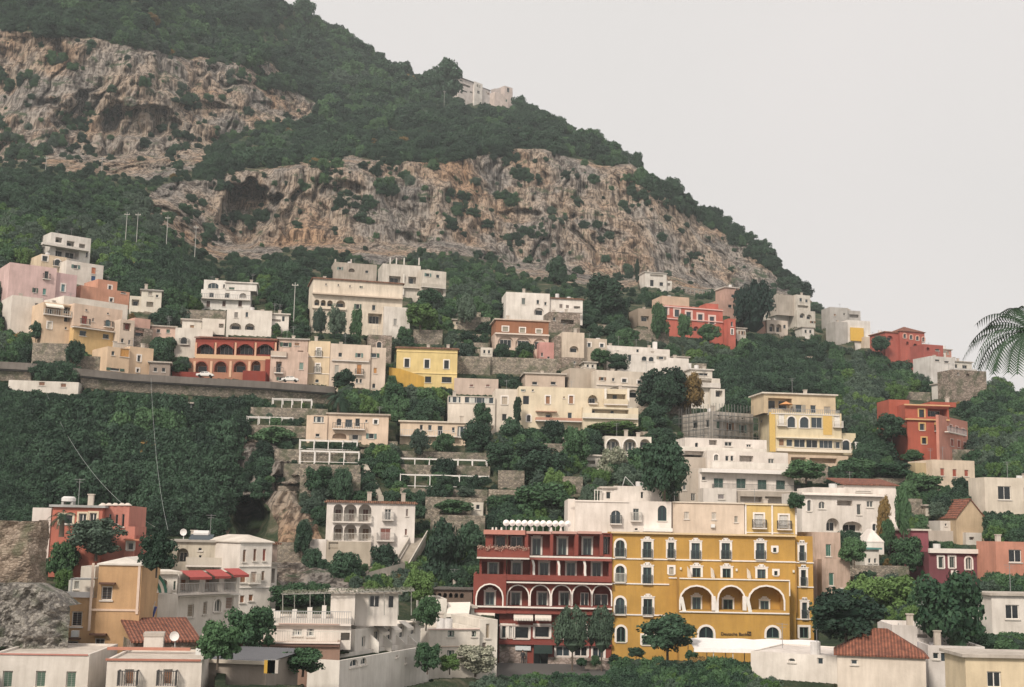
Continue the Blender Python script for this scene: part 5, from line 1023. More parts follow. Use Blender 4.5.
b.block(262, 382, 488, 600, 7, 0, [('o',320,498,60,18,{'deep':1}),('g',292,500,14,14,{'g':1}),('a',350,560,14,16,{'g':0}),('g',300,545,16,16,{'g':2})], sink=3); b.block(270, 352, 458, 492, 6, 2, [('g',310,474,50,10,{'g':0})], name='upper_block', sink=0, roof='slab', roofcol=(.74,.70,.66)); b.block(346, 400, 530, 590, 6, -1, [('o',378,548,26,24,{'deep':1.})], name='side_block', sink=3)
b.rail(262, 384, 520, out=.9, h=.8, solid=(.8,.75,.7))
b = Bld('house', 'low white house with chimneys and roof terraces left of the brown creeper house', 'house', 120, 430, 12, short='the low white house with chimneys', col=(.80,.75,.70))
b.block(60, 262, 410, 470, 7, 0, [('d',95,412,1,1,{}),('a',95,440,18,20,{'g':2}),('g',160,440,18,14,{'g':3}),('g',220,455,20,12,{'g':2})], sink=4, par=.4); b.block(30, 190, 376, 420, 6, 2.5, [('g',60,396,14,14,{'g':1}),('g',120,402,14,14,{'g':1})], name='upper_block', sink=2, par=.2)
b.box('chimney', 128, 142, 350, 386, 4, .8, (.78,.74,.7)); b.box('chimney', 262, 272, 432, 470, 3, .6, (.78,.74,.7))
b = Bld('villa', 'red villa with a row of white framed windows, cream attic and a slim red tower', 'villa', 280, 310, 16, short='the red villa with the slim tower', col=(.56,.15,.11), dirt=.3)
RV = dict(tc=(.74,.56,.50), tw=.45, fr=(.7,.6,.55), g=3)
f = [('t',173+i*44.5,232+i*9,18,28,RV) for i in range(5)] + [('at',240,282,20,34,RV)] + [('ao',290+i*28,300+i*3,20,18,{'deep':.8}) for i in range(3)]
b.block(155, 392, 217, 330, 8, 0, f, sink=5, par=.3); b.bar(155, 207, 392, 238, 4, out=.3, col=(.72,.5,.45)); b.bar(155, 252, 392, 283, 4, out=.3, col=(.72,.45,.40))
b.block(160, 264, 178, 216, 7, 1, [], name='attic', col=(.68,.50,.38), sink=0, par=.6); b.block(330, 375, 205, 232, 5, 1, [], name='attic', sink=0, par=.2)
b.block(414, 441, 262, 370, 3, -3, [('a',427,282,8,18,{'g':3}),('t',428,312,8,20,{'g':2})], name='tower', sink=2); b.block(393, 416, 272, 345, 5, .2, [], name='side_block', sink=2); b.block(70, 154, 225, 290, 7, 2, [('o',95,262,30,20,{'deep':.8})], name='side_block', col=(.42,.34,.27), sink=3)
b = Bld('house', 'small white two-storey house right under the cliff', 'house', 140, 135, 14, short='the small white house under the cliff', col=(.74,.70,.65))
b.block(95, 178, 88, 142, 6, 0, [('o',140,98,50,8,{'deep':.8}),('d',122,126,14,24,{'g':0}),('g',158,130,14,14,{'g':0})], sink=3, roof='slab', roofcol=(.6,.56,.52)); b.block(178, 198, 118, 150, 5, 1, [('o',186,132,12,12,{'deep':.8})], name='side_block', sink=3)
b = Bld('pergola', 'long grey timber pergola on posts under the cliff', 'pergola', 270, 165, 14)
m = MB(); p = b.loc(cx(222), cy(140)); q = b.loc(cx(345), cy(155))
for k in range(9): x = p[0]+(q[0]-p[0])*k/8; z = p[2]+(q[2]-p[2])*k/8; m.bar((x,0,z-5), (x,0,z), .13); m.bar((x,-.5,z), (x,3.5,z+.1), .1)
m.bar(p, q, .16); m.build('frame', plain('weathered_pole', (.30,.29,.26)), b.root)
b = Bld('house', 'pink beige house with a pale slab roof beside the big dark pine', 'house', 430, 240, 20, short='the pink beige house beside the pine', col=(.56,.36,.30))
b.block(376, 470, 195, 250, 7, 0, [('g',420,214,14,12,{'g':1})], sink=4); b.block(402, 468, 146, 196, 6, 1, [('g',430,175,10,12,{'g':1})], name='upper_block', sink=0, roof='slab', roofcol=(.74,.66,.60))
b = Bld('house', 'plain white wall house directly right of the big dark pine', 'house', 630, 265, 24, short='the plain white wall house by the pine', col=(.80,.76,.72)); b.block(590, 672, 212, 275, 7, 0, [('g',610,245,5,7,{'g':0})], sink=4)
b = Bld('house', 'grey white three-storey house with arched balconies on the right flank of the cliff', 'house', 700, 290, 18, short='the grey white house with arched balconies', col=(.66,.62,.56), dirt=.5)
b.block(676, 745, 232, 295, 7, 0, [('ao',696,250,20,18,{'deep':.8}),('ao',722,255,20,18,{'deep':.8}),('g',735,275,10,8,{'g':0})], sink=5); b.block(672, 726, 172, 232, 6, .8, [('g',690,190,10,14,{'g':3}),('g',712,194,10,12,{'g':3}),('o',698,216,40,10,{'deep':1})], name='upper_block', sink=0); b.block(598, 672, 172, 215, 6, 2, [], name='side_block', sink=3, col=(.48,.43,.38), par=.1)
b = Bld('house', 'small terracotta pink house with white arched porch below the pine', 'house', 590, 300, 14, short='the small terracotta pink house', col=(.55,.33,.26)); b.block(480, 560, 272, 312, 6, 0, [('g',500,290,10,12,{'g':1})], sink=3, par=.2); b.block(560, 640, 268, 318, 5, -.6, [('ao',580,296,20,30,{'deep':1.2}),('ao',606,298,20,30,{'deep':1.2}),('a',628,292,10,14,{'g':1})], name='porch', col=(.70,.60,.52), sink=2)
crop('F')
b = Bld('house', 'plain grey house on the skyline at the foot of the mountain', 'house', 190, 180, 12, D=405, short='the grey skyline house', col=(.48,.46,.44)); b.block(128, 205, 118, 200, 6, 0, [('g',150,150,8,8,{'g':0}),('g',190,146,8,8,{'g':0})], sink=6); b.block(205, 260, 132, 200, 6, 1, [('o',232,155,40,14,{'deep':1})], name='side_block', sink=6)
b = Bld('house', 'white house with one bright yellow panel on the skyline, right', 'house', 230, 250, 14, D=385, short='the white skyline house with the yellow panel', col=(.80,.77,.74)); b.block(205, 302, 174, 262, 7, 0, [('g',236,230,8,16,{'g':0}),('',0,0,0,0)], sink=8); b.block(152, 204, 180, 262, 6, 0, [], name='side_block', col=(.46,.44,.42), sink=8); b.box('yellow_panel', 218, 274, 205, 262, -.6, .4, (.68,.42,.08)); b.block(275, 345, 245, 290, 5, -2, [('',0,0,0,0)], name='front_block', col=(.66,.56,.46), sink=6)
b = Bld('villa', 'red villa with pale arched windows and a brown hipped roof on the right skyline', 'villa', 470, 290, 16, D=365, short='the red skyline villa', col=(.46,.12,.09)); 
f = [('at',450+i*27,240+i*5,12,18,{'g':3,'tw':.3,'tc':(.62,.36,.28)}) for i in range(4)] + [('ao',495,282,18,18,{'deep':.8}),('ao',462,272,12,16,{'deep':.8})]
b.block(430, 535, 222, 290, 8, 0, f, sink=8, roof='hip', hip=2, eave=.3); b.block(365, 429, 226, 278, 8, 1, [('ao',386,250,26,22,{'deep':.8})], name='side_block', sink=8, roof='slab', roofcol=(.36,.16,.1))
b = Bld('house', 'dark red terraced house stepping down right of the red skyline villa', 'house', 570, 320, 18, D=345, short='the dark red stepped house', col=(.42,.11,.09)); b.block(530, 615, 278, 330, 6, 0, [('ao',550,296,14,14,{'deep':.8}),('g',590,300,18,8,{'g':0})], sink=8)
b = Bld('house', 'low white house with grey terraces near the palm at the right', 'house', 640, 360, 20, D=320, short='the low white house with grey terraces', col=(.66,.64,.62)); b.block(562, 665, 330, 380, 7, 0, [('g',590,345,20,8,{'g':0}),('g',630,352,20,8,{'g':0})], sink=8, par=.2); b.block(650, 760, 380, 430, 7, -2, [('o',700,398,60,12,{'deep':1})], name='front_block', sink=6, par=.3)
b = Bld('house', 'grey stone house below the low white house, near the right edge', 'house', 700, 420, 16, D=300, short='the grey stone house near the right edge', col=(.36,.34,.33), mat=stone('rubble')); b.block(655, 800, 388, 430, 6, 0, [('g',680,402,8,10,{'g':0}),('ao',720,408,16,14,{'deep':.6})], sink=8)
b = Bld('house', 'brick red corner house with ochre trims, loggia and rooftop terrace on the wooded slope', 'house', 540, 660, 5, D=232, short='the brick red corner house', col=(.44,.11,.07), dirt=.3)
RT = dict(tc=(.60,.38,.16), tw=.25, fr=(.05,.06,.07), g=1, bd=.6)
crop('G')
b.block(492, 632, -12, 115, 10, 0, [('t',559,32,22,30,{**RT,'fr':(.66,.66,.62),'g':3}),('tb',635,33,26,34,RT),('t',568,95,20,28,RT),('tb',643,96,28,36,RT),('',0,0,0,0)], right=[('t',690,38,8,28,RT),('t',718,44,8,28,RT),('t',748,52,8,28,RT),('t',696,98,10,28,RT),('t',730,105,10,28,RT),('t',758,115,10,26,RT)], sink=3, par=.1)
crop('F'); b.block(452, 640, 535, 605, 9.5, .3, [('t',522,574,22,36,RT),('o',590,570,84,34,{'deep':2.2})], name='upper_storey', sink=0, par=.3)
b.bar(450, 598, 640, 602, 6, out=.4, col=(.56,.36,.18)); b.bar(446, 536, 640, 540, 5, out=.4, col=(.62,.40,.22)); b.block(382, 470, 514, 556, 6, 4, [('',0,0,0,0)], name='side_block', sink=5, par=.2); b.block(560, 670, 524, 545, 6, 4, [], name='roof_terrace', sink=0, par=.5)
crop('G')
wr = b.box('side_front', 632, 634, 0, 115, 0, .1, (.4,.1,.06)) if False else None
b = Bld('house', 'pale pink right face of the brick red corner house with iron balconies', 'house', 700, 100, 52, D=233.5, short='the pale pink gabled flank beside the brick red house', col=(.58,.26,.20))
b['x'] if False else None
RT2 = dict(tc=(.62,.42,.36), tw=.2, fr=(.3,.1,.08), g=1, bd=.6)
b.block(636, 768, -8, 118, .5, .3, [('st',690,38,12,30,{**RT2,'sh':(.3,.08,.06)}),('st',718,46,12,30,{**RT2,'sh':(.3,.08,.06)}),('st',748,56,12,30,{**RT2,'sh':(.3,.08,.06)}),('st',696,104,12,30,{**RT2,'sh':(.3,.08,.06)}),('st',727,110,12,30,{**RT2,'sh':(.3,.08,.06)}),('st',756,118,12,28,{**RT2,'sh':(.3,.08,.06)})], sink=3, par=.2)
b.rail(680, 764, 60, out=.7, h=.9, col=(.3,.12,.1))
b = Bld('house', 'cream house with three red brown shutters below the brick red corner house', 'house', 700, 290, 12, short='the cream house with red brown shutters', col=(.72,.60,.48))
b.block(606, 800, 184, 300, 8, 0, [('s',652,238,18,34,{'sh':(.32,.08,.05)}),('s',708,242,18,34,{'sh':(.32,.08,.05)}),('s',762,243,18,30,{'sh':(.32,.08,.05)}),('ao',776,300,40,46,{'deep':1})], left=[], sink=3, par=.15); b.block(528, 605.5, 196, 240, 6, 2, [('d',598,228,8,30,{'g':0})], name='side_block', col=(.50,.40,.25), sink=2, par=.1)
b = Bld('house', 'rambling white house with round arches, creepers and a small tiled roof, right', 'house', 240, 500, 7, short='the rambling white house with arches', col=(.82,.76,.71))
b.block(10, 446, 336, 510, 9, 0, [('at',42,392,18,52,{'g':3,'fr':(.66,.62,.58)}),('a',100,390,30,34,{'g':3}),('o',205,380,70,24,{'deep':1.5}),('g',320,385,30,30,{'g':3}),('o',395,378,24,24,{'deep':.8}),('ao',150,478,60,58,{'deep':1.5}),('ao',240,486,90,44,{'deep':1.5}),('at',340,492,18,34,{'g':1}),('a',420,503,30,28,{'g':2}),('g',270,410,20,50,{'g':3})], sink=3, par=.15)
b.bar(10, 338, 380, 352, 5, out=.7, col=(.82,.76,.7)); b.block(60, 440, 312, 338, 7, 2, [('g',290,328,70,5,{'g':0})], name='attic', sink=0, par=.1, roofcol=(.6,.52,.46)); b.block(200, 438, 300, 314, 6, 3, [], name='tiled_attic', sink=0, roof='shed', hip=1.2)
b = Bld('pergola', 'white open pergola with a flat roof between the yellow villa and the car park', 'pergola', 335, 160, 8)
m = MB(); p = b.loc(cx(252), cy(103)); q = b.loc(cx(416), cy(110)); m.box(p[0],q[0],0,4,p[2]-.1,p[2]+.12)
for k in range(4): x = p[0]+.2+(q[0]-p[0]-.4)*k/3; m.box(x-.12,x+.12,0,.24,p[2]-3,p[2]-.1); m.box(x-.12,x+.12,3.7,3.94,p[2]-3,p[2]-.1)
m.build('frame', plain('post_white', (.78,.74,.7)), b.root)
crop('P')
PU = (.20,.06,.075)
b = Bld('house', 'dark plum house with three white trimmed windows under a white terrace wall, right edge', 'house', 690, 300, 6, short='the dark plum house', col=PU, dirt=.3)
b.block(602, 815, 212, 340, 8, 0, [('st',650,252,20,46,{'sh':(.05,.07,.06)}),('st',695,252,22,46,{'sh':(.05,.07,.06)}),('at',762,256,24,50,{'g':3}),('t',703,298,12,14,{'g':0})], sink=3, par=.1); b.bar(598, 203, 815, 209, 18, out=.5, col=(.72,.66,.6), name='terrace_wall')
b = Bld('house', 'small plum pink house with one white trimmed window above the dark plum house', 'house', 560, 210, 5, short='the small plum pink house', col=(.30,.085,.11))
b.block(518, 600, 124, 240, 7, 0, [('t',546,174,22,20,{'g':0})], sink=3, roof='slab', roofcol=(.7,.64,.58)); b.block(600.5, 700, 124, 160, 6, 3, [], name='side_block', col=(.55,.48,.42), sink=3, par=.1)
b = Bld('house', 'beige house with a low gable at the right edge', 'house', 760, 120, 6, short='the beige gabled house at the right edge', col=(.56,.43,.29)); b.block(712, 830, 76, 150, 7, 0, [('s',755,60,8,12,{'sh':(.15,.1,.08)})], sink=4, roof='gable', hip=3.0, eave=.2)
b = Bld('house', 'small white flat roofed houses with terraces between the plum house and the gabled house', 'house', 700, 110, 6, short='the small white flat roofed house', col=(.76,.71,.66)); b.block(648, 706, 84, 125, 5, 0, [('g',670,100,8,10,{'g':1})], sink=3); b.block(752, 815, 132, 175, 5, -3, [('o',775,155,20,12,{'deep':.8})], name='front_block', sink=3, par=.2)
b = Bld('house', 'little white arched garden house with a turquoise canopy below the rambling white house', 'house', 375, 240, 6, short='the little white garden house', col=(.82,.77,.72)); b.block(342, 400, 200, 262, 5, 0, [('a',362,245,10,20,{'g':2}),('a',385,245,10,20,{'g':2})], sink=2, roof='slab', roofcol=(.12,.30,.28)); b.block(350, 420, 168, 212, 4, 3, [], name='gable_wall', sink=2, roof='whip', hip=1.8, roofcol=(.8,.74,.7), eave=.05)
# hilltop
crop('T')
b = Bld('house', 'long white house with a thin dark roof on the mountain crest', 'house', 300, 340, 46, D=800, short='the long white crest house', col=(.70,.64,.62)); b.block(186, 350, 205, 400, 10, 0, [('g',215,210,20,16,{'g':3}),('o',265,262,90,22,{'deep':2}),('g',250,318,60,14,{'g':0}),('g',320,330,16,16,{'g':0})], sink=12, roof='slab', roofcol=(.2,.19,.19), eave=.8); b.block(350, 435, 232, 420, 9, -1, [('g',385,262,10,30,{'g':3}),('g',410,270,10,30,{'g':3}),('g',395,330,26,30,{'g':0})], name='white_block', sink=12, col=(.78,.74,.70)); b.block(436, 515, 300, 430, 8, 0, [('g',476,330,12,16,{'g':0}),('g',495,345,8,20,{'g':0})], name='side_block', sink=12, roof='slab', roofcol=(.25,.22,.22))
b = Bld('house', 'square grey pink house on the mountain crest right of the long white house', 'house', 600, 400, -28, D=790, short='the square crest house', col=(.42,.37,.36)); b.block(520, 668, 290, 440, 10, 0, [], sink=14, par=.5); b = Bld('house', 'pink white lower block with one square window on the mountain crest', 'house', 690, 400, 40, D=788, short='the pink white crest block', col=(.62,.53,.50)); b.block(660, 742, 275, 440, 6, 0, [('g',700,308,26,44,{'g':0})], sink=14); b.block(560, 700, 345, 450, 5, -3, [('g',680,415,16,26,{'g':0})], name='front_block', sink=14, col=(.68,.58,.54))
# ================================================================== terrace walls, pergola frames, road, stairs
SW = stone('stone_wall')
WALLS = [('I',88,420,120,160,'under the upper pergola'),('I',60,330,195,240,'left of the cream house'),('I',190,560,300,345,'behind the pergola row'),('I',230,560,362,400,'under the pergola row'),('I',300,560,400,482,'above the two round trees'),
 ('J',0,350,283,308,'behind the upper white pergola'),('J',0,355,336,372,'between the two white pergolas'),('J',0,345,428,466,'under the lower white pergola'),('J',120,335,532,610,'below the tiny hut'),('J',388,490,356,420,'among the bushes in the middle'),('J',100,330,462,530,'beside the tiny hut'),
 ('C',530,655,386,442,'above the bright yellow villa'),('C',700,860,500,570,'right of the bright yellow villa'),('E',150,270,560,620,'beside the scaffolding'),('D',0,330,372,430,'below the pink beige house'),('B',0,240,300,345,'behind the white arched house'),('A',30,180,470,560,'under the peach house with the awning'),
 ('A',200,320,520,580,'left of the apricot corner house'),('J',560,640,250,290,'left of the white pavilion'),('G',480,810,132,178,'under the brick red corner house'),('G',480,560,360,420,'behind the plum houses'),('P',280,520,265,300,'below the garden house'),('P',330,440,400,450,'behind the dark tree'),('M',180,300,225,290,'at the cave mouth'),('J',640,720,380,440,'in the green middle slope'),('C',720,860,330,380,'on the green slope above the yellow villa'),('D',650,760,270,300,'the long pale wall above the white stepped house'),
 ('F',400,560,480,510,'among the woods above the brick red house'),('H',650,760,380,450,'under the large yellow villa'),('M',540,700,230,300,'beside the arched white house')]
for k, (cr, x0, x1, yt, yb, wh) in enumerate(WALLS):
    crop(cr)
    b = Bld('retaining_wall', 'dry stone terrace wall ' + (wh if wh[:3] != 'the' else 'that is ' + wh), 'wall', (x0+x1)/2, yb, 5, col=(.3,.3,.3), mat=SW)
    b.block(x0, x1, yt, yb, 9 if wh == 'under the brick red corner house' else 1.2, 0, [], sink=2.5, par=.05, roofcol=(.33,.29,.25))
PERG = [('I',180,352,80,118,4,'topmost, by the palm'),('I',70,272,158,202,4,'over the left end of the terraces'),('I',297,548,258,300,4,'directly below the cream house'),('I',297,556,304,355,4,'second below the cream house'),('J',0,345,310,352,6,'above the long stone terrace'),('J',0,352,374,422,6,'lowest on the stone terrace'),('H',250,400,0,0,0,'')]
for cr, x0, x1, yt, yb, n, wh in PERG[:-1]:
    crop(cr)
    b = Bld('pergola', 'white post and beam pergola frame, ' + wh, 'pergola', (x0+x1)/2, yb, 5, group='white pergola frames on the terraces'); b.P -= b.Y*1.5; b.root.location = b.P
    p = b.loc(cx(x0), cy(yt)); q = b.loc(cx(x1), cy(yt)); zb = b.loc(cx((x0+x1)/2), cy(yb))[2]; zt = (p[2]+q[2])/2
    m = MB()
    for o_ in (0, 2.2): m.box(p[0], q[0], o_, o_+.12, zt-.12, zt)
    for k in range(n+1): x = p[0]+.08+(q[0]-p[0]-.16)*k/n; m.box(x-.04, x+.04, -.1, 2.4, zt+.002, zt+.08)
    if zt-zb > 1.6: m.box(p[0], q[0], -.001, .08, zb+.05, zb+.13)
    m.build('beams', plain('post_white', (.78,.74,.7)), b.root)
    for k in range(n+1):
        x = p[0]+.08+(q[0]-p[0]-.16)*k/n; m = MB()
        m.box(x-.06, x+.06, 0, .12, zb-.6, zt-.121); m.box(x-.06, x+.06, 2.2, 2.32, zb-.6, zt-.121); m.build('post', plain('post_white', (.78,.74,.7)), b.root)
MORE = [('J',370,560,318,332),('J',400,520,360,372),('J',350,500,432,446),('J',340,470,488,500),('J',480,640,300,312),('J',500,660,340,352),('J',520,640,436,450),('J',590,700,470,482),('G',230,420,208,220),('G',300,520,236,250),('G',330,600,268,282),('G',420,640,300,314),('G',450,600,336,350),('G',560,700,410,424),('P',300,420,310,324),('P',330,470,350,364),
 ('C',520,700,352,364),('C',560,820,306,318),('C',720,860,404,416),('C',720,850,440,454),('D',20,120,340,352),('D',430,560,246,258),('D',540,690,262,272),('D',640,740,560,576),('E',0,120,318,328),('E',130,330,430,442),('E',380,520,408,420),('H',10,160,320,334),('H',0,150,250,262),('I',560,700,300,312),('I',580,720,262,272),('I',200,330,420,432),('I',205,300,455,470),('M',760,860,200,210),('M',770,880,250,262),('M',740,860,300,312),('I',90,240,250,262),('F',20,140,330,342),('F',160,330,380,394),('F',240,420,430,442)]
for k, (cr, x0, x1, yt, yb) in enumerate(MORE):
    crop(cr); px_, py_ = cx((x0+x1)/2), cy(yb)
    near = min(BLD, key=lambda q: (q[0]-px_)**2 + (q[1]-py_)**2); rel = 'below' if py_ > near[1] + 3 else 'above'; side = 'left' if px_ < near[0] - 8 else 'right' if px_ > near[0] + 8 else ''
    lb = ('low stone garden terrace ' + rel + ' ' + (('and ' + side + ' of ') if side else '') + near[2]).replace('below and left of','below left of').replace('below and right of','below right of').replace('above and left of','above left of').replace('above and right of','above right of')
    if any(o.get('label') == lb for o in scene.objects): lb = lb.replace('low stone garden terrace', 'second stone garden terrace')
    if any(o.get('label') == lb for o in scene.objects): lb = lb.replace('second stone garden terrace', 'third stone garden terrace')
    b = Bld('terrace_wall', lb, 'wall', (x0+x1)/2, yb, 5 if px_ < 800 else 14, col=(.3,.3,.3), mat=stone('pale_terrace', (.26,.22,.18), (.42,.36,.29), 2.8), group='garden terraces on the slope')
    b.block(x0, x1, yt, yb, 1.0, 0, [], sink=2.2, par=.05, roofcol=(.36,.31,.25))
SMALL = [('Z',926,946,351,364,18,(.78,.74,.70),'tiny white block right below the dark red stepped house'),('Z',948,972,362,376,18,(.74,.70,.64),'tiny cream block at the far right of the skyline row'),('Z',944,975,384,398,16,(.78,.74,.70),'tiny white terrace house under the skyline row, far right'),('Z',985,1050,478,512,8,(.76,.68,.58),'cream house in the trees at the right edge, upper of four'),('Z',996,1060,542,574,8,(.60,.28,.20),'terracotta house at the right edge, second of four from the top'),('Z',992,1060,596,632,4,(.80,.75,.70),'white house at the right edge, third of four from the top'),('Z',966,1060,658,705,0,(.74,.62,.44),'large cream house in the lower right corner'),('D',660,735,442,500,10,(.80,.74,.66),'small cream block under the white stepped house'),('D',436,482,392,420,8,(.78,.72,.64),'tiny cream block right of the stone base'),('E',205,262,410,440,12,(.80,.76,.70),'tiny white block between the chimneys'),('E',445,480,300,335,14,(.66,.60,.54),'tiny grey house under the red slim tower'),
 ('J',650,716,232,262,5,(.76,.68,.58),'tiny cream outhouse left of the white arched pavilion'),('C',700,760,345,372,6,(.70,.62,.50),'tiny stone hut on the green slope above the yellow villa'),('C',820,870,462,500,5,(.80,.74,.66),'small white block at the slope edge right of the yellow villa'),('F',10,60,205,240,14,(.74,.70,.66),'tiny white house below the skyline houses, left'),('F',345,372,252,275,16,(.74,.68,.62),'tiny white house beside the red skyline villa'),('F',600,650,300,328,18,(.60,.30,.24),'tiny pink house right of the dark red stepped house'),
 ('G',575,640,395,430,6,(.72,.66,.58),'tiny white hut above the plum houses'),('G',450,490,395,440,6,(.80,.75,.70),'narrow white block right of the rambling white house'),('A',485,578,408,442,15,(.74,.54,.46),'low pink block left of the white house with one arched window'),('A',478,556,545,600,12,(.34,.28,.24),'low brown shed by the road left of the red restaurant'),('K',600,640,90,112,6,(.30,.34,.34),'tiny teal shed above the top pergola')]
for cr, x0, x1, yt, yb, yw, c_, lb in SMALL:
    crop(cr); b = Bld('house', lb, 'house', (x0+x1)/2, yb, yw, short='the '+lb.split(' under')[0].split(' above')[0].split(' left')[0].split(' right')[0].split(' at')[0].split(' between')[0].split(' below')[0].split(' beside')[0].split(' on')[0].split(' by')[0] if False else None, col=c_)
    w_ = x1-x0; b.block(x0, x1, yt, yb, 5, 0, [('g',x0+w_*.3,(yt+yb)/2-2,min(14,w_*.2),min(16,(yb-yt)*.4),{'g':0}),('g',x0+w_*.7,(yt+yb)/2-1,min(14,w_*.2),min(16,(yb-yt)*.4),{'g':0})], roof=random.choice(('flat','slab','slab')), sink=4, par=.2)
# road on its viaduct, left
crop('A')
def ribbon(name, pts, width, thick, mat, drop=0.0, skirt=None, smat=None, label=None, cat=None):
    W = [pt(x, y, D) for x, y, D in pts]; m = MB()
    for i in range(len(W)-1):
        a, c = W[i], W[i+1]; z = Vector((0, 0, thick)); Y = Vector((0, width, 0))
        m.q(a, c, c+Y, a+Y); m.q(a, c, c-z, a-z); m.q(a-z, c-z, c+Y-z, a+Y-z)
    m.q(W[0], W[0]+Y, W[0]+Y-z, W[0]-z); m.q(W[-1], W[-1]+Y, W[-1]+Y-z, W[-1]-z)
    return m, W
m, W = ribbon('road', [(-60,362,224),(30,366.5,225),(80,372,226),(130,377,229),(200,381,232),(270,385,235),(335,390,240)], 7, .9, None)
o = m.build('road', plain('asphalt', (.09,.085,.08), .9)); tag(o, kind='structure')
m = MB()
for i in range(len(W)-1):
    a, c = W[i], W[i+1]; u = Vector((0,-.25,0)); z = Vector((0,0,.6)); d = Vector((0,0,-.65))
    m.q(a+u+z, c+u+z, c+u+d, a+u+d); m.q(a+u+z, c+u+z, c+z+Vector((0,.15,0)), a+z+Vector((0,.15,0))); m.q(a+Vector((0,.15,0))+z, c+Vector((0,.15,0))+z, c+Vector((0,.15,0)), a+Vector((0,.15,0)))
o = m.build('road_parapet', stucco((.19,.17,.155), .6)); tag(o, 'long grey concrete parapet along the elevated road', 'parapet')
m = MB()
for i in range(len(W)-1):
    a, c = W[i], W[i+1]; u = Vector((0,.5,0)); d0 = Vector((0,0,-.95)); d = Vector((0,.6,-2.6)); 
    if i in (1,): continue
    m.q(a+u+d0, c+u+d0, c+u+d, a+u+d); 
    QUADS.append((a+u+d, c-a, Vector((0,-.6,3.4)), False))
    n0 = len(m.v); m.v += [(x, y+1.2, z) for x, y, z in m.v[-4:]]; m.f.append((n0, n0+1, n0+2, n0+3)); m.f.append((n0-4, n0-1, n0+3, n0)); m.f.append((n0-3, n0-2, n0+2, n0+1))
o = m.build('viaduct_wall', SW); tag(o, 'stone retaining wall carrying the elevated road above the gorge', 'wall')
crop('K')
b = Bld('house', 'low white wall building with two brown windows tucked below the road, far left', 'house', 120, 40, 8, short='the low white roadside building', col=(.74,.69,.63)); b.block(-60, 208, 4, 42, 5, 0, [('s',68,14,22,14,{'sh':(.2,.1,.06)}),('s',150,20,20,14,{'sh':(.2,.1,.06)})], sink=3, par=.1)
b = Bld('railing_wall', 'pale low terrace wall with railing hidden in the dark gorge', 'wall', 590, 165, 6, col=(.6,.58,.54)); b.block(500, 680, 150, 168, 1, 0, [], sink=1, par=.05)
# stairs by the arcaded house
crop('M')
t = empty('outdoor_stairs', pt(cx(690), cy(300), 176), 'steep pale stone stairway climbing beside the white arcaded house', 'stairs'); m = MB(); P0 = pt(cx(640), cy(345), 172); P1 = pt(cx(722), cy(205), 184)
for k in range(34):
    a = P0.lerp(P1, k/34) - t.location; m.box(a.x-.9, a.x+.9, a.y-.3, a.y+1.2, a.z-1.2, a.z)
m.build('steps', stucco((.42,.38,.33), .5), t); m = MB(); a = P0-t.location; c = P1-t.location
for dx in (-1.0, 1.0): m.q(a+Vector((dx,0,0)), c+Vector((dx,0,0)), c+Vector((dx,0,.9)), a+Vector((dx,0,.9))); m.q(a+Vector((dx,0,.9)), c+Vector((dx,0,.9)), c+Vector((dx+.15,0,.9)), a+Vector((dx+.15,0,.9)))
m.build('side_wall', stucco((.60,.56,.5), .5), t)
crop('M')
t = empty('outdoor_stairs', pt(cx(540), cy(360), 166), 'zigzag pale stairway below the white arcaded house', 'stairs'); m = MB(); P0 = pt(cx(540), cy(358), 166); P1 = pt(cx(670), cy(322), 172)
for k in range(20):
    a = P0.lerp(P1, k/20) - t.location; m.box(a.x-.6, a.x+.8, a.y-.6, a.y+1.2, a.z-1.5, a.z)
m.build('steps', stucco((.42,.38,.33), .5), t); m = MB(); a = P0-t.location; c = P1-t.location; m.q(a+Vector((0,-.65,0)), c+Vector((0,-.65,0)), c+Vector((0,-.65,.9)), a+Vector((0,-.65,.9))); m.q(a+Vector((0,-.65,.9)), c+Vector((0,-.65,.9)), c+Vector((0,-.5,.9)), a+Vector((0,-.5,.9))); m.build('side_wall', stucco((.60,.56,.5), .5), t)
crop('I')
t = empty('outdoor_stairs', pt(cx(610), cy(450), 200), 'narrow pale stair wall running down between the two pergola terraces', 'stairs'); m = MB(); P0 = pt(cx(650), cy(500), 197); P1 = pt(cx(575), cy(350), 207)
for k in range(26):
    a = P0.lerp(P1, k/26) - t.location; m.box(a.x-.4, a.x+.4, a.y-.2, a.y+.5, a.z-1.0, a.z)
m.build('steps', stucco((.50,.46,.4), .5), t)
# ================================================================== small things
crop('N')
b = redhotel
for i in range(11):                       # round white tilted parasols along the roof edge
    x = 167 + 22.3*i
    a = b.world(*b.loc(cx(x), cy(155 + .35*i), 'y', 1.5))
    nth = ['leftmost','second from the left','third from the left','fourth from the left','fifth from the left','middle one','fifth from the right','fourth from the right','third from the right','second from the right','rightmost'][i]
    t = empty('parasol', a - Vector((0,0,1.3)), 'round white tilted parasol on the red hotel roof, ' + nth, 'parasol', 'white parasols on the red hotel roof')
    m = MB(); n = 16; r = .40
    for k in range(n):
        a0, a1 = 2*math.pi*k/n, 2*math.pi*(k+1)/n
        m.q((0,-.22,1.3), (r*math.cos(a0),0,1.3+r*math.sin(a0)), (r*math.cos(a1),0,1.3+r*math.sin(a1))); m.q((0,-.12,1.3), (r*math.cos(a0),.02,1.3+r*math.sin(a0)), (r*math.cos(a1),.02,1.3+r*math.sin(a1)))
    m.build('canopy', plain('canvas_white', (.84,.80,.76), .8), t); m = MB(); m.tube([(0,.02,0),(0,.02,1.3)], .03); m.build('pole', plain('pale_metal', (.6,.6,.58)), t)
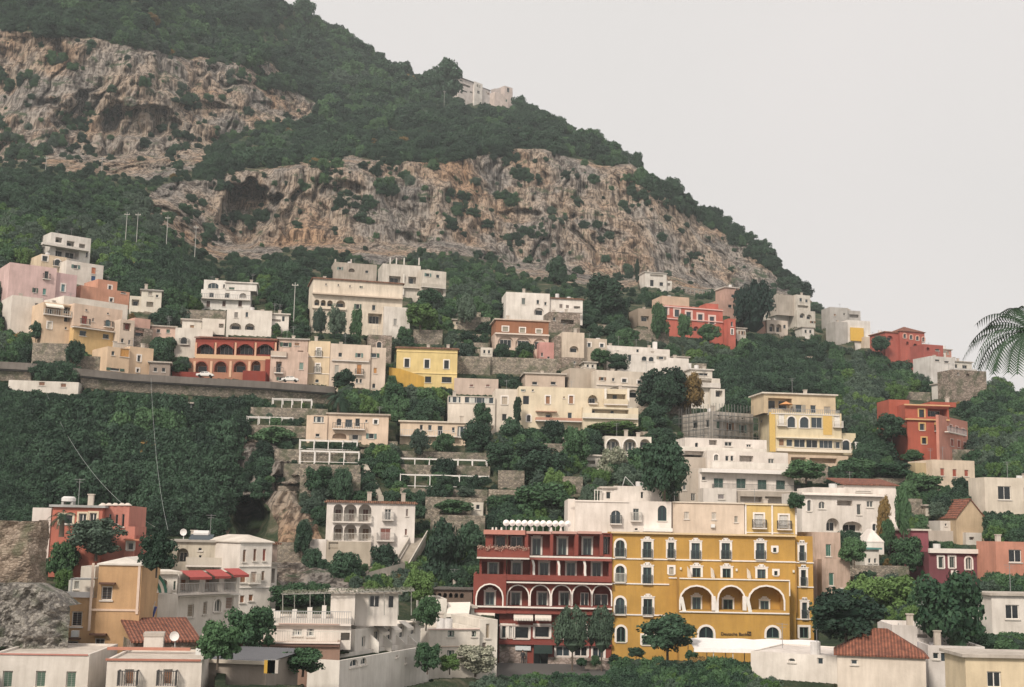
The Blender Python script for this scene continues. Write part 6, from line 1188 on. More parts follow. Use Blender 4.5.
for i, x in enumerate((118,131,150,185,205,225,262,330,365)):
    a = b.world(*b.loc(cx(x), cy(176), 'y', .6)); m = MB(); m.cyl(0,0,-.5,.0,.16,.2,8); m.cyl(0,0,.002,.32,.14,.1,8)
    o = m.build('planter', plain('pot_white', (.72,.66,.6)), None, a - Vector((0,0,.15))); nn = ['first','second','third','fourth','fifth','sixth','seventh','eighth','ninth'][i]
    tag(o, 'small white pot on the red hotel roof edge, ' + nn + ' from the left', 'flower pot', 'pots on the red hotel roof edge')
rl = Bld('flower_boxes', 'row of pale flowers spilling over the red hotel terrace parapet', 'flowers', 155, 246, 0, D=158.0); m = MB(); p = rl.loc(cx(64), cy(243)); q = rl.loc(cx(250), cy(246))
for k in range(500):
    x = random.uniform(p[0], q[0]); c = Vector((x, random.uniform(-.2,.2), p[2]+random.gauss(0,.12)+.1*math.sin(x*4))); a = Vector((random.gauss(0,1),random.gauss(0,1),random.gauss(0,1))).normalized()*.12; d = Vector((random.gauss(0,1),random.gauss(0,1),random.gauss(0,1))).normalized()*.12; m.q(c, c+a, c+a+d, c+d)
m.build('petals', plain('flower_pink', (.50,.33,.26), var=.6), rl.root)
def car(px, py, D, yaw, label, col, group='cars on the roads'):
    t = empty('parked_car', pt(px, py, D), label, 'car', group, R(yaw)); t.scale = (.74,.74,.74)
    prof = [(-2.1,.35),(-2.1,.75),(-1.9,.9),(-1.25,.95),(-.75,1.4),(.75,1.42),(1.35,.98),(2.0,.85),(2.15,.6),(2.12,.35)]
    m = MB(); w_ = .82
    for i in range(len(prof)-1):
        (xa,za),(xb,zb) = prof[i], prof[i+1]; wa = w_ if za < 1 else .66; wb = w_ if zb < 1 else .66
        m.q((xa,-wa,za),(xb,-wb,zb),(xb,wb,zb),(xa,wa,za))
    for s_ in (-1,1):
        m.q(*[(x, s_*w_, z) for x, z in ((-2.1,.35),(-2.1,.75),(-1.9,.9),(-1.25,.95),(1.35,.98),(2.0,.85),(2.15,.6),(2.12,.35))])
        m.q((-1.25,s_*w_,.95),(-.75,s_*.66,1.4),(.75,s_*.66,1.42),(1.35,s_*w_,.98))
    m.q((-2.1,-w_,.35),(2.12,-w_,.35),(2.12,w_,.35),(-2.1,w_,.35))
    m.build('body', plain('car_paint_%02d' % (col[0]*99), col, .3, var=.03), t)
    for s_ in (-1,1):
        for (xa,xb) in ((-1.05,-.08),(.02,1.05)):
            k = .012; g = MB(); ya = s_*(w_-.03); yt_ = s_*.69; g.q((xa,ya+s_*k,1.0),(xb,ya+s_*k,1.0),(xb-.25 if xb > .5 else xb,yt_+s_*k,1.34),(xa+.25 if xa < -.5 else xa,yt_+s_*k,1.34)); g.build('side_window', glass(0), t)
    g = MB(); g.q((.82,-.6,1.4),(.82,.6,1.4),(1.33,.72,1.02),(1.33,-.72,1.02)); g.build('windscreen', glass(0), t)
    for xa in (-1.3,1.35):
        for s_ in (-1,1):
            g = MB(); n = 14
            for k in range(n):
                a0, a1 = 2*math.pi*k/n, 2*math.pi*(k+1)/n
                P = lambda a, y: (xa+.32*math.cos(a), s_*y, .32+.32*math.sin(a)); g.q(P(a0,.70),P(a1,.70),P(a1,.86),P(a0,.86)); g.q((xa,s_*.86,.32),P(a0,.86),P(a1,.86))
            wh = g.build('wheel', plain('tyre', (.02,.02,.02), .9), t)
    for s_ in (-1,1):
        g = MB(); g.box(2.08,2.14,s_*.6-.15,s_*.6+.15,.62,.78); g.build('headlight', plain('lamp_glass', (.75,.7,.6)), t)
car(205, 377.4, 233, 4, 'white car on the elevated road in front of the red arcaded restaurant', (.72,.70,.66))
car(290, 382, 237.5, 2, 'white car on the elevated road in front of the grey pink house', (.72,.70,.66))
car(917, 447.6, 240, 6, 'silver white car parked under the brick red corner house', (.60,.62,.63))
def lamp(px, py, D, h, label, cat='street lamp', name='utility_pole', group=None):
    t = empty(name, pt(px, py, D), label, cat, group); m = MB(); m.tube([(0,0,-2),(0,0,h)], [.11,.07], 8); m.build('pole', plain('pole_grey', (.42,.41,.38), .8), t); m = MB(); m.box(-.7,.7,-.06,.06,h-.7,h-.55); m.build('crossarm', plain('pole_grey', (.42,.41,.38), .8), t)
    for x in (-.55,0,.55): m = MB(); m.cyl(x,0,h-.548,h-.35,.07,.05,6); m.build('insulator', plain('lamp_glass', (.75,.7,.6)), t)
for x, y, D, h, wh in ((125,247,315,9,'left of a pair on the wooded slope above the pink hamlet'),(136,247,318,9,'right of a pair on the wooded slope above the pink hamlet'),(166,249,330,9,'in the woods right of the pair above the pink hamlet'),(195,250,345,7,'in the woods above the white villa with the arched window'),(44,190,430,12,'under the cliff at the far left'),(101,178,450,8,'at the foot of the upper cliff'),(444,108,690,10,'on the mountain below the crest houses'),(293,333,270,11,'between the white arched house and the big cream villa'),(311,305,268,0.1,'')):
    if wh: lamp(x, y, D, h, 'thin grey utility pole ' + wh, 'pole', group='utility poles')
for i, (p0, p1, wh) in enumerate((((46,392,222),(155,527,150),'slanting down across the dark gorge from the left'),((151,378,226),(168,530,156),'falling almost straight down through the dark gorge'),((137,280,300),(27,270,300),'strung over the pink hamlet')) ):
    if i == 2: continue
    a, c = pt(*p0), pt(*p1); pts = [a.lerp(c, k/24) - Vector((0,0,3.0*4*(k/24)*(1-k/24))) for k in range(25)]
    m = MB(); m.tube(pts, .022, 4); tag(m.build('overhead_cable', plain('cable_grey', (.32,.34,.33), .6)), 'thin grey cable ' + wh, 'cable')
# person in the shop doorway under the red hotel: one skinned body
def person(P, label, cloth, scale=1.0, yaw=0):
    t = empty('person', P, label, 'person', None, R(yaw))
    V = [(0,0,.95),(0,.01,1.2),(0,.02,1.42),(0,0,1.52),(0,-.01,1.66),(-.1,0,.9),(-.11,-.04,.5),(-.11,.02,.08),(-.11,-.14,.04),(.1,0,.9),(.12,.03,.5),(.12,.08,.08),(.12,-.08,.04),(-.19,.02,1.4),(-.24,.02,1.12),(-.25,-.06,.88),(-.25,-.1,.78),(.19,.02,1.4),(.24,.02,1.12),(.25,-.06,.88),(.25,-.1,.78)]
    E = [(0,1),(1,2),(2,3),(3,4),(0,5),(5,6),(6,7),(7,8),(0,9),(9,10),(10,11),(11,12),(2,13),(13,14),(14,15),(15,16),(2,17),(17,18),(18,19),(19,20)]
    RD = [.13,.13,.14,.055,.10,.085,.06,.045,.035,.085,.06,.045,.035,.06,.045,.035,.03,.06,.045,.035,.03]
    me = bpy.data.meshes.new('body'); me.from_pydata(V, E, []); o = bpy.data.objects.new('body', me); scene.collection.objects.link(o)
    md = o.modifiers.new('skin', 'SKIN'); sv = me.skin_vertices[0].data
    for i, r in enumerate(RD): sv[i].radius = (r, r)
    sv[0].use_root = True; o.modifiers.new('sub', 'SUBSURF').render_levels = 2
    bpy.context.view_layer.update(); dg = bpy.context.evaluated_depsgraph_get(); me2 = bpy.data.meshes.new_from_object(o.evaluated_get(dg)); bpy.data.objects.remove(o)
    q = bpy.data.objects.new('body', me2); scene.collection.objects.link(q); q.parent = t; me2.materials.clear(); me2.materials.append(plain('cloth_dark', cloth)); me2.materials.append(plain('skin', (.42,.26,.19)))
    for p in me2.polygons:
        c = p.center
        if c.z > 1.5 or (abs(c.x) > .2 and c.z < .95): p.material_index = 1
        p.use_smooth = True
    m = MB(); m.cyl(0,.02,1.66,1.79,.105,.05,10); m.build('hair', plain('hair', (.03,.02,.015)), t)
    return t
crop('N'); q = redhotel.world(*redhotel.loc(cx(226), cy(668), 'y', -.6)); person(q, 'person in dark clothes standing in the shop doorway under the red hotel', (.03,.03,.035), yaw=10)
# ================================================================== THE HILLSIDE
xs = np.arange(-250, 1272, 1.5)
NV = 640
cols = []
v = np.linspace(0, 1, NV)
PX = np.repeat(xs[:, None], NV, 1)
RB = ridge(xs)[:, None]
PY = 770 + (RB - 770) * v[None, :]
D = depth_arr(PX.ravel(), PY.ravel()).reshape(PX.shape)
rock = np.zeros(PX.shape, bool)
wob = 7 * fbm(PX/34, PY/26, PX*0+3.3, 4); wob2 = 7 * fbm(PX/34, PY/26, PX*0+9.1, 4)
for poly in ROCK: rock |= inpoly(PX+wob, PY+wob2, poly)
def smooth(a, n):
    for _ in range(n):
        a = (a + np.roll(a,1,0) + np.roll(a,-1,0) + np.roll(a,1,1) + np.roll(a,-1,1)) / 5
    return a
rk = smooth(rock.astype(float), 2)
rks = smooth(rk, 8)
C3 = np.array([[CM[i][j] for j in range(3)] for i in range(3)])
def rays(px, py):
    d = np.stack([(px-512)/FPX, (343.5-py)/FPX, -np.ones_like(px)], -1) @ C3.T
    return d / d[..., 1:2]
RAY = rays(PX, PY)
W0 = RAY * D[..., None]
X, Y, Z = W0[...,0], W0[...,1], W0[...,2]
# weathering of the rock: flutes, ledges, overhangs
big = fbm(X/55, Y/80, Z/45, 4)
fl = fbm(X/7, Y/60, Z/34 + 4, 4)
st = fbm(X/40 + 9, Y/60, Z/6.5, 3)
fine = fbm(X/3.2, Y/30, Z/4.5, 3)
ridg = 1 - np.abs(fbm(X/17 + 3, Y/60, Z/40, 4)) * 2.4
warp = 5*fbm(X/30, Y/60, Z/22, 3)
fl2 = np.abs(fbm((X+warp)/4.2 + 31, Y/90, Z/50, 3))
led = np.mod(Z/13 + 1.6*fbm(X/60, Y/90, Z/40 + 8, 3), 1.0)
led = np.where(led < .82, led/.82, (1-led)/.18)          # each bed leans out, then undercuts
fine2 = np.abs(fbm((X+warp)/1.9, Y/90, Z/9, 3)); blk = np.abs(fbm(X/5.5, Y/90, Z/3.8+7, 3)); cr_ = np.abs(fbm((X+warp*2)/14 + 60, Y/90, Z/60, 4))
dd = rks * (big*17 + fl*2.5 - ridg*3.5 + st*2.2 + fine*1.2 + fl2*4.5 - led*2.2 - fine2*2.2 - blk*1.8 + np.clip(.10-cr_,0,1)*60 + 1)
gul = fbm(X/38, Y/45, Z/60 + 20, 4)
hill = (1-rks) * (gul * np.interp(D, [100,180,260,420,700], [.6,2.0,4,15,26]) + fbm(X/9, Y/9, Z/9, 3) * np.interp(D, [100,250,500], [.5,.9,2.2]))
for (ax, ay, rx, ry, dep, hd) in CAVES:
    ex = (PX-ax)/rx + .35*fbm(PX/14+ax, PY/14, PX*0, 3); ey = (PY-ay)/ry + .45*fbm(PX/12, PY/12+ay, PX*0+4, 3); tt = 1 - np.clip(ex**2 + np.where(ey < 0, ey**2, ey**2*.7), 0, 1); ww_ = 1 + .3*fbm(PX/9, PY/9, PX*0, 2)
    dd = dd + dep * np.clip(tt*1.6*ww_, 0, 1)**.6
hill *= np.clip((650-PY)/30, .08, 1)
D = D + dd + hill
# excavate the ground behind every built face so that no earth covers a wall
Dc = D.copy()
mask = np.zeros((NV*0+int((1130+60)), 780), bool)      # pixel occupancy, px -60..1130, py -40..740
gx, gy = np.meshgrid(np.arange(-60, 1130), np.arange(-40, 740), indexing='ij'); GR = rays(gx.astype(float), gy.astype(float))
def hits(RY_, o, e1, e2):
    o = np.array(o - CAM); e1 = np.array(e1); e2 = np.array(e2); n = np.cross(e1, e2)
    den = RY_ @ n; den = np.where(np.abs(den) < 1e-6, 1e-6, den); t = (o @ n) / den
    q = RY_ * t[..., None] - o
    g11, g12, g22 = e1@e1, e1@e2, e2@e2; det = g11*g22 - g12*g12
    if abs(det) < 1e-6: return None, None
    q1, q2 = q@e1, q@e2; u = (g22*q1 - g12*q2)/det; w_ = (g11*q2 - g12*q1)/det
    return t, (u, w_)
MD = np.full(mask.shape, 1e9)
WN = fbm(gx/9., gy/7., gx*0.+2, 3) > -.06
for o_, e1, e2, soft in QUADS:
    cs = [proj(o_), proj(o_+e1), proj(o_+e2), proj(o_+e1+e2)]
    x0, x1 = min(c[0] for c in cs)-4, max(c[0] for c in cs)+4; y0, y1 = min(c[1] for c in cs)-4, max(c[1] for c in cs)+4
    i0, i1 = np.searchsorted(xs, x0), np.searchsorted(xs, x1)
    if i1 > i0:
        t, uv = hits(RAY[i0:i1], o_, e1, e2)
        if t is not None:
            mu = .6/max(e1.length,.1); mv = .3/max(e2.length,.1)
            ins = (uv[0] > -mu) & (uv[0] < 1+mu) & (uv[1] > -.02) & (uv[1] < 1+mv) & (t > 1)
            sub = Dc[i0:i1]; sub[ins] = np.maximum(sub[ins], t[ins]+2.6)
    a0, a1, b0, b1 = int(max(0, x0+60)), int(min(mask.shape[0], x1+60)), int(max(0, y0+40)), int(min(mask.shape[1], y1+40))
    if a1 > a0 and b1 > b0:
        t, uv = hits(GR[a0:a1, b0:b1], o_, e1, e2)
        if t is not None:
            ins = (uv[0] > 0) & (uv[0] < 1) & (uv[1] > 0) & (uv[1] < 1) & (t > 1)
            if soft: ins = ins & WN[a0:a1, b0:b1]
            mask[a0:a1, b0:b1] |= ins; MD[a0:a1, b0:b1] = np.where(ins, np.minimum(MD[a0:a1, b0:b1], t), MD[a0:a1, b0:b1])
D = Dc
W = RAY * D[..., None] + np.array(CAM)
# far side of the ridge
back = []
last = W[:, -1, :]
for k, (dy, dz) in enumerate(((12,-1.5),(40,-14),(120,-70),(400,-300))):
    q = last.copy(); q[:,1] += dy; q[:,2] += dz; back.append(q[:, None, :])
W = np.concatenate([W] + back, 1); n2 = W.shape[1]
rkA = np.concatenate([rk, np.repeat(rk[:, -1:], 4, 1)], 1)
nx = len(xs); idx = np.arange(nx*n2).reshape(nx, n2)
F = np.stack([idx[:-1,:-1], idx[1:,:-1], idx[1:,1:], idx[:-1,1:]], -1).reshape(-1, 4)
def npmesh(name, V, F):
    me = bpy.data.meshes.new(name); k = F.shape[1]
    me.vertices.add(len(V)); me.vertices.foreach_set('co', V.astype(np.float32).ravel())
    me.loops.add(F.size); me.loops.foreach_set('vertex_index', F.astype(np.int32).ravel())
    me.polygons.add(len(F)); me.polygons.foreach_set('loop_start', np.arange(0, F.size, k, dtype=np.int32)); me.update(calc_edges=True); return me
me = npmesh('hillside', W.reshape(-1, 3), F)
at = me.attributes.new('rock', 'FLOAT', 'POINT'); at.data.foreach_set('value', rkA.astype(np.float32).ravel())
hs = bpy.data.objects.new('hillside', me); scene.collection.objects.link(hs); tag(hs, kind='structure')
def hill_mat():
    m, t, b = newmat('hillside'); l = t.links.new; N = t.nodes.new
    ge = N('ShaderNodeNewGeometry'); at = N('ShaderNodeAttribute'); at.attribute_name = 'rock'
    def noise(scale, vec=(1,1,1), det=8, rough=.6):
        mp = N('ShaderNodeMapping'); mp.inputs['Scale'].default_value = vec; n = N('ShaderNodeTexNoise'); n.inputs['Scale'].default_value = scale; n.inputs['Detail'].default_value = det; n.inputs['Roughness'].default_value = rough
        l(ge.outputs['Position'], mp.inputs[0]); l(mp.outputs[0], n.inputs['Vector']); return n.outputs['Fac']
    def ramp(src, stops):
        r = N('ShaderNodeValToRGB'); e = r.color_ramp.elements
        while len(e) < len(stops): e.new(.5)
        for i, (p, c) in enumerate(stops): e[i].position = p; e[i].color = (*c, 1)
        l(src, r.inputs[0]); return r.outputs[0]
    def mix(f, a, c, mode='MIX'):
        x = N('ShaderNodeMix'); x.data_type = 'RGBA'; x.blend_type = mode
        if isinstance(f, float): x.inputs[0].default_value = f
        else: l(f, x.inputs[0])
        for k, s in ((6, a), (7, c)):
            if isinstance(s, tuple): x.inputs[k].default_value = (*s, 1)
            else: l(s, x.inputs[k])
        return x.outputs[2]
    base = ramp(noise(.035, (1,1,.45), 7), [(.30,(.165,.16,.155)),(.44,(.285,.26,.235)),(.56,(.35,.285,.225)),(.70,(.225,.22,.21))])
    rust = ramp(noise(.035, (1,1,.5), 6), [(.50,(0,0,0)),(.66,(1,1,1))])
    c = mix(rust, base, (.33,.225,.15))
    streak = ramp(noise(.55, (1,.3,.06), 6, .7), [(.41,(.36,.33,.31)),(.49,(.95,.94,.93)),(.62,(1.2,1.16,1.12))])
    c = mix(1.0, c, streak, 'MULTIPLY')
    st2 = ramp(noise(1.3, (1,.4,.035), 5, .6), [(.42,(.42,.39,.37)),(.50,(1,1,1)),(.60,(1.15,1.13,1.1))])
    c = mix(1.0, c, st2, 'MULTIPLY')
    crack = ramp(noise(.22, (.6,.6,2.2), 9, .75), [(.40,(.16,.14,.13)),(.455,(1,1,1))])
    c = mix(.8, c, crack, 'MULTIPLY')
    moss = ramp(noise(.09, (1,1,1.8), 9, .75), [(.57,(0,0,0)),(.62,(.9,.9,.9))])
    c = mix(moss, c, (.045,.07,.035))
    soil = ramp(noise(.15, (1,1,1), 9, .7), [(.35,(.020,.036,.018)),(.48,(.036,.058,.026)),(.58,(.11,.105,.065)),(.70,(.25,.215,.165))])
    f = N('ShaderNodeMath'); f.operation = 'MULTIPLY_ADD'; f.inputs[1].default_value = 1.0; nz_ = noise(.4, (1,1,1), 6); 
    s2 = N('ShaderNodeMath'); s2.operation = 'ADD'; l(at.outputs['Fac'], s2.inputs[0]); l(nz_, s2.inputs[1])
    fr = ramp(s2.outputs[0], [(.80,(0,0,0)),(1.0,(1,1,1))])
    col = mix(fr, soil, c)
    l(col, b.inputs['Base Color']); b.inputs['Roughness'].default_value = .95; b.inputs['Specular IOR Level'].default_value = .2
    bp = N('ShaderNodeBump'); bp.inputs['Strength'].default_value = .9; bp.inputs['Distance'].default_value = 1.6
    l(noise(.5, (1,.4,.45), 9, .72), bp.inputs['Height']); l(bp.outputs[0], b.inputs['Normal']); return m
me.materials.append(hill_mat())
# low ground in front, and the sea-level sheet under everything
m = MB(); m.q((-3000,-200,-2),(3000,-200,-2),(3000,4000,-2),(-3000,4000,-2)); tag(m.build('ground', plain('ground_far', (.06,.075,.04), .95)), kind='structure')
# ================================================================== FOLIAGE
def ground_at(px, py):
    i = np.clip(np.round((np.asarray(px)+250)/1.5).astype(int), 0, nx-1); rb = ridge(np.asarray(px, float)); vv = (np.asarray(py, float)-770)/(rb-770); j = np.clip(np.round(vv*(NV-1)).astype(int), 0, NV-1)
    return D[i, j], rkA[i, j]
def crown_mesh(name, seed, shape='round', lobes=40, leaves=120, leaf=.058):
    rg = np.random.default_rng(seed); V = []; Fq = []
    if shape == 'tall': rad = np.array([.42,.42,1.0])
    elif shape == 'flat': rad = np.array([1.0,1.0,.42])
    elif shape == 'pine': rad = np.array([1.0,1.0,.72])
    else: rad = np.array([.92,.92,.80])
    C = []
    for k in range(lobes):
        d = rg.normal(size=3); d /= np.linalg.norm(d); rr = rg.uniform(.45,.82)
        if shape in ('flat','pine') and d[2] < -.2: d[2] *= -.6
        r = rg.uniform(.16,.32) * (.8 if shape == 'tall' else 1)
        C.append((d*rr*rad, r))
    P = []; Nn = []
    for c, r in C:
        d = rg.normal(size=(leaves,3)); d /= np.linalg.norm(d, axis=1)[:,None]; d[:,2] = np.where(d[:,2] < -.3, -d[:,2], d[:,2])
        P.append(c + d*r*rg.uniform(.75,1.12,(leaves,1))); Nn.append(d)
    P = np.concatenate(P); Nn = np.concatenate(Nn); n = len(P)
    Nn = Nn + rg.normal(size=(n,3))*.55; Nn /= np.linalg.norm(Nn, axis=1)[:,None]
    a = np.cross(Nn, rg.normal(size=(n,3))); a /= np.linalg.norm(a, axis=1)[:,None]; b_ = np.cross(Nn, a)
    s = leaf*rg.uniform(.6,1.3,(n,1)); a = a*s; b_ = b_*s*rg.uniform(.5,.9,(n,1))
    V = np.stack([P-a, P+b_, P+a, P-b_], 1).reshape(-1,3); Fq = np.arange(n*4).reshape(n,4)
    # opaque uneven heart of the crown
    hv = []; hf = []
    for c, r in C[::2] + [(np.zeros(3), .5)]:
        rr = r*.72 if r != .5 else .5; sc_ = np.ones(3) if r != .5 else rad*1.1
        i = len(V) + len(hv)
        ring = 6
        hv.append(c + np.array([0,0,-rr])*sc_)
        for th in (-.5,.35):
            for k in range(ring):
                aa = 2*math.pi*k/ring + th; hv.append(c + np.array([math.cos(aa)*math.cos(th), math.sin(aa)*math.cos(th), math.sin(th)])*rr*rg.uniform(.8,1.1)*sc_)
        hv.append(c + np.array([0,0,rr])*sc_)
        for k in range(ring):
            k2 = (k+1) % ring
            hf += [(i, i+1+k2, i+1+k, i+1+k), (i+1+k, i+1+k2, i+1+ring+k2, i+1+ring+k), (i+1+ring+k, i+1+ring+k2, i+1+2*ring, i+1+2*ring)]
    V = np.concatenate([V, np.array(hv)])
    hr = np.percentile(np.hypot(V[:,0], V[:,1]), 97); zl, zh = np.percentile(V[:,2], 1.5), np.percentile(V[:,2], 98.5)
    V[:,:2] /= hr; V[:,2] = (V[:,2]-(zl+zh)/2)/((zh-zl)/2)      # unit half-width and half-height
    me = bpy.data.meshes.new(name); fs = [tuple(f) for f in Fq.tolist()] + [tuple(dict.fromkeys(f)) for f in hf]
    me.from_pydata(V.tolist(), [], fs); me.update(); return me
def trunk_mesh(name, seed, h=1.0, lean=.1, r=.07):
    rr = random.Random(seed); m = MB()
    top = (rr.uniform(-lean,lean), rr.uniform(-lean,lean), .15)
    m.tube([(0,0,-h-.5),(top[0]*.3,top[1]*.3,-h*.5),top], [r,r*.8,r*.4], 7)
    for k in range(5):
        a = 2*math.pi*k/5 + rr.random(); m.tube([(top[0]*.3,top[1]*.3,-h*.45+.06*k), (.25*math.cos(a),.25*math.sin(a),-h*.12), (.5*math.cos(a),.5*math.sin(a),.1)], [r*.5,r*.35,r*.15], 5)
    me = bpy.data.meshes.new(name); me.from_pydata(m.v, [], m.f); me.update(); me.materials.append(plain('bark', (.11,.085,.065), .95)); return me
SPEC = {}
def species(key, dark, light, shape, word, n=3, **kw):
    L_ = []
    for i in range(n):
        cm = crown_mesh('crown_'+key, hash_(key)+i*13, shape, **kw); cm.materials.append(foliage('leaves_'+key, dark, light)); L_.append(cm)
    SPEC[key] = (L_, [trunk_mesh('trunk_'+key, i, h=1.0 if shape != 'tall' else 1.1) for i in range(2)], word)
def hash_(s): return sum(ord(c)*(i+1) for i, c in enumerate(s))
species('oak', (.008,.024,.016), (.048,.098,.054), 'round', 'dark oak')
species('broad', (.016,.048,.026), (.080,.155,.066), 'round', 'green tree')
species('olive', (.030,.055,.042), (.095,.14,.095), 'round', 'pale olive tree', leaf=.05)
species('lime', (.035,.085,.022), (.12,.20,.060), 'round', 'bright bush')
species('pine', (.007,.024,.018), (.024,.058,.038), 'pine', 'dark spreading pine', leaves=150, leaf=.05)
species('cypress', (.010,.028,.016), (.03,.058,.03), 'tall', 'slim dark cypress')
species('clipped', (.025,.050,.036), (.085,.13,.08), 'pine', 'clipped tree', n=1, leaves=150, leaf=.05)
species('autumn', (.10,.07,.025), (.26,.17,.06), 'round', 'yellowing brown shrub', n=2)
species('flowering', (.03,.07,.02), (.55,.52,.42), 'round', 'white flowering shrub', n=1)
nearest = sorted(BLD)
USED = {}
INDIV = []
ADJ = ['rounded','bushy','ragged','leaning','low','spreading','dense','loose','broad','narrow']
def place_tree(px, py, sp, wpx, hpx, Dd=None, label=None, name='tree', trunk=True, force=False, lift=.0):
    """px,py = foot; wpx,hpx = crown width and whole height in photo pixels"""
    if py > 0 and Dd is not None and Dd > 330: py = max(py, float(ridge(px))+2.5)
    if Dd is None: Dd = float(ground_at(px, py)[0])
    P = pt(px, py, Dd); mpp = Dd/FPX; w_ = wpx*mpp/2; h_ = hpx*mpp
    crown, trunks, word = SPEC[sp]; vi = random.randrange(len(crown))
    asp = .85 if sp != 'cypress' else 1.0
    t = empty(name, P, None, 'tree' if trunk else 'shrub')
    ch = h_*(.28 if sp == 'clipped' else .37 if label and ('spreading' in label or 'clipped' in label) else .47)
    zc = h_ - ch*.95
    rx = w_; rz = ch
    c = bpy.data.objects.new('crown', crown[vi]); scene.collection.objects.link(c); c.parent = t; c.location = (0,0,zc); c.scale = (rx, rx, rz); c.rotation_euler = (0,0,random.uniform(0,6.28))
    k = bpy.data.objects.new('trunk', random.choice(trunks)); scene.collection.objects.link(k); k.parent = t; k.location = (0,0,zc); sxy = max(.6, rx*.8); k.scale = (sxy, sxy, max(.5, zc/1.0))
    INDIV.append((t, px, py-hpx*.5, sp, word, label, wpx)); return t
# street and hedge at the foot of the hotels
m = MB(); A_, B_, C_, E_ = pt(440,664,158), pt(860,664,158), pt(900,690,118), pt(420,690,118)
for q in (A_,B_,C_,E_): q.z = 44.75
m.q(A_,B_,C_,E_); tag(m.build('street', plain('asphalt', (.09,.085,.08), .9)), kind='structure')
m = MB(); a, c = pt(585,668,152.5), pt(705,668,152.5); m.box(a.x, c.x, a.y, a.y+.4, 44.4, 45.7); tag(m.build('street_wall', stone('pale_stone')), 'low pale stone wall along the street in front of the ochre hotel', 'wall')
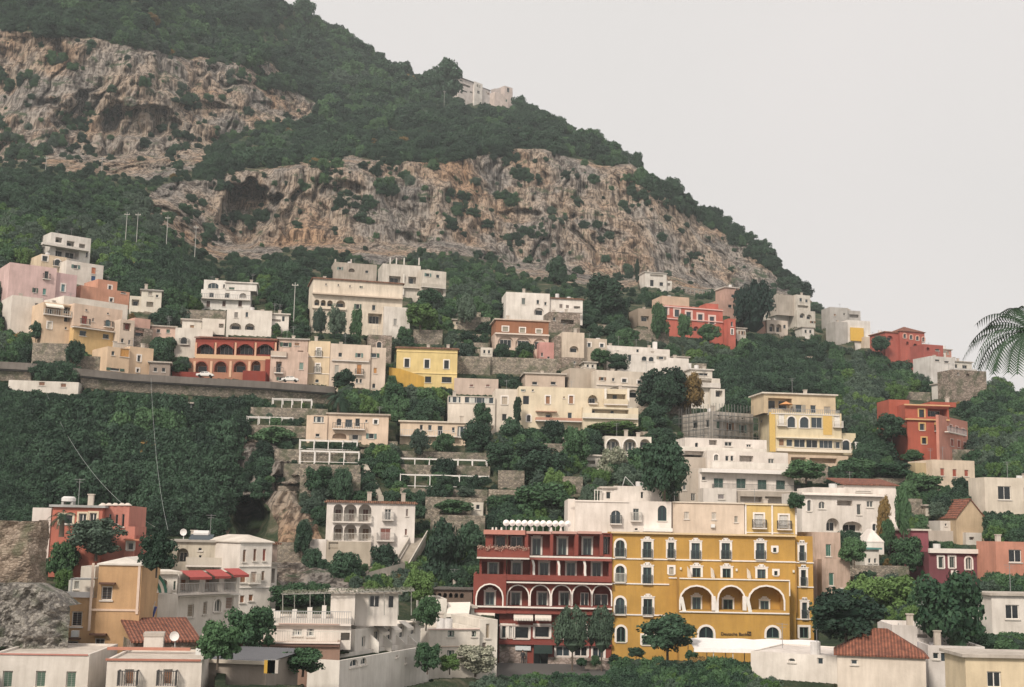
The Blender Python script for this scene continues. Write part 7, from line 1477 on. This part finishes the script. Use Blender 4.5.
# ---- trees one can point at, read off the photograph: (crop, x, y of the foot, species, crown width, height) in crop pixels
EX = [('G',385,560,'autumn',70,190,'brown creeper climbing the front of the rambling white house'),('N',440,672,'broad',40,26,'low hedge before the red hotel windows, left of two'),('N',490,668,'broad',36,30,'low hedge before the red hotel windows, right of two'),('N',560,668,'oak',50,34,'dark low hedge at the corner of the ochre hotel'),('O',130,650,'oak',60,40,'dark hedge under the clipped tree of the ochre hotel'),('O',330,655,'broad',50,34,'green hedge beside the white canopy'),('O',245,652,'oak',190,150,'clipped round headed tree in front of the ochre hotel'),('N',405,668,'clipped',128,190,'grey green clipped tree before the red hotel, the left of two'),('N',512,668,'clipped',104,190,'grey green clipped tree before the red hotel, the right of two'),
 ('P',270,610,'oak',270,225,'large dark spreading tree right of the ochre hotel'),('P',690,560,'broad',260,240,'big tree with reddish tips below the dark plum house'),('P',575,470,'broad',110,120,'leafy tree covering the wall left of the plum house'),('P',590,640,'lime',1,1,None),
 ('P',470,440,'lime',200,120,'hanging green creeper bush over the terrace wall'),('P',340,440,'lime',150,120,'bright green bush right of the pink beige block'),('P',520,270,'broad',130,110,'ivy bush climbing beside the rambling white house'),('P',300,250,'broad',110,90,'green bush under the arches of the rambling white house'),('P',440,190,'broad',60,100,'narrow ivy column at the end of the rambling white house'),
 ('L',262,262,'olive',205,112,'large rounded grey green shrub in front of the salmon villa'),('L',480,320,'oak',130,120,'dark tree between the salmon villa and the long cream house'),('L',135,345,'broad',110,110,'garden shrubs below the left of the salmon villa'),('L',140,400,'lime',60,70,'bright small shrub on the terrace of the peach house'),
 ('L',700,650,'broad',150,125,'dense green tree below the white hotel with red awnings, left of two'),('L',815,600,'broad',170,125,'dense green tree below the white hotel with red awnings, right of two'),('M',255,455,'broad',150,75,'green tree behind the roof of the white terraced hotel'),('M',345,452,'broad',110,70,'green bush behind the chimneys of the terraced hotel'),
 ('M',590,345,'oak',100,100,'dark tree under the terrace of the white arcaded house'),('M',450,372,'oak',120,100,'dark bushes under the left of the white arcaded house'),('M',335,330,'oak',70,75,'dark bush on the rocky ledge'),('M',295,270,'oak',60,110,'dark ivy bush at the mouth of the cave'),
 ('M',810,380,'oak',150,210,'tall dark tree left of the red hotel'),('M',905,320,'oak',110,150,'dark tree touching the red hotel on the left'),('M',720,430,'lime',110,95,'yellow green tree behind the roof pergola'),('M',650,400,'autumn',100,50,'orange brown shrub behind the roof pergola'),('M',745,520,'broad',100,90,'green tree right of the roof pergola'),('M',750,680,'broad',90,80,'dark bush at the foot of the white wing'),
 ('M',300,690,'broad',170,75,'green bushes below the ledge of the terraced hotel'),('U',720,690,'flowering',260,140,'white flowering shrub in front of the small white house'),('U',560,690,'lime',150,90,'bright green shrub left of the white flowering one'),
 ('E',510,272,'pine',160,140,'big dark pine between the red villa and the white houses'),('E',195,590,'oak',140,130,'round dark tree at the left of the brown creeper house'),('E',65,120,'cypress',18,80,'slim cypress left of the small white house under the cliff'),('E',270,600,'autumn',100,120,'brown autumn creeper on the white stepped house'),('E',245,330,'broad',60,80,'dark ivy bush on the front of the red villa'),('E',150,320,'broad',70,110,'dark ivy tree at the left end of the red villa'),('E',340,345,'broad',90,60,'green hedge below the red villa'),
 ('C',285,410,'broad',55,110,'round green tree beside the white wing of the big cream villa'),('C',200,410,'olive',90,120,'pale grey green tree climbing the front of the big cream villa'),('C',125,395,'olive',60,100,'pale tree at the left end of the big cream villa'),('C',230,645,'oak',100,85,'dark tree by the road under the pinkish white house'),('C',435,690,'oak',80,70,'dark tree below the stair of the yellow villa'),
 ('C',760,345,'olive',95,110,'grey green olive tree above the bright yellow villa'),('C',560,370,'lime',150,90,'bright green shrubs right of the white wing'),('C',600,300,'broad',130,80,'green tree below the grey white houses'),('C',490,445,'broad',70,70,'green bush beside the rough stone house'),
 ('D',520,215,'oak',170,150,'big round dark tree behind the clean white modernist house'),('D',330,90,'oak',90,100,'dark tree right under the cliff, upper left of the modernist house'),('D',495,395,'broad',80,55,'round bush beside the beige house with the stone base'),('D',560,415,'oak',90,55,'dark bush under the white stepped house'),('D',210,368,'oak',70,50,'dark bush in front of the pink beige house'),('D',120,372,'oak',60,50,'dark bush at the left of the pink beige house'),('D',180,640,'cypress',30,110,'ivy column climbing the long pale yellow house'),('D',740,570,'oak',110,120,'large dark tree right of the curved cream house'),
 ('J',320,185,'broad',80,90,'tree in front of the glazed veranda'),('J',440,270,'oak',110,110,'dark tree below the long pale yellow house'),('J',600,245,'oak',90,80,'dark round tree under the arched porch of the long yellow house'),('J',690,305,'broad',110,110,'green tree left of the white pavilion'),('J',300,270,'oak',120,100,'dark bushes right of the low cream house'),('J',400,335,'oak',140,80,'dark bushes above the retaining wall'),('J',520,310,'oak',160,60,'dark hedge under the long pale yellow house'),('J',840,405,'flowering',110,130,'tree with pale blossom below the white pavilion'),('J',960,370,'broad',130,110,'dark green tree right of the blossom tree'),('J',560,400,'oak',200,110,'wide dark bushes in the green middle slope'),('J',560,545,'broad',250,130,'broad green bushes behind the roof of the red hotel'),('J',400,520,'broad',110,60,'bushes left behind the red hotel'),('J',75,290,'olive',80,90,'pale green tree before the low cream house, left'),('J',170,285,'broad',90,70,'green shrub under the balcony of the low cream house'),('J',850,215,'lime',210,50,'leafy pergola roof over the white pavilion'),
 ('J',145,460,'broad',40,36,'small round bush on the stone terrace, the left of three'),('J',190,460,'broad',48,46,'small round bush on the stone terrace, the middle of three'),('J',260,460,'olive',80,36,'small grey bush on the stone terrace, the right of three'),('J',210,525,'broad',150,50,'hedge beside the tiny white hut'),
 ('I',380,480,'broad',120,100,'rounded tree on the bare terrace, the left of two'),('I',480,520,'oak',95,130,'dark tree on the bare terrace, the right of two'),('I',650,410,'broad',90,50,'bush beside the steep stair wall'),('I',700,110,'broad',110,90,'tree at the left of the shade sail'),('I',180,275,'broad',190,70,'hedge hanging over the upper terraces, left'),('I',50,300,'oak',90,120,'dark tree at the top left of the terraces'),
 ('H',60,140,'oak',140,130,'round dark tree left of the scaffolding'),('H',100,500,'oak',200,190,'tall dark tree left of the white hotel with green doors'),('H',30,440,'broad',120,110,'green tree behind the roof of the white upper house'),('H',670,440,'broad',170,70,'bushes under the large yellow villa'),('H',850,450,'broad',150,80,'bushes right under the large yellow villa'),('H',630,560,'broad',70,60,'creeper beside the lower terrace of the green door hotel'),('H',60,230,'oak',100,90,'dark tree below the curved cream house'),
 ('G',250,260,'broad',200,80,'vine covered bushes above the rambling white house'),('G',420,260,'broad',200,60,'vine terrace bushes above the rambling white house, right'),('G',560,330,'broad',180,80,'vine bushes below the cream house with red brown shutters'),('G',735,350,'oak',80,80,'dark ivy tree beside the cream house with red brown shutters'),('G',650,450,'olive',130,80,'grey green tree above the plum houses'),('G',420,80,'oak',150,100,'dark trees left of the brick red corner house'),('G',475,520,'broad',70,200,'tall ivy beside the rambling white house, right end'),('G',520,190,'broad',100,50,'bushes under the car park'),
 ('A',190,545,'oak',70,80,'dark tree under the peach house with the cream awning'),('A',45,450,'oak',50,60,'dark tree at the far left edge under the pink hamlet'),('A',540,400,'oak',90,60,'dark bush above the low pink wall'),('F',345,250,'oak',75,60,'dark tree between the skyline houses'),('B',640,395,'olive',60,80,'pale tree by the big cream villa, left end'),('B',455,395,'broad',40,35,'small bush on the terrace of the white arched house'),
 ('Z',448,95,'oak',34,36,'dark tree on the crest left of the long white house'),('Z',519,106,'oak',18,18,'small dark tree right of the square crest house'),('Z',534,112,'oak',12,12,'smallest dark tree on the crest, right'),('Z',637,163,'oak',14,18,'dark round tree on the lower crest above the cliff'),('Z',430,100,'oak',30,30,'dark trees at the crest behind the long white house'),('Z',672,200,'oak',22,22,'dark tree on the cliff rim'),('Z',764,246,'oak',15,14,'dark round tree at the end of the cliff rim')]
for cr, x, y, sp, w_, h_, lb in EX:
    if lb is None: continue
    crop(cr); X_, Y_ = cx(x), cy(y)
    Dd = float(depth_arr([X_], [Y_])[0]); k = 1.0/CR[2]
    # stand it in front of any wall its crown would cross
    ia, ib = int(X_ - w_*k*.3 + 60), int(X_ + w_*k*.3 + 61); ja, jb = int(Y_ - h_*k*.9 + 40), int(Y_ + 40)
    sub = MD[max(0,ia):ib, max(0,ja):jb]; md = sub.min() if sub.size else 1e9
    if md < 1e8 and md - w_*k*.5*Dd/FPX*.75 < Dd: Dd = min(Dd, md - w_*k*.5*Dd/FPX*.75)
    if sp == 'pine' or 'rounded grey' in lb or cr == 'Z': pass
    place_tree(X_, Y_, sp, w_*k, h_*k, Dd, lb, trunk=True)
# ---- scattered woods
g = 3.2
ex_c = [(cx_, cy_, w__, h__) for cx_, cy_, w__, h__ in []]
cand = []
yy = -110
rngT = random.Random(11)
qx, qy = np.meshgrid(np.arange(-100, 1130, 2.), np.arange(-125, 725, 2.), indexing='ij')
NZ = {k: fbm(qx/a, qy/b, qx*0+c, 3) for k, (a, b, c) in {'r': (30., 20., 5.), 'm': (26., 15., 11.), 's': (45., 35., 1.)}.items()}
def nz_at(k, px, py): return NZ[k][min(614, max(0, int((px+100)/2))), min(424, max(0, int((py+125)/2)))]
MASKP = mask
def occ(px, py):
    i, j = int(px+60), int(py+40)
    return 0 <= i < MASKP.shape[0] and 0 <= j < MASKP.shape[1] and MASKP[i, j]
TERR = [(235,335,430,600,.36),(270,430,400,560,.26),(395,500,440,540,.24),(120,470,310,400,.5),(330,700,290,470,.72)]
while yy < 715:
    D0 = float(depth_arr([500], [max(yy, 100)])[0])
    step = 3.0 if yy < 170 else (3.6 if yy < 300 else 4.4)
    x = -90
    while x < 1115:
        px = x + rngT.uniform(-.5,.5)*step*1.6; py = yy + rngT.uniform(-.5,.5)*step*1.4; x += step*1.25
        if py < ridge(px) + 1.0: continue
        Dg, rk_ = ground_at(px, py); Dg = float(Dg)
        if (Dg < 118 and not (430 < px < 770 and py > 668)) or occ(px, py): continue
        if (py > 655 and not (430 < px < 770 and 672 < py)) or (222 < px < 274 and 498 < py < 556) or (25 < px < 300 and py > 535) or (300 < px < 480 and py > 600) or (770 < px < 955 and py > 625) or (660 < px < 771 and 625 < py < 668): continue
        dens = 1.0; size = rngT.uniform(2.0, 4.2)
        if rk_ > .45:
            dens = .03; size = rngT.choice((rngT.uniform(.5,1.3), rngT.uniform(.8, 2.8)))
            if nz_at('r', px, py) > .27: dens = .45
            if 640 < px < 810 and py < ridge(px) + 14: dens = .75; size = rngT.uniform(1.5,4.5)
        elif Dg > 330:
            size = rngT.choice((rngT.uniform(1.5,3.2), rngT.uniform(2.4,4.5), rngT.uniform(4,8))) * (1.25 if Dg > 600 else 1); dens = .72
            if nz_at('m', px, py) > .30: dens = .30; size = min(size, 2.4)
        for (a, b_, c, d, q) in TERR:
            if a < px < b_ and c < py < d: dens = min(dens, q); size = min(size, 2.4)
        if 225 < px < 330 and 500 < py < 590: dens *= .4
        if 40 < px < 235 and 390 < py < 530: size = rngT.choice((rngT.uniform(.8,1.8), rngT.uniform(1.4,3.2))) if py > 425 else rngT.uniform(.7,1.6); dens = .97
        if 228 < px < 266 and 420 < py < 500: dens = .22; size = rngT.uniform(.8,2)
        if 230 < px < 720 and 285 < py < 560 and dens > .4: dens = .42 if rngT.random() < .6 else .8; size = rngT.uniform(.9,2.6)
        mpp = Dg/FPX; r = size/mpp
        if Dg > 330 and r > 8: r = rngT.uniform(4,9) if rngT.random() < .85 else min(r, 13); size = r*mpp
        if rk_ < .45 and py > 120 and float(ground_at(px, py-2.0*r)[1]) > .5: r *= .5; size *= .5
        if Dg < 330 and r > 13 and not (40 < px < 235 and 390 < py < 530): r = rngT.uniform(8,13); size = r*mpp
        if rngT.random() > dens: continue
        ok = True
        for tries in range(3):
            bad = sum(occ(px+dx*r, py-dy*r) for dx, dy in ((0,.4),(-.55,.6),(.55,.6),(0,1.2),(-.6,1.1),(.6,1.1)))
            if bad <= 1: break
            r *= .55; size *= .55
        else: ok = False
        if not ok or r < 1.1: continue
        u = rngT.random(); n_ = nz_at('s', px, py) + rngT.uniform(-.25,.25)
        if Dg > 330: sp = 'oak' if n_ < .12 else 'broad' if n_ < .42 else 'olive'
        elif px < 262 and py > 385: sp = 'oak' if n_ < .62 else 'broad'  # gorge shade put into leaf colour: mostly the darkest species here
        else: sp = 'oak' if n_ < -.10 else 'broad' if n_ < .18 else 'lime' if n_ < .32 else 'olive'
        if rngT.random() < .004: sp = 'autumn'
        asp = rngT.uniform(.7,1.05)
        P = pt(px, py, Dg); cand.append((r, px, py, Dg, sp, size, asp, P))
    yy += step*.8
inframe = [c for c in cand if 0 < c[1] < 1024 and 20 < c[2] < 690]
inframe.sort(key=lambda c: -c[0])
NI = 300 - len(INDIV)
solo = inframe[:NI*2:2] if False else inframe[:NI]
solos = set(id(c) for c in solo)
for c in solo:
    r, px, py, Dg, sp, size, asp, P = c
    place_tree(px, py + r*.25, sp, 2*r, 2*r*asp*1.0, Dg-.3, None, name='tree')
rest = [c for c in cand if id(c) not in solos]
def scatter(name, key, vi, L_, label):
    """one mass of far foliage: crowns instanced on points"""
    if not L_: return
    me = bpy.data.meshes.new(name); n = len(L_)
    co_ = np.array([tuple(c[7] + Vector((0,0,c[5]*c[6]*.55))) for c in L_], np.float32)
    me.vertices.add(n); me.vertices.foreach_set('co', co_.ravel())
    a = me.attributes.new('siz', 'FLOAT_VECTOR', 'POINT'); a.data.foreach_set('vector', np.array([(c[5]*.98, c[5]*.98, c[5]*c[6]*.85) for c in L_], np.float32).ravel())
    a = me.attributes.new('rotz', 'FLOAT_VECTOR', 'POINT'); a.data.foreach_set('vector', np.array([(rngT.uniform(-.15,.15), rngT.uniform(-.15,.15), rngT.uniform(0,6.28)) for c in L_], np.float32).ravel())
    o = bpy.data.objects.new(name, me); scene.collection.objects.link(o); tag(o, label, 'foliage', kind='stuff')
    src = next((c for t, *_ in INDIV for c in t.children if c.data == SPEC[key][0][vi]), None)
    if src is None: return
    ng = bpy.data.node_groups.new('scatter_'+name, 'GeometryNodeTree'); ng.interface.new_socket('Geometry', in_out='INPUT', socket_type='NodeSocketGeometry'); ng.interface.new_socket('Geometry', in_out='OUTPUT', socket_type='NodeSocketGeometry')
    N = ng.nodes.new; gi = N('NodeGroupInput'); go = N('NodeGroupOutput'); oi = N('GeometryNodeObjectInfo'); oi.inputs['Object'].default_value = src; oi.transform_space = 'ORIGINAL'; oi.inputs['As Instance'].default_value = True
    ip = N('GeometryNodeInstanceOnPoints'); s = N('GeometryNodeInputNamedAttribute'); s.data_type = 'FLOAT_VECTOR'; s.inputs['Name'].default_value = 'siz'; r_ = N('GeometryNodeInputNamedAttribute'); r_.data_type = 'FLOAT_VECTOR'; r_.inputs['Name'].default_value = 'rotz'
    er = N('FunctionNodeEulerToRotation')
    k = ng.links.new; k(gi.outputs[0], ip.inputs['Points']); k(oi.outputs['Geometry'], ip.inputs['Instance']); k(s.outputs[0], ip.inputs['Scale']); k(r_.outputs[0], er.inputs[0]); k(er.outputs[0], ip.inputs['Rotation']); k(ip.outputs[0], go.inputs[0])
    md = o.modifiers.new('scatter', 'NODES'); md.node_group = ng
for key in ('oak','broad','olive','lime','autumn'):
    L_ = [c for c in rest if c[4] == key]
    nv = len(SPEC[key][0])
    for vi in range(nv): scatter({'oak':'oak_wood','broad':'green_wood','olive':'grey_green_wood','lime':'bright_scrub','autumn':'dry_scrub'}[key], key, vi, L_[vi::nv], {'oak':'dark evergreen woodland covering the mountain and gorge','broad':'mid green woodland and shrubs over the slopes','olive':'grey green scrub and olives over the slopes','lime':'bright green low scrub between the houses','autumn':'dry brownish scrub dotted over the slopes'}[key])
print('TREES', len(INDIV), 'rest', len(rest), 'quads', len(QUADS))
# labels for the scattered individuals: what, where, beside which house
def short_at(px, py):
    return min(BLD, key=lambda q: (q[0]-px)**2 + (1.4*(q[1]-py))**2)
groups = {}
for t, px, py, sp, word, lb, wpx in INDIV:
    if lb: t['label'] = lb; continue
    bx, by, s = short_at(px, py); dx, dy = px-bx, py-by
    rel = 'left of' if dx < -12 and abs(dx) > abs(dy) else 'right of' if dx > 12 and abs(dx) > abs(dy) else 'above' if dy < -10 else 'below' if dy > 10 else 'close by'
    groups.setdefault((word, rel, s), []).append((px, t, py))
ORD = ('leftmost','second from the left','third from the left','fourth from the left','fifth from the left','sixth from the left','seventh from the left','eighth from the left','ninth from the left','tenth from the left') + tuple(k+' from the left' for k in 'eleventh twelfth thirteenth fourteenth fifteenth sixteenth seventeenth eighteenth nineteenth twentieth'.split())
for (word, rel, s), L_ in groups.items():
    L_.sort(key=lambda q: q[2])
    parts = [('', L_)] if len(L_) <= 12 else [(nm, L_[len(L_)*k//4:len(L_)*(k+1)//4]) for k, nm in enumerate((' top row', ' upper row', ' lower row', ' bottom row'))]
    for nm, LL in parts:
        LL.sort(key=lambda q: q[0])
        for i, (px, t, _) in enumerate(LL):
            t['label'] = f'{word} {rel} {s}' + ('' if len(L_) == 1 else f',{nm} {ORD[min(i,19)]}').replace(', ', ', ', 1); t['group'] = 'trees and shrubs on the slopes'
# ---- palms
def palm(P, h, r, label, nf=26, lean=(0,0)):
    t = empty('palm_tree', P, label, 'palm tree'); m = MB()
    pts = [(lean[0]*(k/8)**1.5, lean[1]*(k/8)**1.5, -1 + (h+1)*k/8) for k in range(9)]; m.tube(pts, [.28-.01*k for k in range(9)], 9); m.build('trunk', plain('palm_bark', (.13,.10,.075), .95), t)
    rr = random.Random(int(h*100)); top = Vector(pts[-1]); m = MB()
    for k in range(nf):
        a = 2.4*k; el = rr.uniform(-.3,1.2); L0 = r*rr.uniform(.8,1.1); prev = top; d = Vector((math.cos(a)*math.cos(el), math.sin(a)*math.cos(el), math.sin(el)))
        n = 12; seg = L0/n*1.15
        for j in range(n):
            nxt = prev + d*seg; d = (d + Vector((0,0,-.13-.01*j))).normalized(); side = d.cross(Vector((0,0,1))).normalized()
            m.q(prev+side*.03, prev-side*.03, nxt-side*.025, nxt+side*.025)
            ll = .55*r*.32*math.sin(math.pi*(j+1.2)/(n+2))+.12
            for s_ in (-1,1):
                for q in (0,.5):
                    b0 = prev.lerp(nxt, q); tip = b0 + side*s_*ll + d*ll*.5 - Vector((0,0,ll*.45)); w2 = d*.045*r/3; m.q(b0-w2, b0+w2, tip)
            prev = nxt
    m.build('fronds', foliage('palm_leaves', (.018,.045,.028), (.045,.085,.045)), t); return t
crop('I'); px, py = cx(465), cy(125); D_ = Dat(px, py)-2; palm(pt(px, py, D_), 1.8, 3.0, 'bushy palm tree above the cream house, by the road wall', 34)
palm(pt(1036, 440, 62), 5.2, 3.2, 'tall palm tree with drooping fronds at the right edge against the sky', 40)
palm(pt(62+0, 527, 131), 1.0, 1.6, 'small palm at the far left beside the salmon villa', 18)
crop('K'); 
# rough stone tower and wall at the lower left edge
crop('Q')
b = Bld('stone_pillar', 'tall rough stone pillar wall at the lower left edge, beside the small palm', 'wall', 60, 370, 10, D=104); m = MB(); pA = b.loc(cx(-260), cy(260)); pB = b.loc(cx(86), cy(260)); zt = b.loc(cx(60), cy(152))[2]; zbm = b.loc(cx(60), cy(420))[2]; n = 36; H_ = 34
def pp(i, j):
    u = i/n; v_ = j/H_; x = pA[0]+(pB[0]-pA[0])*u; z = zbm+(zt-zbm)*v_; N_ = lambda k, s_: fbm(np.array([x*s_+k]), np.array([z*s_]), np.array([3.+k]), 4)[0]
    return (x + .45*N_(1,.8)*(u > .3) - .5*v_*(u > .9), .6*N_(2,.9) + max(0,u-.8)*8, z + (.35*N_(3,.7) if v_ > .9 else 0))
for i in range(n):
    for j in range(H_): m.q(pp(i,j), pp(i+1,j), pp(i+1,j+1), pp(i,j+1))
for i in range(n): a, c = pp(i,H_), pp(i+1,H_); m.q(a, c, (c[0],c[1]+2.5,c[2]), (a[0],a[1]+2.5,a[2]))
m.build('stones', stone('pillar_stone', (.22,.17,.13), (.36,.29,.23), 3.2), b.root)
b = Bld('rough_wall', 'bulging grey rubble wall at the lower left corner, in front of the peach house', 'wall', 80, 600, 0, D=101); P0 = b.P; m = MB(); n = 48; H_ = 30
pA = b.loc(cx(-300), cy(500)); pB = b.loc(cx(130), cy(500)); zt = b.loc(cx(60), cy(378))[2]; zbm = b.loc(cx(60), cy(700))[2]
def rp(i, j):
    u = i/n; v_ = j/H_; x = pA[0] + (pB[0]-pA[0])*u; top = zt - (max(0,u-.65)**2)*14; z = zbm + (top-zbm)*v_; nn = fbm(np.array([x*1.1]), np.array([z*1.1]), np.array([2.]), 4)[0]
    return (x + (1-v_)*u*.6, .7*nn + .5*fbm(np.array([x*3.]), np.array([z*3.]), np.array([5.]), 3)[0] + max(0,u-.85)*7 + (.8*v_), z + .15*nn)
for i in range(n):
    for j in range(H_): m.q(rp(i,j), rp(i+1,j), rp(i+1,j+1), rp(i,j+1))
for i in range(n): a, c = rp(i,H_), rp(i+1,H_); m.q(a, c, (c[0],c[1]+3,c[2]), (a[0],a[1]+3,a[2]))
m.build('stones', stone('rubble_grey', (.13,.12,.11), (.30,.28,.25), 3.6), b.root)
# ================================================================== haze
HZ = MB(); HZ.box(-1500, 1500, -60, 1600, -3, 520); hz = HZ.build('haze', MATS.setdefault('haze', bpy.data.materials.new('haze'))); tag(hz, kind='stuff')
hm = MATS['haze']; hm.use_nodes = True; t_ = hm.node_tree; t_.nodes.clear(); o_ = t_.nodes.new('ShaderNodeOutputMaterial'); v_ = t_.nodes.new('ShaderNodeVolumePrincipled')
v_.inputs['Color'].default_value = (.86,.93,.96,1); v_.inputs['Density'].default_value = .00019; t_.links.new(v_.outputs[0], o_.inputs['Volume'])
for o in scene.objects:
    if 'label' in o and len(o['label'].replace('-',' ').split()) > 16: open('/tmp/long.txt','a').write(o.name + ' | ' + o['label'] + '\n')
